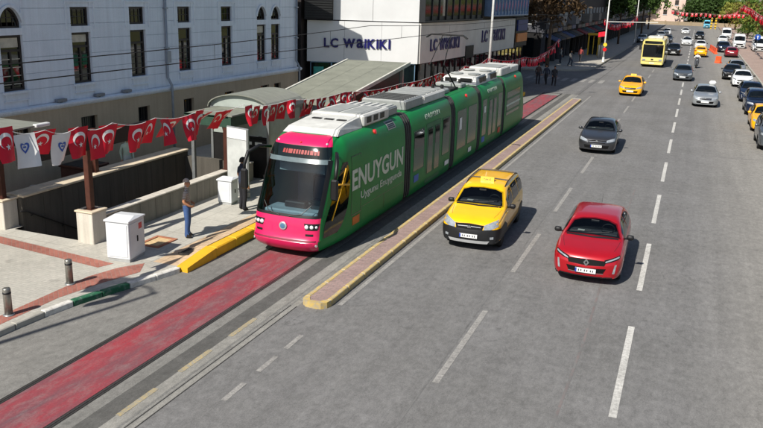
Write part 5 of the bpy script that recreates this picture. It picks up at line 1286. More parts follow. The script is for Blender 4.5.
# --- tall people carrier with grey lower cladding
def spec_mpv(pn, **k):
    L, W = 4.52, 1.76
    sp = dict(L=L, W=W, paint=pn, r=.325, tw=.20, clad=True, axles=(.86, 3.67), bow=.19, tum=.26, rim=M_rimd,
        plan=[(0, .77), (.1, .82), (.35, .868), (.8, .883), (2.2, .88), (3.9, .87), (4.3, .83), (4.5, .77), (4.52, .74)],
        top=[(0, .70), (.05, .80), (.14, .875), (.4, .955), (.8, 1.025), (1.08, 1.075), (1.18, 1.12), (1.82, 1.545), (2.1, 1.605), (2.8, 1.635), (3.6, 1.625), (4.1, 1.585), (4.3, 1.50), (4.42, 1.15), (4.48, .98), (4.52, .7)],
        belt=[(0, .70), (.14, .80), (.6, .89), (1.1, .955), (2.2, .985), (3.6, 1.02), (4.3, 1.03), (4.52, .9)], sill=[(0, .25), (.3, .23), (.8, .23), (3.6, .23), (4.2, .27), (4.52, .33)],
        ws=([(-.615, 1.445), (-.40, 1.505), (0, 1.527), (.40, 1.505), (.615, 1.445)], [(-.735, 1.095), (-.4, 1.105), (0, 1.11), (.4, 1.105), (.735, 1.095)]), cowl=1.16,
        rw=([(-.55, 1.47), (0, 1.49), (.55, 1.47)], [(-.62, 1.08), (0, 1.08), (.62, 1.08)]),
        side=[([(1.55, 1.26), (1.95, 1.45), (2.30, 1.495)], [(1.42, 1.02), (1.9, 1.02), (2.32, 1.03)]), ([(2.38, 1.50), (2.8, 1.51), (3.28, 1.505)], [(2.40, 1.03), (2.8, 1.04), (3.30, 1.05)]), ([(3.36, 1.50), (3.7, 1.49), (4.05, 1.45)], [(3.38, 1.06), (3.7, 1.07), (4.12, 1.10)])],
        doors=(1.30, 2.35, 3.33), handles=(2.08, 3.05), body_handles=False, mirror=(1.55, 1.07), mirror_mat=M_trimk, plate=(.47, .82), emb=.715, sign=2.25, rails=(1.95, 4.1), railx=.60,
        bits=[('grille', M_grille, 'front', [(-.42, .79), (0, .815), (.42, .79)], [(-.38, .66), (0, .65), (.38, .66)], .008, False),
              ('chrome_line', M_chrome, 'front', [(-.34, .738), (0, .75), (.34, .738)], [(-.33, .722), (0, .732), (.33, .722)], .010, False),
              ('headlight', M_lamp, 'front', [(.42, .79), (.6, .87), (.77, .925)], [(.42, .67), (.6, .68), (.80, .76)], .008, True),
              ('bumper', M_trimk, 'front', [(-.84, .70), (-.62, .685), (-.36, .665), (0, .655), (.36, .665), (.62, .685), (.84, .70)], [(-.83, .28), (-.5, .262), (0, .262), (.5, .262), (.83, .28)], .012, False, (24, 6)),
              ('skid_plate', M_silv, 'front', [(-.60, .355), (0, .345), (.60, .355)], [(-.54, .265), (0, .26), (.54, .265)], .022, False, (10, 2)),
              ('fog_light', M_lamp, 'front', [(.60, .47), (.70, .48)], [(.61, .40), (.70, .41)], .018, True, (3, 2)),
              ('side_cladding', M_trimk, 'right', [(.16, .68), (.45, .70), (.86, .78), (1.22, .62), (1.3, .45), (3.2, .45), (3.3, .62), (3.67, .75), (4.05, .62), (4.4, .55)], [(.16, .28), (.45, .28), (.86, .30), (1.22, .28), (1.3, .28), (3.2, .28), (3.3, .28), (3.67, .30), (4.05, .3), (4.4, .36)], .008, False, (40, 4)),
              ('side_cladding', M_trimk, 'left', [(.16, .68), (.45, .70), (.86, .78), (1.22, .62), (1.3, .45), (3.2, .45), (3.3, .62), (3.67, .75), (4.05, .62), (4.4, .55)], [(.16, .28), (.45, .28), (.86, .30), (1.22, .28), (1.3, .28), (3.2, .28), (3.3, .28), (3.67, .30), (4.05, .3), (4.4, .36)], .008, False, (40, 4)),
              ('bonnet_gap', M_trimk, 'top', [(-.62, .42), (-.68, .7), (-.73, 1.08)], [(-.612, .42), (-.672, .7), (-.722, 1.08)], .002, True, (8, 1)),
              ('cowl', M_trimk, 'top', [(-.68, 1.13), (0, 1.09), (.68, 1.13)], [(-.68, 1.19), (0, 1.155), (.68, 1.19)], .004, False),
              ('tail_light', M_tail, 'rear', [(.60, 1.2), (.74, 1.2)], [(.62, .82), (.78, .82)], .008, True),
              ('rear_bumper', M_trimk, 'rear', [(-.7, .62), (.7, .62)], [(-.7, .36), (.7, .36)], .010, False)],
        extra=(wipers, emblem_round, taxi_sign, roof_rails))
    sp.update(k); return sp
def spec_sedan(pn, **k):
    L, W = 4.5, 1.79
    sp = dict(L=L, W=W, paint=pn, r=.315, tw=.205, axles=(.90, 3.56), bow=.20, tum=.40,
        plan=[(0, .77), (.1, .83), (.35, .88), (.85, .895), (2.2, .895), (3.7, .885), (4.2, .84), (4.45, .77), (4.5, .73)],
        top=[(0, .58), (.04, .68), (.14, .76), (.4, .83), (.8, .90), (1.2, .965), (1.32, 1.01), (1.98, 1.375), (2.25, 1.42), (2.7, 1.425), (3.1, 1.385), (3.3, 1.33), (3.85, 1.06), (4.0, 1.03), (4.3, 1.01), (4.42, .95), (4.5, .65)],
        belt=[(0, .58), (.14, .68), (.5, .78), (1.2, .875), (2.3, .915), (3.4, .96), (4.2, .96), (4.5, .82)], sill=[(0, .21), (.3, .20), (.8, .20), (3.6, .20), (4.1, .24), (4.5, .30)],
        ws=([(-.575, 1.28), (-.36, 1.34), (0, 1.36), (.36, 1.34), (.575, 1.28)], [(-.73, .99), (-.4, 1.0), (0, 1.005), (.4, 1.0), (.73, .99)]), cowl=1.3,
        rw=([(-.5, 1.29), (0, 1.305), (.5, 1.29)], [(-.60, 1.08), (0, 1.085), (.60, 1.08)]),
        side=[([(1.62, 1.10), (2.0, 1.29), (2.42, 1.34)], [(1.52, .945), (2.0, .945), (2.45, .955)]), ([(2.50, 1.34), (2.9, 1.32), (3.30, 1.20)], [(2.52, .955), (2.95, .97), (3.40, 1.03)])],
        doors=(1.40, 2.47, 3.40), handles=(2.2, 3.15), mirror=(1.62, .985), plate=(.40, .78), emb=.62, ant=3.15,
        bits=[('grille', M_grille, 'front', [(-.44, .665), (0, .675), (.44, .665)], [(-.40, .545), (0, .53), (.40, .545)], .006, False),
              ('headlight', M_lamp, 'front', [(.46, .68), (.62, .735), (.79, .775)], [(.46, .59), (.62, .61), (.81, .665)], .008, True),
              ('chrome_line', M_chrome, 'front', [(-.42, .61), (0, .617), (.42, .61)], [(-.42, .595), (0, .60), (.42, .595)], .010, False),
              ('lower_grille', M_grille, 'front', [(-.58, .44), (0, .43), (.58, .44)], [(-.54, .30), (0, .29), (.54, .30)], .006, False),
              ('cowl', M_trimk, 'top', [(-.68, 1.26), (0, 1.22), (.68, 1.26)], [(-.68, 1.32), (0, 1.285), (.68, 1.32)], .004, False),
              ('bonnet_gap', M_trimk, 'top', [(-.62, .46), (-.68, .8), (-.735, 1.2)], [(-.612, .46), (-.672, .8), (-.727, 1.2)], .002, True, (8, 1)),
              ('tail_light', M_tail, 'rear', [(.48, .93), (.80, .93)], [(.5, .80), (.82, .80)], .008, True),
              ('rear_bumper', M_trimk, 'rear', [(-.62, .46), (.62, .46)], [(-.6, .33), (.6, .33)], .008, False)],
        extra=(wipers, emblem_round))
    sp.update(k); return sp
def spec_suv(pn, **k):
    L, W = 4.4, 1.84
    sp = dict(L=L, W=W, paint=pn, r=.345, tw=.22, axles=(.88, 3.52), bow=.24, tum=.30,
        plan=[(0, .77), (.1, .82), (.35, .885), (.8, .915), (2.2, .92), (3.7, .91), (4.15, .87), (4.36, .8), (4.4, .77)],
        top=[(0, .76), (.04, .86), (.12, .94), (.4, 1.00), (.8, 1.05), (1.1, 1.09), (1.2, 1.13), (1.75, 1.55), (2.05, 1.62), (2.8, 1.645), (3.5, 1.61), (3.85, 1.55), (4.0, 1.46), (4.25, 1.12), (4.34, .98), (4.4, .72)],
        belt=[(0, .76), (.12, .86), (.6, .95), (1.1, 1.0), (2.2, 1.03), (3.5, 1.08), (4.1, 1.08), (4.4, .9)], sill=[(0, .28), (.3, .26), (.8, .26), (3.5, .26), (4.0, .30), (4.4, .36)],
        ws=([(-.625, 1.455), (-.40, 1.515), (0, 1.535), (.40, 1.515), (.625, 1.455)], [(-.755, 1.115), (-.4, 1.125), (0, 1.13), (.4, 1.125), (.755, 1.115)]), cowl=1.19,
        rw=([(-.55, 1.46), (0, 1.48), (.55, 1.46)], [(-.64, 1.14), (0, 1.14), (.64, 1.14)]),
        side=[([(1.52, 1.28), (1.9, 1.46), (2.30, 1.51)], [(1.42, 1.07), (1.9, 1.07), (2.32, 1.08)]), ([(2.38, 1.51), (2.8, 1.51), (3.2, 1.49)], [(2.40, 1.08), (2.8, 1.09), (3.25, 1.11)]), ([(3.28, 1.48), (3.5, 1.46), (3.75, 1.38)], [(3.32, 1.12), (3.5, 1.13), (3.82, 1.18)])],
        doors=(1.30, 2.35, 3.27), handles=(2.08, 3.0), mirror=(1.52, 1.12), plate=(.50, .86), emb=.80,
        bits=[('grille', M_grille, 'front', [(-.46, .88), (0, .89), (.46, .88)], [(-.40, .70), (0, .69), (.40, .70)], .006, False),
              ('headlight', M_lamp, 'front', [(.48, .89), (.64, .91), (.81, .92)], [(.48, .79), (.64, .80), (.83, .82)], .008, True),
              ('lower_bumper', M_trimk, 'front', [(-.8, .60), (0, .58), (.8, .60)], [(-.78, .34), (0, .33), (.78, .34)], .008, False),
              ('skid_plate', M_silv, 'front', [(-.45, .38), (.45, .38)], [(-.42, .32), (.42, .32)], .014, False),
              ('tail_light', M_tail, 'rear', [(.55, 1.08), (.83, 1.08)], [(.58, .92), (.85, .92)], .008, True),
              ('rear_bumper', M_trimk, 'rear', [(-.75, .66), (.75, .66)], [(-.75, .40), (.75, .40)], .010, False)],
        extra=(wipers, emblem_round))
    sp.update(k); return sp
def spec_van(pn, **k):
    L, W = 5.3, 2.0
    sp = dict(L=L, W=W, paint=pn, r=.34, tw=.22, axles=(1.0, 4.2), bow=.22, tum=.10,
        plan=[(0, .84), (.1, .90), (.4, .97), (.9, .99), (3, .99), (4.9, .985), (5.2, .96), (5.3, .93)],
        top=[(0, .85), (.05, .98), (.15, 1.06), (.5, 1.16), (.95, 1.26), (1.05, 1.32), (1.75, 2.2), (2.0, 2.38), (2.4, 2.44), (4.9, 2.42), (5.15, 2.34), (5.24, 2.0), (5.3, 1.2)],
        belt=[(0, .85), (.15, .98), (.6, 1.08), (1.1, 1.16), (3, 1.2), (5, 1.2), (5.3, 1.1)], sill=[(0, .28), (.4, .26), (4.6, .28), (5.3, .34)],
        ws=([(-.78, 2.05), (0, 2.14), (.78, 2.05)], [(-.86, 1.34), (0, 1.36), (.86, 1.34)]), cowl=1.05,
        rw=([(-.7, 2.0), (.7, 2.0)], [(-.75, 1.35), (.75, 1.35)]),
        side=[([(1.55, 1.75), (1.9, 1.95), (2.35, 1.98)], [(1.35, 1.26), (1.8, 1.25), (2.38, 1.25)])],
        doors=(1.25, 2.45, 3.9), handles=(2.15, 2.6), body_handles=False, mirror=(1.5, 1.4), mirror_mat=M_trimk, plate=(.50, .9), emb=.86,
        bits=[('grille', M_grille, 'front', [(-.55, .95), (.55, .95)], [(-.5, .70), (.5, .70)], .006, False),
              ('headlight', M_lamp, 'front', [(.56, 1.02), (.84, 1.12)], [(.56, .80), (.86, .86)], .008, True),
              ('bumper', M_trimk, 'front', [(-.88, .62), (.88, .62)], [(-.86, .36), (.86, .36)], .010, False),
              ('tail_light', M_tail, 'rear', [(.80, 1.5), (.90, 1.5)], [(.80, 1.0), (.90, 1.0)], .008, True),
              ('rear_bumper', M_trimk, 'rear', [(-.85, .55), (.85, .55)], [(-.85, .38), (.85, .38)], .010, False)],
        extra=(wipers,))
    sp.update(k); return sp
SPECS = dict(hatch=spec_hatch, mpv=spec_mpv, sedan=spec_sedan, suv=spec_suv, van=spec_van)
def car(kind, pn, name, label, cat, x, y, front=True, group=None, dz=0, rz=0.0, **kw):
    """x = centre line, y = the end nearest the camera; front=True faces the camera"""
    key = (kind, pn, tuple(sorted(k for k in kw)))
    if key in PROTO:
        o = copy_tree(PROTO[key]); o.name = name
        for k_ in ('group',):
            if k_ in o: del o[k_]
    else:
        o = empty(name, (0, 0, 0)); build_car(key, SPECS[kind](pn, **kw), o); PROTO[key] = o
    L = SPECS[kind](pn)['L']
    o.location = (x, y if front else y + L, 0); o.rotation_euler = (0, 0, (0 if front else math.pi) + rz)
    tag(o, label, cat, group); return o
CLIO = car('hatch', 'ruby', 'hatchback_car', 'glossy red hatchback with black grille driving beside the white lane dashes', 'car', -1.87, 19.75, rz=R_(1.0), cabin=True, extra=(wipers, antenna, emblem_diamond, cabin))
LODGY = car('mpv', 'taxi', 'taxi_cab', 'yellow people carrier taxi with grey bumper driving along the median island', 'taxi', -5.35, 21.05, rz=R_(2.0), cabin=True, extra=(wipers, emblem_round, taxi_sign, roof_rails, cabin))
car('sedan', 'graphite', 'saloon_car', 'dark grey saloon car driving behind the red hatchback', 'car', -3.75, 38.2, rz=R_(1.5), cabin=True, extra=(wipers, emblem_round, cabin))
car('sedan', 'taxi2', 'taxi_cab', 'yellow saloon taxi driving in front of the pale yellow bus', 'taxi', -4.2, 64.0, extra=(wipers, emblem_round, lambda c, r: taxi_sign(c, r)), sign=2.5, hi=False)
car('sedan', 'silver', 'saloon_car', 'silver saloon car with a white bag on its roof corner in the right lane', 'car', 1.22, 60.4, hi=False)
car('sedan', 'slate', 'saloon_car', 'bluish grey saloon car straddling the dashed line behind the silver car', 'car', -.66, 80.0, hi=False)
car('suv', 'black', 'suv_car', 'black sport utility car driving beside the pale yellow bus', 'car', -2.6, 118.5, hi=False)
car('sedan', 'taxi2', 'taxi_cab', 'yellow saloon taxi following the white scooter rider', 'taxi', .95, 118.5, False, extra=(wipers, emblem_round, lambda c, r: taxi_sign(c, r)), sign=2.5, hi=False)
car('hatch', 'maroon', 'hatchback_car', 'dark red hatchback parked at the right kerb by the orange barriers', 'car', 5.0, 121.5, False, hi=False)
car('suv', 'navy', 'suv_car', 'dark blue sport utility car parked behind the dark red hatchback', 'car', 4.4, 133, hi=False, rz=R_(4))
car('hatch', 'white', 'hatchback_car', 'white hatchback in the lane right behind the yellow saloon taxi', 'car', .95, 138, hi=False)
car('sedan', 'white', 'saloon_car', 'white saloon car in the far middle lane beside the black sport utility car', 'car', -1.3, 150, hi=False)
car('suv', 'black', 'suv_car', 'black sport utility car far off behind the white hatchback', 'car', .8, 178, hi=False)
car('sedan', 'white', 'saloon_car', 'white saloon car far off at the head of the middle lane', 'car', -2.4, 205, hi=False)
car('sedan', 'graphite', 'saloon_car', 'dark grey saloon car far off behind the pale yellow bus', 'car', -4.7, 155, hi=False)
car('hatch', 'white', 'hatchback_car', 'white hatchback far off at the bend of the left lane', 'car', -6.2, 195, hi=False)
car('hatch', 'silver', 'hatchback_car', 'silver hatchback far off in the left lane by the shop terrace', 'car', -6.6, 172, hi=False)
car('van', 'cyan', 'delivery_van', 'light blue van at the far end of the road under the trees', 'van', 2.8, 262, hi=False)
car('van', 'white', 'delivery_van', 'white van parked at the right kerb under the flag bunting', 'van', 7.0, 146, hi=False)
car('van', 'white', 'delivery_van', 'white van parked on the sidewalk beside the round blue sign', 'van', 9.6, 139, hi=False)
car('hatch', 'white', 'hatchback_car', 'white hatchback parked ahead of the white van at the far kerb', 'car', 4.9, 165, hi=False)
car('van', 'white', 'delivery_van', 'white van far off at the kerb near the yellow road works', 'van', 6.0, 182, hi=False)
# the row parked along the right kerb
RG = 'cars parked along the right kerb'
car('suv', 'slate', 'suv_car', 'grey sport utility car parked first in the kerb row', 'car', 4.55, 43.5, hi=False)
car('sedan', 'taxi2', 'taxi_cab', 'yellow saloon taxi parked in the kerb row between two dark cars', 'taxi', 4.55, 50.0, extra=(wipers, emblem_round, lambda c, r: taxi_sign(c, r)), sign=2.5, hi=False)
car('suv', 'navy', 'suv_car', 'dark blue sport utility car parked behind the kerbside taxi', 'car', 4.6, 57.5, hi=False)
car('hatch', 'navy', 'hatchback_car', 'dark blue hatchback parked in the middle of the kerb row', 'car', 4.55, 65.5, hi=False)
car('hatch', 'white', 'hatchback_car', 'white hatchback parked between dark cars in the kerb row', 'car', 4.45, 77.5, hi=False)
car('hatch', 'black', 'hatchback_car', 'black hatchback parked askew beside the white kerb row hatchback', 'car', 3.75, 84.5, hi=False, rz=R_(-3))
car('hatch', 'silver', 'hatchback_car', 'silver hatchback parked last in the kerb row', 'car', 4.5, 91.5, hi=False)
# bag on the silver car's roof
bg2 = MB(); 
for i in range(5):
    pass
bagv = MB().box(-.24, .24, -.22, .22, 0, .30, 0, .10).build('roof_bag', mat('white_cloth', '#d9d9d6', .8, var=.06), None, True, (1.62, 63.0, 1.40)); tag(bagv, 'white bundle lying on the silver saloon car roof', 'bundle')
car('sedan', 'slate', 'saloon_car', 'bluish grey saloon car parked in shade before the shop terrace', 'car', -10.6 + 1.6, 152, hi=False)
# ---- pale yellow bus
def bus(x, y):
    B = empty('city_bus', (x, y, 0), 0, 'pale yellow city bus in the left lane beyond the yellow saloon taxi', 'bus')
    Y = bpy.data.materials['paint_busyellow']; W, L, H = 1.25, 11.5, 3.1
    mb = MB(); pr = [(1.10, .28), (1.22, .36), (1.25, .7), (1.25, 2.2), (1.20, 2.75), (1.08, 3.0), (.85, 3.1)]
    def ring(y, k, dz=0): p = [(a * k, y, z) for a, z in pr]; return p + [(-a * k, y, z) for a, z in reversed(pr)]
    st = [(0.10, .90), (.0, .93), (.06, .975), (.22, 1.0), (6, 1), (11.3, 1), (11.5, .96)]; vs = []; n = 14
    for yy, k in st[1:]: vs += ring(yy, k)
    m_ = len(st) - 1; mb.add(vs, [(j * n + i, j * n + (i + 1) % n, (j + 1) * n + (i + 1) % n, (j + 1) * n + i) for j in range(m_ - 1) for i in range(n)] + [tuple(range(n)), tuple(range((m_ - 1) * n, m_ * n))])
    me = mb.mesh('body', Y); shade_auto(me, 35); body = link('body', me, B)
    bx('windscreen', M_cglass, B, -1.08, 1.08, -.03, .02, 1.12, 2.52, .01); bx('destination_screen', M_dglass, B, -.95, .95, -.028, .02, 2.60, 2.9); bx('bumper', Y, B, -1.12, 1.12, -.06, .04, .32, .62, .02); bx('bumper_gap', M_trimk, B, -1.1, 1.1, -.035, .02, .64, .68)
    for sd in (-1, 1):
        bx('headlight', M_lamp, B, *sorted((sd * .72, sd * 1.05)), -.035, .02, .74, .92, .01); bx('mirror', M_trimk, B, *sorted((sd * 1.28, sd * 1.5)), -.3, -.15, 1.9, 2.5, .03); MB().tube([(sd * 1.1, .1, 2.6), (sd * 1.38, -.2, 2.62), (sd * 1.39, -.22, 2.45)], .025, 6).build('mirror_arm', M_trimk, B)
        for k in range(7): bx('side_window', M_cglass, B, *sorted((sd * 1.235, sd * 1.256)), .7 + k * 1.5, 2.1 + k * 1.5, 1.25, 2.4)
        t, q, s_ = wheel_mesh(.48, .28, M_rim)
        for yy in (2.4, 8.6): w_ = link('wheel', t, B, (sd * 1.115, yy, .48), (0, 0, 0 if sd > 0 else math.pi)); link('rim', q, w_); link('spokes', s_, w_)
    MB().tube([(.1, -.035, 1.14), (.5, -.045, 1.5), (.6, -.04, 1.9)], .015, 5).build('wiper', M_trimk, B); bx('number_plate', M_plate, B, -.26, .26, -.075, -.06, .42, .53)
    bx('emblem', M_trimk, B, -.12, .12, -.045, .0, .82, .96); bx('roof_unit', M_roofw, B, -.8, .8, 2.5, 5.0, 3.08, 3.32, .05)
bus(-4.25, 95.0)
# ---- scooter with rider goes in with the people
# ================================================================== STREET FURNITURE
# ---- steel bollards
M_bol = mat('bollard_steel', '#8d8b84', 0.38, 0.75, var=0.18, scale=14)
def bollard(x, y, label):
    b = empty('bollard', (x, y, ZS), 0, label, 'bollard', 'bollards on the sidewalk')
    MB().lathe([(.085, .03), (.085, .60), (.075, .625), (.03, .635)], 20).build('post', M_bol, b, True); MB().lathe([(.12, 0), (.12, .02), (.09, .035)], 20).build('foot', M_galv, b, True)
    MB().lathe([(.088, .50), (.088, .545)], 20).build('ring', M_trimk if 'M_trimk' in globals() else M_charc, b, True)
p = G(9, 315, ZS); bollard(p.x, p.y, 'grey steel bollard standing on its own beside the kerb corner')
p = G(70, 284, ZS); bollard(p.x, p.y, 'grey steel bollard standing between the brick band and the white cabinet')
# ---- cabinets
M_cab = mat('cabinet_white', '#c9ccce', 0.5, var=0.07, scale=2.5); M_cab2 = mat('cabinet_base', '#9a9b99', 0.7, var=.15)
def cabinet(x, y, rz, w, d, h, label, mark=False):
    c = empty('utility_cabinet', (x, y, ZS), rz, label, 'cabinet')
    bx('plinth', M_cab2, c, -w / 2 + .02, w / 2 - .02, -d / 2 + .02, d / 2 - .02, 0, .08); bx('body', M_cab, c, -w / 2, w / 2, -d / 2, d / 2, .08, h - .1, .012)
    MB().add([(-w / 2 - .03, -d / 2 - .03, h - .1), (w / 2 + .03, -d / 2 - .03, h - .1), (w / 2 + .03, d / 2 + .03, h - .1), (-w / 2 - .03, d / 2 + .03, h - .1), (-w / 2 - .03, -d / 2 - .03, h - .06), (w / 2 + .03, -d / 2 - .03, h - .06), (w / 2 + .03, d / 2 + .03, h - .06), (-w / 2 - .03, d / 2 + .03, h - .06), (-w / 2 + .05, 0, h), (w / 2 - .05, 0, h)],
             [(0, 3, 2, 1), (0, 1, 5, 4), (1, 2, 6, 5), (2, 3, 7, 6), (3, 0, 4, 7), (4, 5, 9, 8), (5, 6, 9), (6, 7, 8, 9), (7, 4, 8)]).build('lid', M_cab, c)
    dr = bx('door', M_cab, c, w / 2, w / 2 + .012, -d / 2 + .05, d / 2 - .05, .14, h - .16, .004); bx('handle', M_charc, dr, w / 2 + .012, w / 2 + .03, -.02, .02, h * .42, h * .55)
    bx('door', M_cab, c, -w / 2 + .05, w / 2 - .05, -d / 2 - .012, -d / 2, .14, h - .16, .004)
    if mark: bx('warning_sticker', mat('warn_red', '#b8484a', .5, var=.2), c, w / 2 + .013, w / 2 + .016, .08, .24, h - .38, h - .22)
    return c
cabinet(-13.33, 15.98, R_(8), .66, .78, 1.18, 'large white utility cabinet standing between the brown post and the tree pit', True)
cabinet(-13.95, 21.95, R_(5), .5, .5, .92, 'small white utility cabinet standing beside the tall display panel')
# ---- lamp posts
M_pole = mat('pole_paint', '#c9cac6', 0.5, 0.1, var=0.1, scale=4); M_lampg = mat('lamp_glass', '#b9bfc0', .2, var=.05)
def lamp_post(x, y, h, label, arm=(1.8, 0), rz=0, z=ZS):
    L = empty('lamp_post', (x, y, z), rz, label, 'lamp post'); hh = h - z
    MB().tube([(0, 0, 0), (0, 0, hh * .5), (0, 0, hh)], [.11, .09, .06], 12).build('pole', M_pole, L, True); MB().lathe([(.2, 0), (.2, .03), (.13, .06), (.13, .5), (.115, .55)], 16).build('base', M_pole, L, True)
    a = MB().tube([(0, 0, hh - .1), (arm[0] * .3, arm[1], hh + .18), (arm[0], arm[1], hh + .26)], [.05, .04, .035], 8).build('arm', M_pole, L, True); bx('lamp_head', M_lampg, a, arm[0] - .1, arm[0] + .5, -.12, .12, hh + .2, hh + .32, .03)
    return L
pA = G(486.5, 103); lamp_post(pA.x, pA.y, 11.5, 'tall pale lamp post rising behind the tram roof before the store', (2.0, 0))
pB = G(603, 62, .14); LPB = lamp_post(pB.x, pB.y, 7.25, 'pale lamp post with red flag and road signs at the far sidewalk corner', (1.9, 0), 0, .14)
lamp_post(-14.6, 3.6, 11.0, 'tall pale lamp post on the near sidewalk before the bollards', (-1.2, 0))
lamp_post(-10.1, 150, 9.5, 'far pale lamp post along the tram side kerb', (1.8, 0), 0, .14)
sg = MB().lathe([(.22, -.02), (.22, .02)], 20, 'y', (0.05, -.14, 2.0)).build('sign_disc', mat('sign_yellow', '#d9b92c', .5), LPB); MB().lathe([(.22, -.02), (.22, .02)], 20, 'y', (.05, -.14, 1.45)).build('sign_disc', M_redl, LPB)
MB().tube([(0, 0, 4.6), (5.6, 0, 4.75)], .04, 6).build('signal_arm', M_pole, LPB)
fv = MB(); 
for i in range(5):
    for j in range(4): fv.v.append((-.1 - .75 * i / 4, .06 * math.sin(i * 1.4), 3.5 - .55 * j / 3 - .12 * i / 4 * 1.2))
fv.f = [(i * 4 + j, i * 4 + j + 1, (i + 1) * 4 + j + 1, (i + 1) * 4 + j) for i in range(4) for j in range(3)]; fv.m = [0] * 12
M_flag = mat('flag_red', '#c8122b', 0.7, var=0.10, scale=3, obj_var=.12); M_flagw = mat('flag_white', '#dcdcd8', 0.7, var=0.05); M_flagb = mat('emblem_ink', '#3d5ca8', .7, var=.05)
fv.build('flag', M_flag, LPB, True, fix=False)
# ---- yellow ticket booth
YB = empty('ticket_booth', (-12.2, 106.7, .14), 0, 'yellow framed ticket booth on the far sidewalk corner', 'booth'); M_by = mat('booth_yellow', '#c9a32a', .5, var=.1)
for x in (-.62, .62):
    for y in (0, 1.3): bx('post', M_by, YB, x - .09, x + .09, y - .09, y + .09, 0, 2.6)
bx('roof', M_by, YB, -.8, .8, -.2, 1.5, 2.6, 2.85, .03); bx('glass', M_dglass, YB, -.53, .53, -.02, .02, .2, 2.5); bx('side_glass', M_dglass, YB, .60, .64, .1, 1.2, .2, 2.5); bx('step', M_kgrey, YB, -.9, .9, -.5, 1.6, 0, .08); bx('bar', M_by, YB, -.05, .05, -.05, -.02, .2, 2.5)
for i, x in enumerate((-11.1, -10.75)):
    q = G(601 - i * 3, 59); 
    tag(MB().lathe([(.13, 0), (.13, 1.5), (.1, 1.6)], 12).build('marker_post', M_kwhite, None, True, (x, 103.5, .14)), 'white marker post beside the yellow ticket booth', 'post', 'marker posts by the booth')
# ---- round blue sign, orange barriers
BS = empty('road_sign', (8.6, 131, .13), 0, 'round blue road sign on a grey pole by the white van', 'sign'); MB().tube([(0, 0, 0), (0, 0, 2.9)], .035, 8).build('pole', M_galv, BS); d_ = MB().lathe([(.42, -.015), (.42, .015)], 24, 'y', (0, -.06, 2.5)).build('disc', mat('sign_blue', '#1f4fa8', .4), BS); MB().add([(-.05, -.08, 2.25), (.05, -.08, 2.25), (.05, -.08, 2.55), (.16, -.08, 2.55), (0, -.08, 2.75), (-.16, -.08, 2.55), (-.05, -.08, 2.55)], [(0, 1, 2, 3, 4, 5, 6)]).build('arrow', M_plate, d_, fix=False)
M_org = mat('barrier_orange', '#e2562c', .55, var=.08)
def barrier(x, y, rz, w, label):
    b = empty('road_barrier', (x, y, 0), rz, label, 'barrier'); 
    MB().prism([(-.22, 0), (.22, 0), (.22, .12), (.09, .3), (.07, .85), (-.07, .85), (-.09, .3), (-.22, .12)], 'y', 0, w).build('shell', M_org, b); bx('reflector', M_plate, b, .0755, .083, w * .3, w * .7, .5, .6)
for k in range(4): barrier(2.75 + .18 * k * -1 + .4, 128 + k * 3.0, R_(4), 2.3, 'orange plastic road barrier in the line beside the parked dark cars')
for o in bpy.data.objects:
    if o.name.startswith('road_barrier'): o['group'] = 'orange barriers in line'
barrier(3.35, 108.5, R_(50), .75, 'single orange barrier standing alone on the road behind the kerb row')
# far yellow road works posts
for i, x in enumerate((3.9, 5.1)):
    q = empty('warning_post', (x, 258 + i, 0), 0, 'yellow striped warning post at the far road end', 'post', 'warning posts'); bx('post', M_by, q, -.25, .25, -.1, .1, 0, 3.2); 
    for k in range(4): bx('stripe', M_trimk, q, -.26, .26, -.11, -.10, .3 + k * .8, .6 + k * .8)
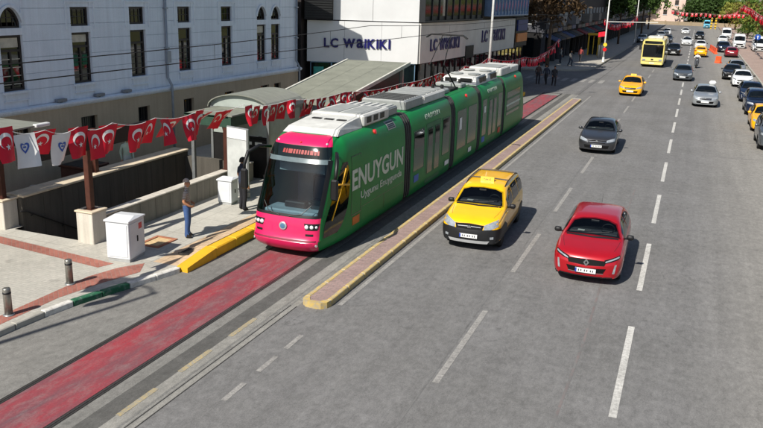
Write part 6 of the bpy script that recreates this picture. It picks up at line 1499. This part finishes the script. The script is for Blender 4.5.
# ================================================================== BUNTING
def flag_surface(u, v, w, h, amp, ph, lean):
    # u along the string, v downwards
    return Vector((amp * math.sin(u * 5 + ph + v * 2.0) * (.25 + v) + lean * v * h, u * w + .05 * amp * math.sin(v * 7 + ph), -v * h * (1 - .5 * abs(lean) * .6)))
def crescent(n=14):
    out = []; inn = []
    for i in range(n + 1):
        a = R_(-145 + 290 * i / n); out.append((math.sin(a) * .25, math.cos(a) * .25))
    for i in range(n + 1):
        a = R_(-138 + 276 * i / n); inn.append((math.sin(a) * .20, -.062 + math.cos(a) * .20 + .0))
    return out, inn
FM = {}
def flag_meshes(var, kind):
    if (var, kind) in FM: return FM[(var, kind)]
    rnd = random.Random(var * 17 + 3); w, h = .56, .74; amp = rnd.uniform(.03, .09); ph = rnd.uniform(0, 6); lean = rnd.uniform(-.35, .15) if var < 5 else (-.9 if var == 5 else .8)
    taper = rnd.uniform(.0, .15)
    def S_(u, v): return flag_surface((u - .5) * (1 - taper * v), v, w, h, amp, ph, lean)
    mb = MB(); nu, nv = 9, 10
    for j in range(nv + 1):
        for i in range(nu + 1): mb.v.append(tuple(S_(i / nu, j / nv)))
    mb.f = [(j * (nu + 1) + i, j * (nu + 1) + i + 1, (j + 1) * (nu + 1) + i + 1, (j + 1) * (nu + 1) + i) for j in range(nv) for i in range(nu)]; mb.m = [0] * len(mb.f)
    cloth = mb.mesh('flag', M_flag if kind == 'red' else M_flagw, True, False)
    e = MB()
    def put(pts, sg):
        r = []
        for (a, b) in pts:
            u, v = .5 + a / w * .74, .40 - b / h * .74
            p = S_(u, v); r.append(p + Vector((sg * .010, 0, 0)))
        return r
    for sg in (1, -1):
        if kind == 'red':
            o_, i_ = crescent(); O = put(o_, sg); I = put(i_, sg); k = len(O)
            e.add(O + I, [(i, i + 1, k + i + 1, k + i) for i in range(k - 1)])
            st = []
            for i in range(10):
                a = math.pi * i / 5; r = .105 if i % 2 == 0 else .042; st.append((math.sin(a) * r, -.17 + math.cos(a) * r))
            C_ = put([(0, -.17)] + st, sg); e.add(C_, [(0, 1 + i, 1 + (i + 1) % 10) for i in range(10)])
        else:
            hs = []
            for i in range(18):
                t = 2 * math.pi * i / 18; hs.append((.013 * 16 * math.sin(t) ** 3 * .75, .012 * (13 * math.cos(t) - 5 * math.cos(2 * t) - 2 * math.cos(3 * t))))
            hi_ = [(a * .62, b * .62) for a, b in hs]; O = put(hs, sg); I = put(hi_, sg); e.add(O + I, [(i, (i + 1) % 18, 18 + (i + 1) % 18, 18 + i) for i in range(18)])
            e.add(put([(-.05, .03), (.05, .03), (.05, -.02), (-.05, -.02)], sg), [(0, 1, 2, 3)])
    em = e.mesh('emblem', M_flagw if kind == 'red' else M_flagb, False, False)
    FM[(var, kind)] = (cloth, em); return FM[(var, kind)]
def bunting(pts, label, step=.70, white=(), seed=1, sag=.12, scale=1.0, wild=True, start=.35):
    rnd = random.Random(seed); P = [Vector(p) for p in pts]; B = empty('bunting', P[0], 0, label, 'bunting', None)
    fine = []
    for a, b in zip(P, P[1:]):
        for k in range(6):
            t = k / 6; q = a.lerp(b, t); q.z -= sag * math.sin(math.pi * t); fine.append(q)
    fine.append(P[-1]); MB().tube([q - P[0] for q in fine], .008, 4).build('string', M_flagw, B)
    L = [0]
    for a, b in zip(fine, fine[1:]): L.append(L[-1] + (b - a).length)
    s_ = start; i = 0; idx = 0
    while s_ < L[-1] - .3:
        while L[i + 1] < s_: i += 1
        d = fine[i + 1] - fine[i]; q = fine[i].lerp(fine[i + 1], (s_ - L[i]) / (L[i + 1] - L[i])) - P[0]
        kind = 'white' if idx in white else 'red'
        var = rnd.choice((0, 1, 2, 3, 4)) if rnd.random() > (.12 if wild else 0) else 5
        c, e = flag_meshes(var, kind); rz = math.atan2(-d.x, d.y)
        f = link('flag', c, B, q, (0, rnd.uniform(-.25, .25), rz + rnd.uniform(-.25, .25)), (1, scale, scale)); link('emblem', e, f)
        s_ += step * rnd.uniform(.88, 1.12); idx += 1
    return B
def pp(l, x): return [PX(a, b, x) for a, b in l]
bunting(pp([(-150, 118), (-60, 128), (0, 127), (45, 130), (78, 127), (112, 123), (155, 118), (200, 110), (243, 105)], -13.2), 'string of red crescent flags with two white ones hanging before the underpass stair', .56, (6, 8), 4)
bunting(pp([(243, 105), (290, 100), (345, 92), (400, 84), (440, 73)], -12.4), 'string of red flags running along the green fascia canopy', .56, (), 8, .1, .85)
bunting(pp([(440, 73), (465, 66), (488, 58), (525, 57), (545, 53), (560, 38)], -12.6), 'string of red flags between the store front and the lamp post behind the tram', .55, (), 12, .25, 1.0)
bunting([(-4.5, 148, 5.9), (1, 149, 5.6), (6, 150, 5.6), (9, 150, 6.0)], 'string of red flags stretched across the far road', .75, (), 15, .2, .8)
bunting(pp([(712, 5), (722, 14), (735, 13), (742, 6)], 7.5), 'drooping string of red flags before the trees beyond the white vans', .55, (), 16, .2, 1.2)
bunting(pp([(744, 5), (752, 9), (764, 17), (775, 20)], 7.2), 'string of large red flags hanging before the roadside trees by the kerb', .50, (), 17, .1, 1.25)
bunting([(-10.4, 100, 5.0), (-9.8, 118, 4.2), (-9.9, 150, 4.8)], 'string of red flags along the far tram side sidewalk', .8, (), 18, .5)
# ================================================================== PEOPLE
def skin_mat(): return mat('skin', '#b5805f', .6, var=.08, scale=9)
def stripes(name, cols, axis_scale):
    m = bpy.data.materials.new(name); m.use_nodes = True; t = m.node_tree; b = t.nodes['Principled BSDF']; tc = t.nodes.new('ShaderNodeTexCoord'); w_ = t.nodes.new('ShaderNodeTexWave'); w_.bands_direction = 'Z'; w_.inputs['Scale'].default_value = axis_scale; w_.inputs['Distortion'].default_value = .6
    t.links.new(tc.outputs['Object'], w_.inputs['Vector']); r = t.nodes.new('ShaderNodeValToRGB'); r.color_ramp.interpolation = 'CONSTANT'
    els = r.color_ramp.elements; els[0].color = (*hx(cols[0]), 1); els[1].position = .4; els[1].color = (*hx(cols[1]), 1)
    e = els.new(.75); e.color = (*hx(cols[2]), 1); t.links.new(w_.outputs[1], r.inputs[0]); t.links.new(r.outputs[0], b.inputs['Base Color']); b.inputs['Roughness'].default_value = .85; return m
def person_mesh(shirt, trouser, shoe, pose, H=1.72, sleeve='short', bulk=1.0):
    """facing -y; pose gives joint overrides. Returns one continuous skinned mesh."""
    J = {'pelvis': (0, 0, .95), 'waist': (0, .01, 1.08), 'chest': (0, .0, 1.28), 'neck': (0, .01, 1.46), 'jaw': (0, -.02, 1.54), 'head': (0, -.015, 1.62), 'crown': (0, 0, 1.68), 'nose': (0, -.115, 1.595),
         'sr': (.18, .0, 1.40), 'sl': (-.18, .0, 1.40), 'er': (.24, .04, 1.12), 'el': (-.24, .04, 1.12), 'wr': (.23, -.05, .88), 'wl': (-.23, -.05, .88), 'hr': (.23, -.08, .81), 'hl': (-.23, -.08, .81),
         'pr': (.10, 0, .88), 'pl': (-.10, 0, .88), 'kr': (.11, -.02, .50), 'kl': (-.11, -.02, .50), 'ar': (.11, .03, .10), 'al': (-.11, .03, .10), 'tr': (.13, -.13, .045), 'tl': (-.13, -.13, .045), 'hbr': (.11, .06, .045), 'hbl': (-.11, .06, .045)}
    J.update(pose); s_ = H / 1.72
    Rr = {'pelvis': (.155, .115), 'waist': (.148, .115), 'chest': (.165, .12), 'neck': (.06, .06), 'jaw': (.072, .082), 'head': (.078, .098), 'crown': (.06, .075), 'nose': .016, 'sr': .075, 'sl': .075, 'er': .05, 'el': .05, 'wr': .03, 'wl': .03, 'hr': (.04, .022), 'hl': (.04, .022), 'pr': .108, 'pl': .108, 'kr': .080, 'kl': .080, 'ar': .062, 'al': .062, 'tr': .042, 'tl': .042, 'hbr': .042, 'hbl': .042}
    names = list(J); E = [('pelvis', 'waist', 'shirt'), ('waist', 'chest', 'shirt'), ('chest', 'neck', 'shirt'), ('neck', 'jaw', 'skin'), ('jaw', 'head', 'skin'), ('head', 'crown', 'skin'), ('head', 'nose', 'skin'), ('chest', 'sr', 'shirt'), ('chest', 'sl', 'shirt'), ('sr', 'er', 'sleeve'), ('sl', 'el', 'sleeve'), ('er', 'wr', 'fore'), ('el', 'wl', 'fore'), ('wr', 'hr', 'skin'), ('wl', 'hl', 'skin'), ('pelvis', 'pr', 'trouser'), ('pelvis', 'pl', 'trouser'), ('pr', 'kr', 'trouser'), ('pl', 'kl', 'trouser'), ('kr', 'ar', 'trouser'), ('kl', 'al', 'trouser'), ('ar', 'tr', 'shoe'), ('al', 'tl', 'shoe'), ('ar', 'hbr', 'shoe'), ('al', 'hbl', 'shoe')]
    for hd in ('r', 'l'):
        h = Vector(J['h' + hd]); wv = Vector(J['w' + hd]); d = (h - wv).normalized(); sx_ = 1 if hd == 'r' else -1; sdv = d.cross(Vector((sx_, .3, 0))).normalized()
        for k in range(4):
            n1, n2 = f'f{hd}{k}a', f'f{hd}{k}b'; off = sdv * (.03 - .02 * k); ln = (.035, .045, .042, .03)[k]
            J[n1] = tuple(h + off + d * ln); J[n2] = tuple(h + off * 1.05 + d * ln * 1.9 - Vector((sx_ * .014, 0, 0))); Rr[n1] = .0095; Rr[n2] = .008; E += [('h' + hd, n1, 'skin'), (n1, n2, 'skin')]
        n1 = f'f{hd}t'; J[n1] = tuple(h + sdv * .05 - d * .01); Rr[n1] = .010; E.append(('h' + hd, n1, 'skin'))
    names = list(J); idx = {n: i for i, n in enumerate(names)}
    me = bpy.data.meshes.new('p'); me.from_pydata([Vector(J[n]) * s_ for n in names], [(idx[a], idx[b]) for a, b, _ in E], [])
    o = bpy.data.objects.new('p', me); COL.objects.link(o); md = o.modifiers.new('s', 'SKIN'); md.use_smooth_shade = True; md.branch_smoothing = .4
    if not me.skin_vertices: return None
    sv = me.skin_vertices[0].data
    for n in names:
        r = Rr[n]; r = r if isinstance(r, tuple) else (r, r); k = bulk if n in ('pelvis', 'waist', 'chest') else 1; sv[idx[n]].radius = (r[0] * s_ * k, r[1] * s_ * k); sv[idx[n]].use_root = (n == 'pelvis')
    ss = o.modifiers.new('u', 'SUBSURF'); ss.levels = 1; ss.render_levels = 1
    dg = bpy.context.evaluated_depsgraph_get(); res = bpy.data.meshes.new_from_object(o.evaluated_get(dg)); bpy.data.objects.remove(o, do_unlink=True)
    res.materials.clear(); sm = skin_mat()
    for m in (shirt, trouser, shoe, sm): res.materials.append(m)
    lab = {'shirt': 0, 'trouser': 1, 'shoe': 2, 'skin': 3, 'sleeve': 0, 'fore': 3 if sleeve == 'short' else 0}
    segs = [(Vector(J[a]) * s_, Vector(J[b]) * s_, t, (max(Rr[a]) if isinstance(Rr[a], tuple) else Rr[a])) for a, b, t in E]
    for p in res.polygons:
        c = p.center; best = (9, 3)
        for a, b, t, r in segs:
            ab = b - a; k = max(0, min(1, (c - a).dot(ab) / max(ab.length_squared, 1e-9))); d = (c - (a + ab * k)).length - r * .5
            li = lab[t]
            if t == 'sleeve' and sleeve == 'short' and k > .72: li = 3
            if t == 'shirt' and c.z < .97 * s_ and abs(c.x) < .2: li = 0 if c.z > .90 * s_ else 1
            if d < best[0]: best = (d, li)
        p.material_index = best[1]; p.use_smooth = True
    res.name = 'person'; return res, J, s_
def hair_mesh(m, J, s_, full=True):
    mb = MB(); c = Vector(J['head']) * s_ + Vector((0, .012, .004)); n, k = 14, 7; vs = []
    for i in range(k + 1):
        ph = (math.pi * (.58 if full else .42)) * i / k
        for j in range(n):
            a = 2 * math.pi * j / n; drop = 1.0 if math.sin(a) > -.2 else .62
            pz = math.cos(ph * (drop if full else 1)); vs.append(c + Vector((math.cos(a) * math.sin(ph) * .086, math.sin(a) * math.sin(ph) * .106, pz * .128 + .0)) * s_)
    mb.add(vs, [(i * n + j, i * n + (j + 1) % n, (i + 1) * n + (j + 1) % n, (i + 1) * n + j) for i in range(k) for j in range(n)]); return mb.mesh('hair', m, True)
def face_bits(o, J, s_):
    h = Vector(J['head']) * s_; em = mat('eye_dark', '#1a1412', .3, var=0)
    for sx_ in (-1, 1):
        MB().lathe([(.004, -.012), (.011, -.006), (.012, 0), (.011, .006), (.004, .010)], 8, 'y', (h.x + sx_ * .031 * s_, h.y - .086 * s_, h.z + .005)).build('eye', em, o, True)
        MB().lathe([(.008, -.012), (.02, -.004), (.022, .004), (.008, .012)], 8, 'x', (h.x + sx_ * .083 * s_, h.y + .01, h.z - .01)).build('ear', skin_mat(), o, True)
    MB().box(h.x - .022, h.x + .022, h.y - .097 * s_, h.y - .085 * s_, h.z - .062, h.z - .054).build('mouth', mat('lip', '#8d4a42', .5, var=0), o)
def person(label, x, y, z, rz, shirt, trouser, shoe, hair, pose={}, H=1.72, sleeve='short', full=True, group=None, bulk=1.0, face=True):
    r = person_mesh(shirt, trouser, shoe, pose, H, sleeve, bulk); me, J, s_ = r
    zm = min(v.co.z for v in me.vertices)
    o = link('person', me, None, (x, y, z - zm), (0, 0, rz)); tag(o, label, 'person', group)
    if hair: link('hair', hair_mesh(hair, J, s_, full), o)
    if face: face_bits(o, J, s_)
    return o
M_jean = mat('denim', '#39527f', .85, var=.15, scale=6); M_shoe = mat('shoe_dark', '#26211e', .6); M_plaid = stripes('plaid_shirt', ('#9c8f86', '#5c4a48', '#b7b2aa'), 5.5)
M_greyh = mat('grey_hair', '#a3968b', .8, var=.2, scale=20); M_dkh = mat('dark_hair', '#17120f', .7, var=.2, scale=20); M_dks = mat('dark_blue_shirt', '#232c3e', .85, var=.15); M_dkt = mat('dark_trousers', '#1d1d22', .85, var=.15)
p = G(188, 237, ZS)
person('man in grey striped shirt and blue jeans standing on the platform facing the tram', p.x, p.y, ZS, R_(118), M_plaid, M_jean, M_shoe, M_greyh,
       {'er': (.26, .06, 1.13), 'wr': (.20, -.12, 1.0), 'hr': (.13, -.17, .99), 'el': (-.26, .06, 1.12), 'wl': (-.20, -.12, .98), 'hl': (-.13, -.17, .97)}, 1.74, 'short', False, bulk=1.2)
p = G(243, 210, ZS)
person('man in dark blue shirt and black trousers waiting beside the small cabinet', p.x, p.y, ZS, R_(150), M_dks, M_dkt, M_shoe, M_dkh, {'kr': (.12, -.04, .5), 'er': (.27, .0, 1.14), 'wr': (.26, -.12, .92), 'hr': (.24, -.17, .87)}, 1.76)
M_pale = mat('pale_green_dress', '#b9c7b2', .85, var=.1); M_palet = mat('pale_trousers', '#c3c8bd', .85, var=.1)
p = G(131, 158, .12)
person('woman in pale green clothes on the plaza behind the stone ledge', -18.9, 23.0, ZS, R_(60), M_pale, M_palet, M_shoe, mat('scarf_cream', '#c9bfa6', .85, var=.1), {}, 1.66, 'long')
cl = [mat('cloth_' + c, '#' + c, .85, var=.15) for c in ('2b2b30', '39404e', '4b3a35', '6d6a66', '8b3a36', 'b5b3ad')]
WALK = {'kr': (.10, -.16, .52), 'ar': (.10, -.06, .12), 'tr': (.11, -.21, .06), 'hbr': (.10, -.03, .06), 'kl': (-.10, .03, .50), 'al': (-.10, .26, .13), 'tl': (-.11, .12, .05), 'hbl': (-.10, .30, .09), 'er': (.24, .12, 1.14), 'wr': (.22, .10, .90), 'hr': (.22, .08, .83), 'el': (-.24, -.06, 1.13), 'wl': (-.21, -.2, .93), 'hl': (-.2, -.25, .88)}
peds = [(553.5, 86, 0, 'person in black crossing the side street behind the tram', 0, 0, 20), (545.5, 84.5, 0, 'person in dark blue jacket crossing beside the one in black', 1, 0, -20), (537.5, 84, 0, 'person in brown coat crossing the side street nearest the store', 2, 0, 30),
        (570, 66, .14, 'person in grey top walking on the far sidewalk corner', 3, 1, 60), (580, 62, .14, 'person in red top walking near the yellow booth', 4, 0, 170), (560, 63, .14, 'person in pale top standing before the corner block', 5, 1, 120)]
for i, (px_, py_, z, lb, a, b, rz) in enumerate(peds):
    q = G(px_, py_, z); person(lb, q.x, q.y, z, R_(rz), cl[a], cl[b], M_shoe, M_dkh, WALK if i % 3 != 2 else {}, 1.70 + .02 * (i % 3), 'long', face=False)
# ---- scooter and rider
q = G(696, 68.5)
SCO = empty('motor_scooter', (q.x, q.y, 0), R_(2), 'small scooter with dark front shield ridden ahead of the far yellow taxi', 'scooter')
M_sc = mat('scooter_shell', '#3b3d42', .35, var=.1, coat=.4)
for y in (0.25, 1.45):
    w_ = MB().lathe([(.13, -.05), (.23, -.05), (.25, 0), (.23, .05), (.13, .05)], 20, 'x', (0, y, .25)).build('wheel', M_tyre, SCO, True); MB().lathe([(.13, -.03), (.13, .03)], 16, 'x', (0, y, .25)).build('rim', M_rim, w_)
MB().prism([(.32, .35), (.40, .95), (.46, .95), (.52, .38), (.95, .30), (1.0, .62), (1.75, .78), (1.8, .68), (1.6, .42), (1.2, .24), (.5, .24)], 'x', -.17, .17).build('body', M_sc, SCO); bx('seat', M_trimk, SCO, -.15, .15, 1.0, 1.65, .76, .84, .02)
MB().tube([(0, .25, .25), (0, .40, .95), (0, .44, 1.05)], .03, 6).build('fork', M_trimk, SCO); MB().tube([(-.32, .52, 1.06), (0, .44, 1.05), (.32, .52, 1.06)], .018, 6).build('handlebar', M_trimk, SCO); MB().lathe([(.085, -.04), (.07, .03)], 12, 'y', (0, .33, .95)).build('headlight', M_lamp, SCO)
person('scooter rider in white shirt and dark helmet ahead of the far yellow taxi', q.x, q.y + 1.2, .30, 0, mat('white_shirt', '#d8d9d7', .8, var=.06), cl[0], M_shoe, mat('helmet', '#26272b', .3, var=.05, coat=.5),
       {'pelvis': (0, 0, .62), 'waist': (0, -.01, .75), 'chest': (0, -.04, .97), 'neck': (0, -.05, 1.16), 'jaw': (0, -.08, 1.24), 'head': (0, -.08, 1.32), 'crown': (0, -.065, 1.38), 'nose': (0, -.18, 1.295), 'sr': (.18, -.05, 1.09), 'sl': (-.18, -.05, 1.09), 'er': (.30, -.28, .93), 'el': (-.30, -.28, .93), 'wr': (.30, -.58, .84), 'wl': (-.30, -.58, .84), 'hr': (.29, -.66, .83), 'hl': (-.29, -.66, .83),
        'pr': (.12, -.06, .60), 'pl': (-.12, -.06, .60), 'kr': (.17, -.46, .52), 'kl': (-.17, -.46, .52), 'ar': (.15, -.44, .12), 'al': (-.15, -.44, .12), 'tr': (.15, -.62, .05), 'tl': (-.15, -.62, .05), 'hbr': (.15, -.40, .05), 'hbl': (-.15, -.40, .05)}, 1.72, 'long', False, face=False)
# ================================================================== TREES
def leafmat(name, c1, c2):
    m = bpy.data.materials.new(name); m.use_nodes = True; t = m.node_tree; b = t.nodes['Principled BSDF']; tc = t.nodes.new('ShaderNodeTexCoord'); v = tc.outputs['Object']
    c = mixnode(t, noise(t, v, .55, 4), hx(c1), hx(c2)); c = mixnode(t, 1.0, c, noise(t, v, 6, 2, lo=.7, hi=1.3), 'MULTIPLY'); t.links.new(c, b.inputs['Base Color']); b.inputs['Roughness'].default_value = .6; b.inputs['Specular IOR Level'].default_value = .3
    tr = t.nodes.new('ShaderNodeBsdfTranslucent'); t.links.new(c, tr.inputs[0]); mx = t.nodes.new('ShaderNodeMixShader'); mx.inputs[0].default_value = .25; out = t.nodes['Material Output']
    t.links.new(b.outputs[0], mx.inputs[1]); t.links.new(tr.outputs[0], mx.inputs[2]); t.links.new(mx.outputs[0], out.inputs[0]); return m
LG = [leafmat('leaf_green', '#4b6328', '#5f7a33'), leafmat('leaf_dark', '#33491f', '#425a28'), leafmat('leaf_olive', '#767a34', '#8b8c3c'), leafmat('leaf_autumn', '#7a5a35', '#5f5330'), leafmat('leaf_brown', '#4a3a29', '#5d4a33')]
M_bark = mat('bark', '#5a4a3c', .9, var=.25, scale=6, bump=.5, bscale=20)
def tree(label, x, y, h, cr, mi, seed, trunk=.35, leaves=2600, ls=.34, name='tree', base=.0, squash=.85, mi2=None):
    rnd = random.Random(seed); T = empty(name, (x, y, base), rnd.uniform(0, 6), label, 'tree')
    th = h - cr * squash * 1.25; tips = []; tb = MB(); lean = (rnd.uniform(-.3, .3), rnd.uniform(-.3, .3))
    tb.tube([(0, 0, -.05), (lean[0] * .3, lean[1] * .3, th * .5), (lean[0], lean[1], th)], [trunk * .55, trunk * .42, trunk * .34], 9)
    nb = 8; blobs = []
    for i in range(nb):
        a = 2 * math.pi * i / nb + rnd.uniform(-.3, .3); el = rnd.uniform(.1, 1.1); ln = cr * rnd.uniform(.5, .8); s0 = rnd.uniform(.72, 1.0)
        p0 = Vector((lean[0] * s0, lean[1] * s0, th * s0)); e = p0 + Vector((math.cos(a) * math.cos(el), math.sin(a) * math.cos(el), math.sin(el) * squash + .15)) * ln; mid = p0.lerp(e, .5) + Vector((0, 0, .12 * ln))
        tb.tube([p0, mid, e], [trunk * .22, trunk * .14, trunk * .05], 6); blobs.append((e, cr * rnd.uniform(.36, .55)))
        for k in range(2):
            e2 = mid + Vector((rnd.uniform(-1, 1), rnd.uniform(-1, 1), rnd.uniform(.2, 1))) * cr * .45; tb.tube([mid, e2], [trunk * .09, trunk * .03], 5); blobs.append((e2, cr * rnd.uniform(.28, .42)))
    blobs.append((Vector((lean[0], lean[1], th + cr * squash * .7)), cr * .5))
    tb.build('trunk', M_bark, T, True)
    npb = leaves // len(blobs); vs = []; fs = []; ms = []
    for (c, r) in blobs:
        sub = [(c + Vector((rnd.gauss(0, 1), rnd.gauss(0, 1), rnd.gauss(0, 1) * squash)).normalized() * r * rnd.uniform(.4, 1.0)) for _ in range(9)]
        for k in range(npb):
            q = sub[k % 9] + Vector((rnd.gauss(0, 1), rnd.gauss(0, 1), rnd.gauss(0, .8))) * r * .24
            n = Vector((rnd.gauss(0, 1), rnd.gauss(0, 1), rnd.gauss(.5, 1))).normalized(); u = n.orthogonal().normalized(); u.rotate(Matrix.Rotation(rnd.uniform(0, 6.28), 3, n)); v = n.cross(u); s_ = ls * rnd.uniform(.55, 1.25); b = len(vs)
            vs += [tuple(q - u * s_), tuple(q + v * s_ * .45 + n * s_ * .12), tuple(q + u * s_), tuple(q - v * s_ * .45 + n * s_ * .12)]; fs.append((b, b + 1, b + 2, b + 3)); ms.append(1 if (mi2 is not None and rnd.random() < .4) else 0)
    me = bpy.data.meshes.new('crown'); me.from_pydata(vs, [], fs); me.materials.append(LG[mi])
    if mi2 is not None: me.materials.append(LG[mi2]); me.polygons.foreach_set('material_index', ms)
    me.update(); link('crown', me, T); return T
tree('half bare brown street tree before the corner block', -14.2, 84.5, 9.5, 3.2, 4, 3, .4, 2600, .26)
tree('thin brown street tree beyond the store end', -16.2, 79.5, 8.0, 2.4, 4, 33, .32, 1500, .24, base=-.03)
tree('small dark street tree by the far shop terrace', -12.0, 140, 9, 2.8, 1, 5, .35, 2000, .34, base=.14)
tree('dark green street tree far along the tram side', -11.5, 190, 11, 4.2, 1, 6, .4, 2600, .42, base=.14)
tree('olive street tree at the far bend of the tram side', -12.0, 225, 12, 4.5, 0, 7, .4, 2600, .45, base=.14)
# trees closing the road
for i, (x, y, h, cr, mi, lb) in enumerate(((-1.0, 293, 10, 6.0, 1, 'broad dark green tree closing the far road beside the pink building'), (6.5, 296, 10.5, 6.2, 1, 'dark green tree behind the light blue van at the road end'), (15, 290, 10, 6, 0, 'mid green tree right of the road end behind the warning posts'), (10.5, 258, 8, 4.4, 2, 'yellowish green tree at the right kerb of the far road end'), (24, 286, 11, 7, 0, 'tall green tree behind the far right trees'), (-19, 292, 10, 5.5, 0, 'green tree left of the pink building at the road end'))):
    tree(lb, x, y, h, cr, mi, 40 + i, .5, 3400, .55)
# trees along the right sidewalk
for i, (x, y, h, cr, mi, mi2, lb) in enumerate(((11.2, 205, 8.5, 4.6, 3, 2, 'reddish brown tree on the right sidewalk behind the far white van'), (12.4, 172, 8.2, 4.6, 0, 2, 'bright green tree on the right sidewalk behind the white vans'), (13.6, 150, 8.6, 4.8, 3, 0, 'brownish crowned tree above the white vans on the right'), (14.0, 124, 7.6, 4.2, 2, 0, 'yellow green tree beside the round blue sign'), (12.6, 101, 7.6, 4.2, 0, 1, 'green tree behind the hanging string of large red flags'), (17.5, 138, 9, 5, 1, 0, 'dark green tree set back behind the round blue sign'), (11.8, 80, 7.2, 3.7, 0, 2, 'green roadside tree beside the kerb row cars'))):
    tree(lb, x, y, h, cr, mi, 60 + i, .4, 3200, .34, mi2=mi2, base=.1)

for i, (x, y, h, cr, mi, lb) in enumerate(((10.6, 192, 3.6, 2.3, 0, 'round green shrub behind the far white van'), (12.8, 160, 3.8, 2.6, 1, 'dark green shrub behind the white vans on the right'), (13.2, 132, 3.4, 2.3, 0, 'green shrub growing behind the round blue sign'), (11.4, 113, 3.0, 2.0, 2, 'yellow green shrub beside the right sidewalk trees'), (11.2, 92, 3.0, 2.0, 1, 'dark shrub at the right sidewalk behind the kerb row'))):
    T = tree(lb, x, y, h, cr, mi, 90 + i, .16, 1500, .24, 'shrub', .1, .8); T['category'] = 'shrub'
# the wood closing the view behind the low wall: one mass, nobody could count it
rnd = random.Random(5); vs = []; fs = []
for k in range(15000):
    x = rnd.uniform(-60, 90)
    if -20 < x < -3 and rnd.random() < .9: continue
    top = 7.5 + 2.2 * math.sin(x * .35) + 1.3 * math.sin(x * .9 + 1) + rnd.uniform(-1, 1); z = rnd.uniform(.0, 1) ** .8 * top; q = Vector((x, 306 + 3 * math.sin(x * .8) + rnd.gauss(0, 1.6), z))
    n = Vector((rnd.gauss(0, 1), rnd.gauss(-.6, 1), rnd.gauss(.5, 1))).normalized(); u = n.orthogonal().normalized(); u.rotate(Matrix.Rotation(rnd.uniform(0, 6.28), 3, n)); v = n.cross(u); s_ = rnd.uniform(.5, 1.1); b = len(vs)
    vs += [tuple(q - u * s_), tuple(q + v * s_ * .5), tuple(q + u * s_), tuple(q - v * s_ * .5)]; fs.append((b, b + 1, b + 2, b + 3))
me = bpy.data.meshes.new('far_wood'); me.from_pydata(vs, [], fs); me.materials.append(LG[1]); o = link('far_wood', me); tag(o, 'dark green wood closing the view behind the low sandy wall', 'wood', kind='stuff')
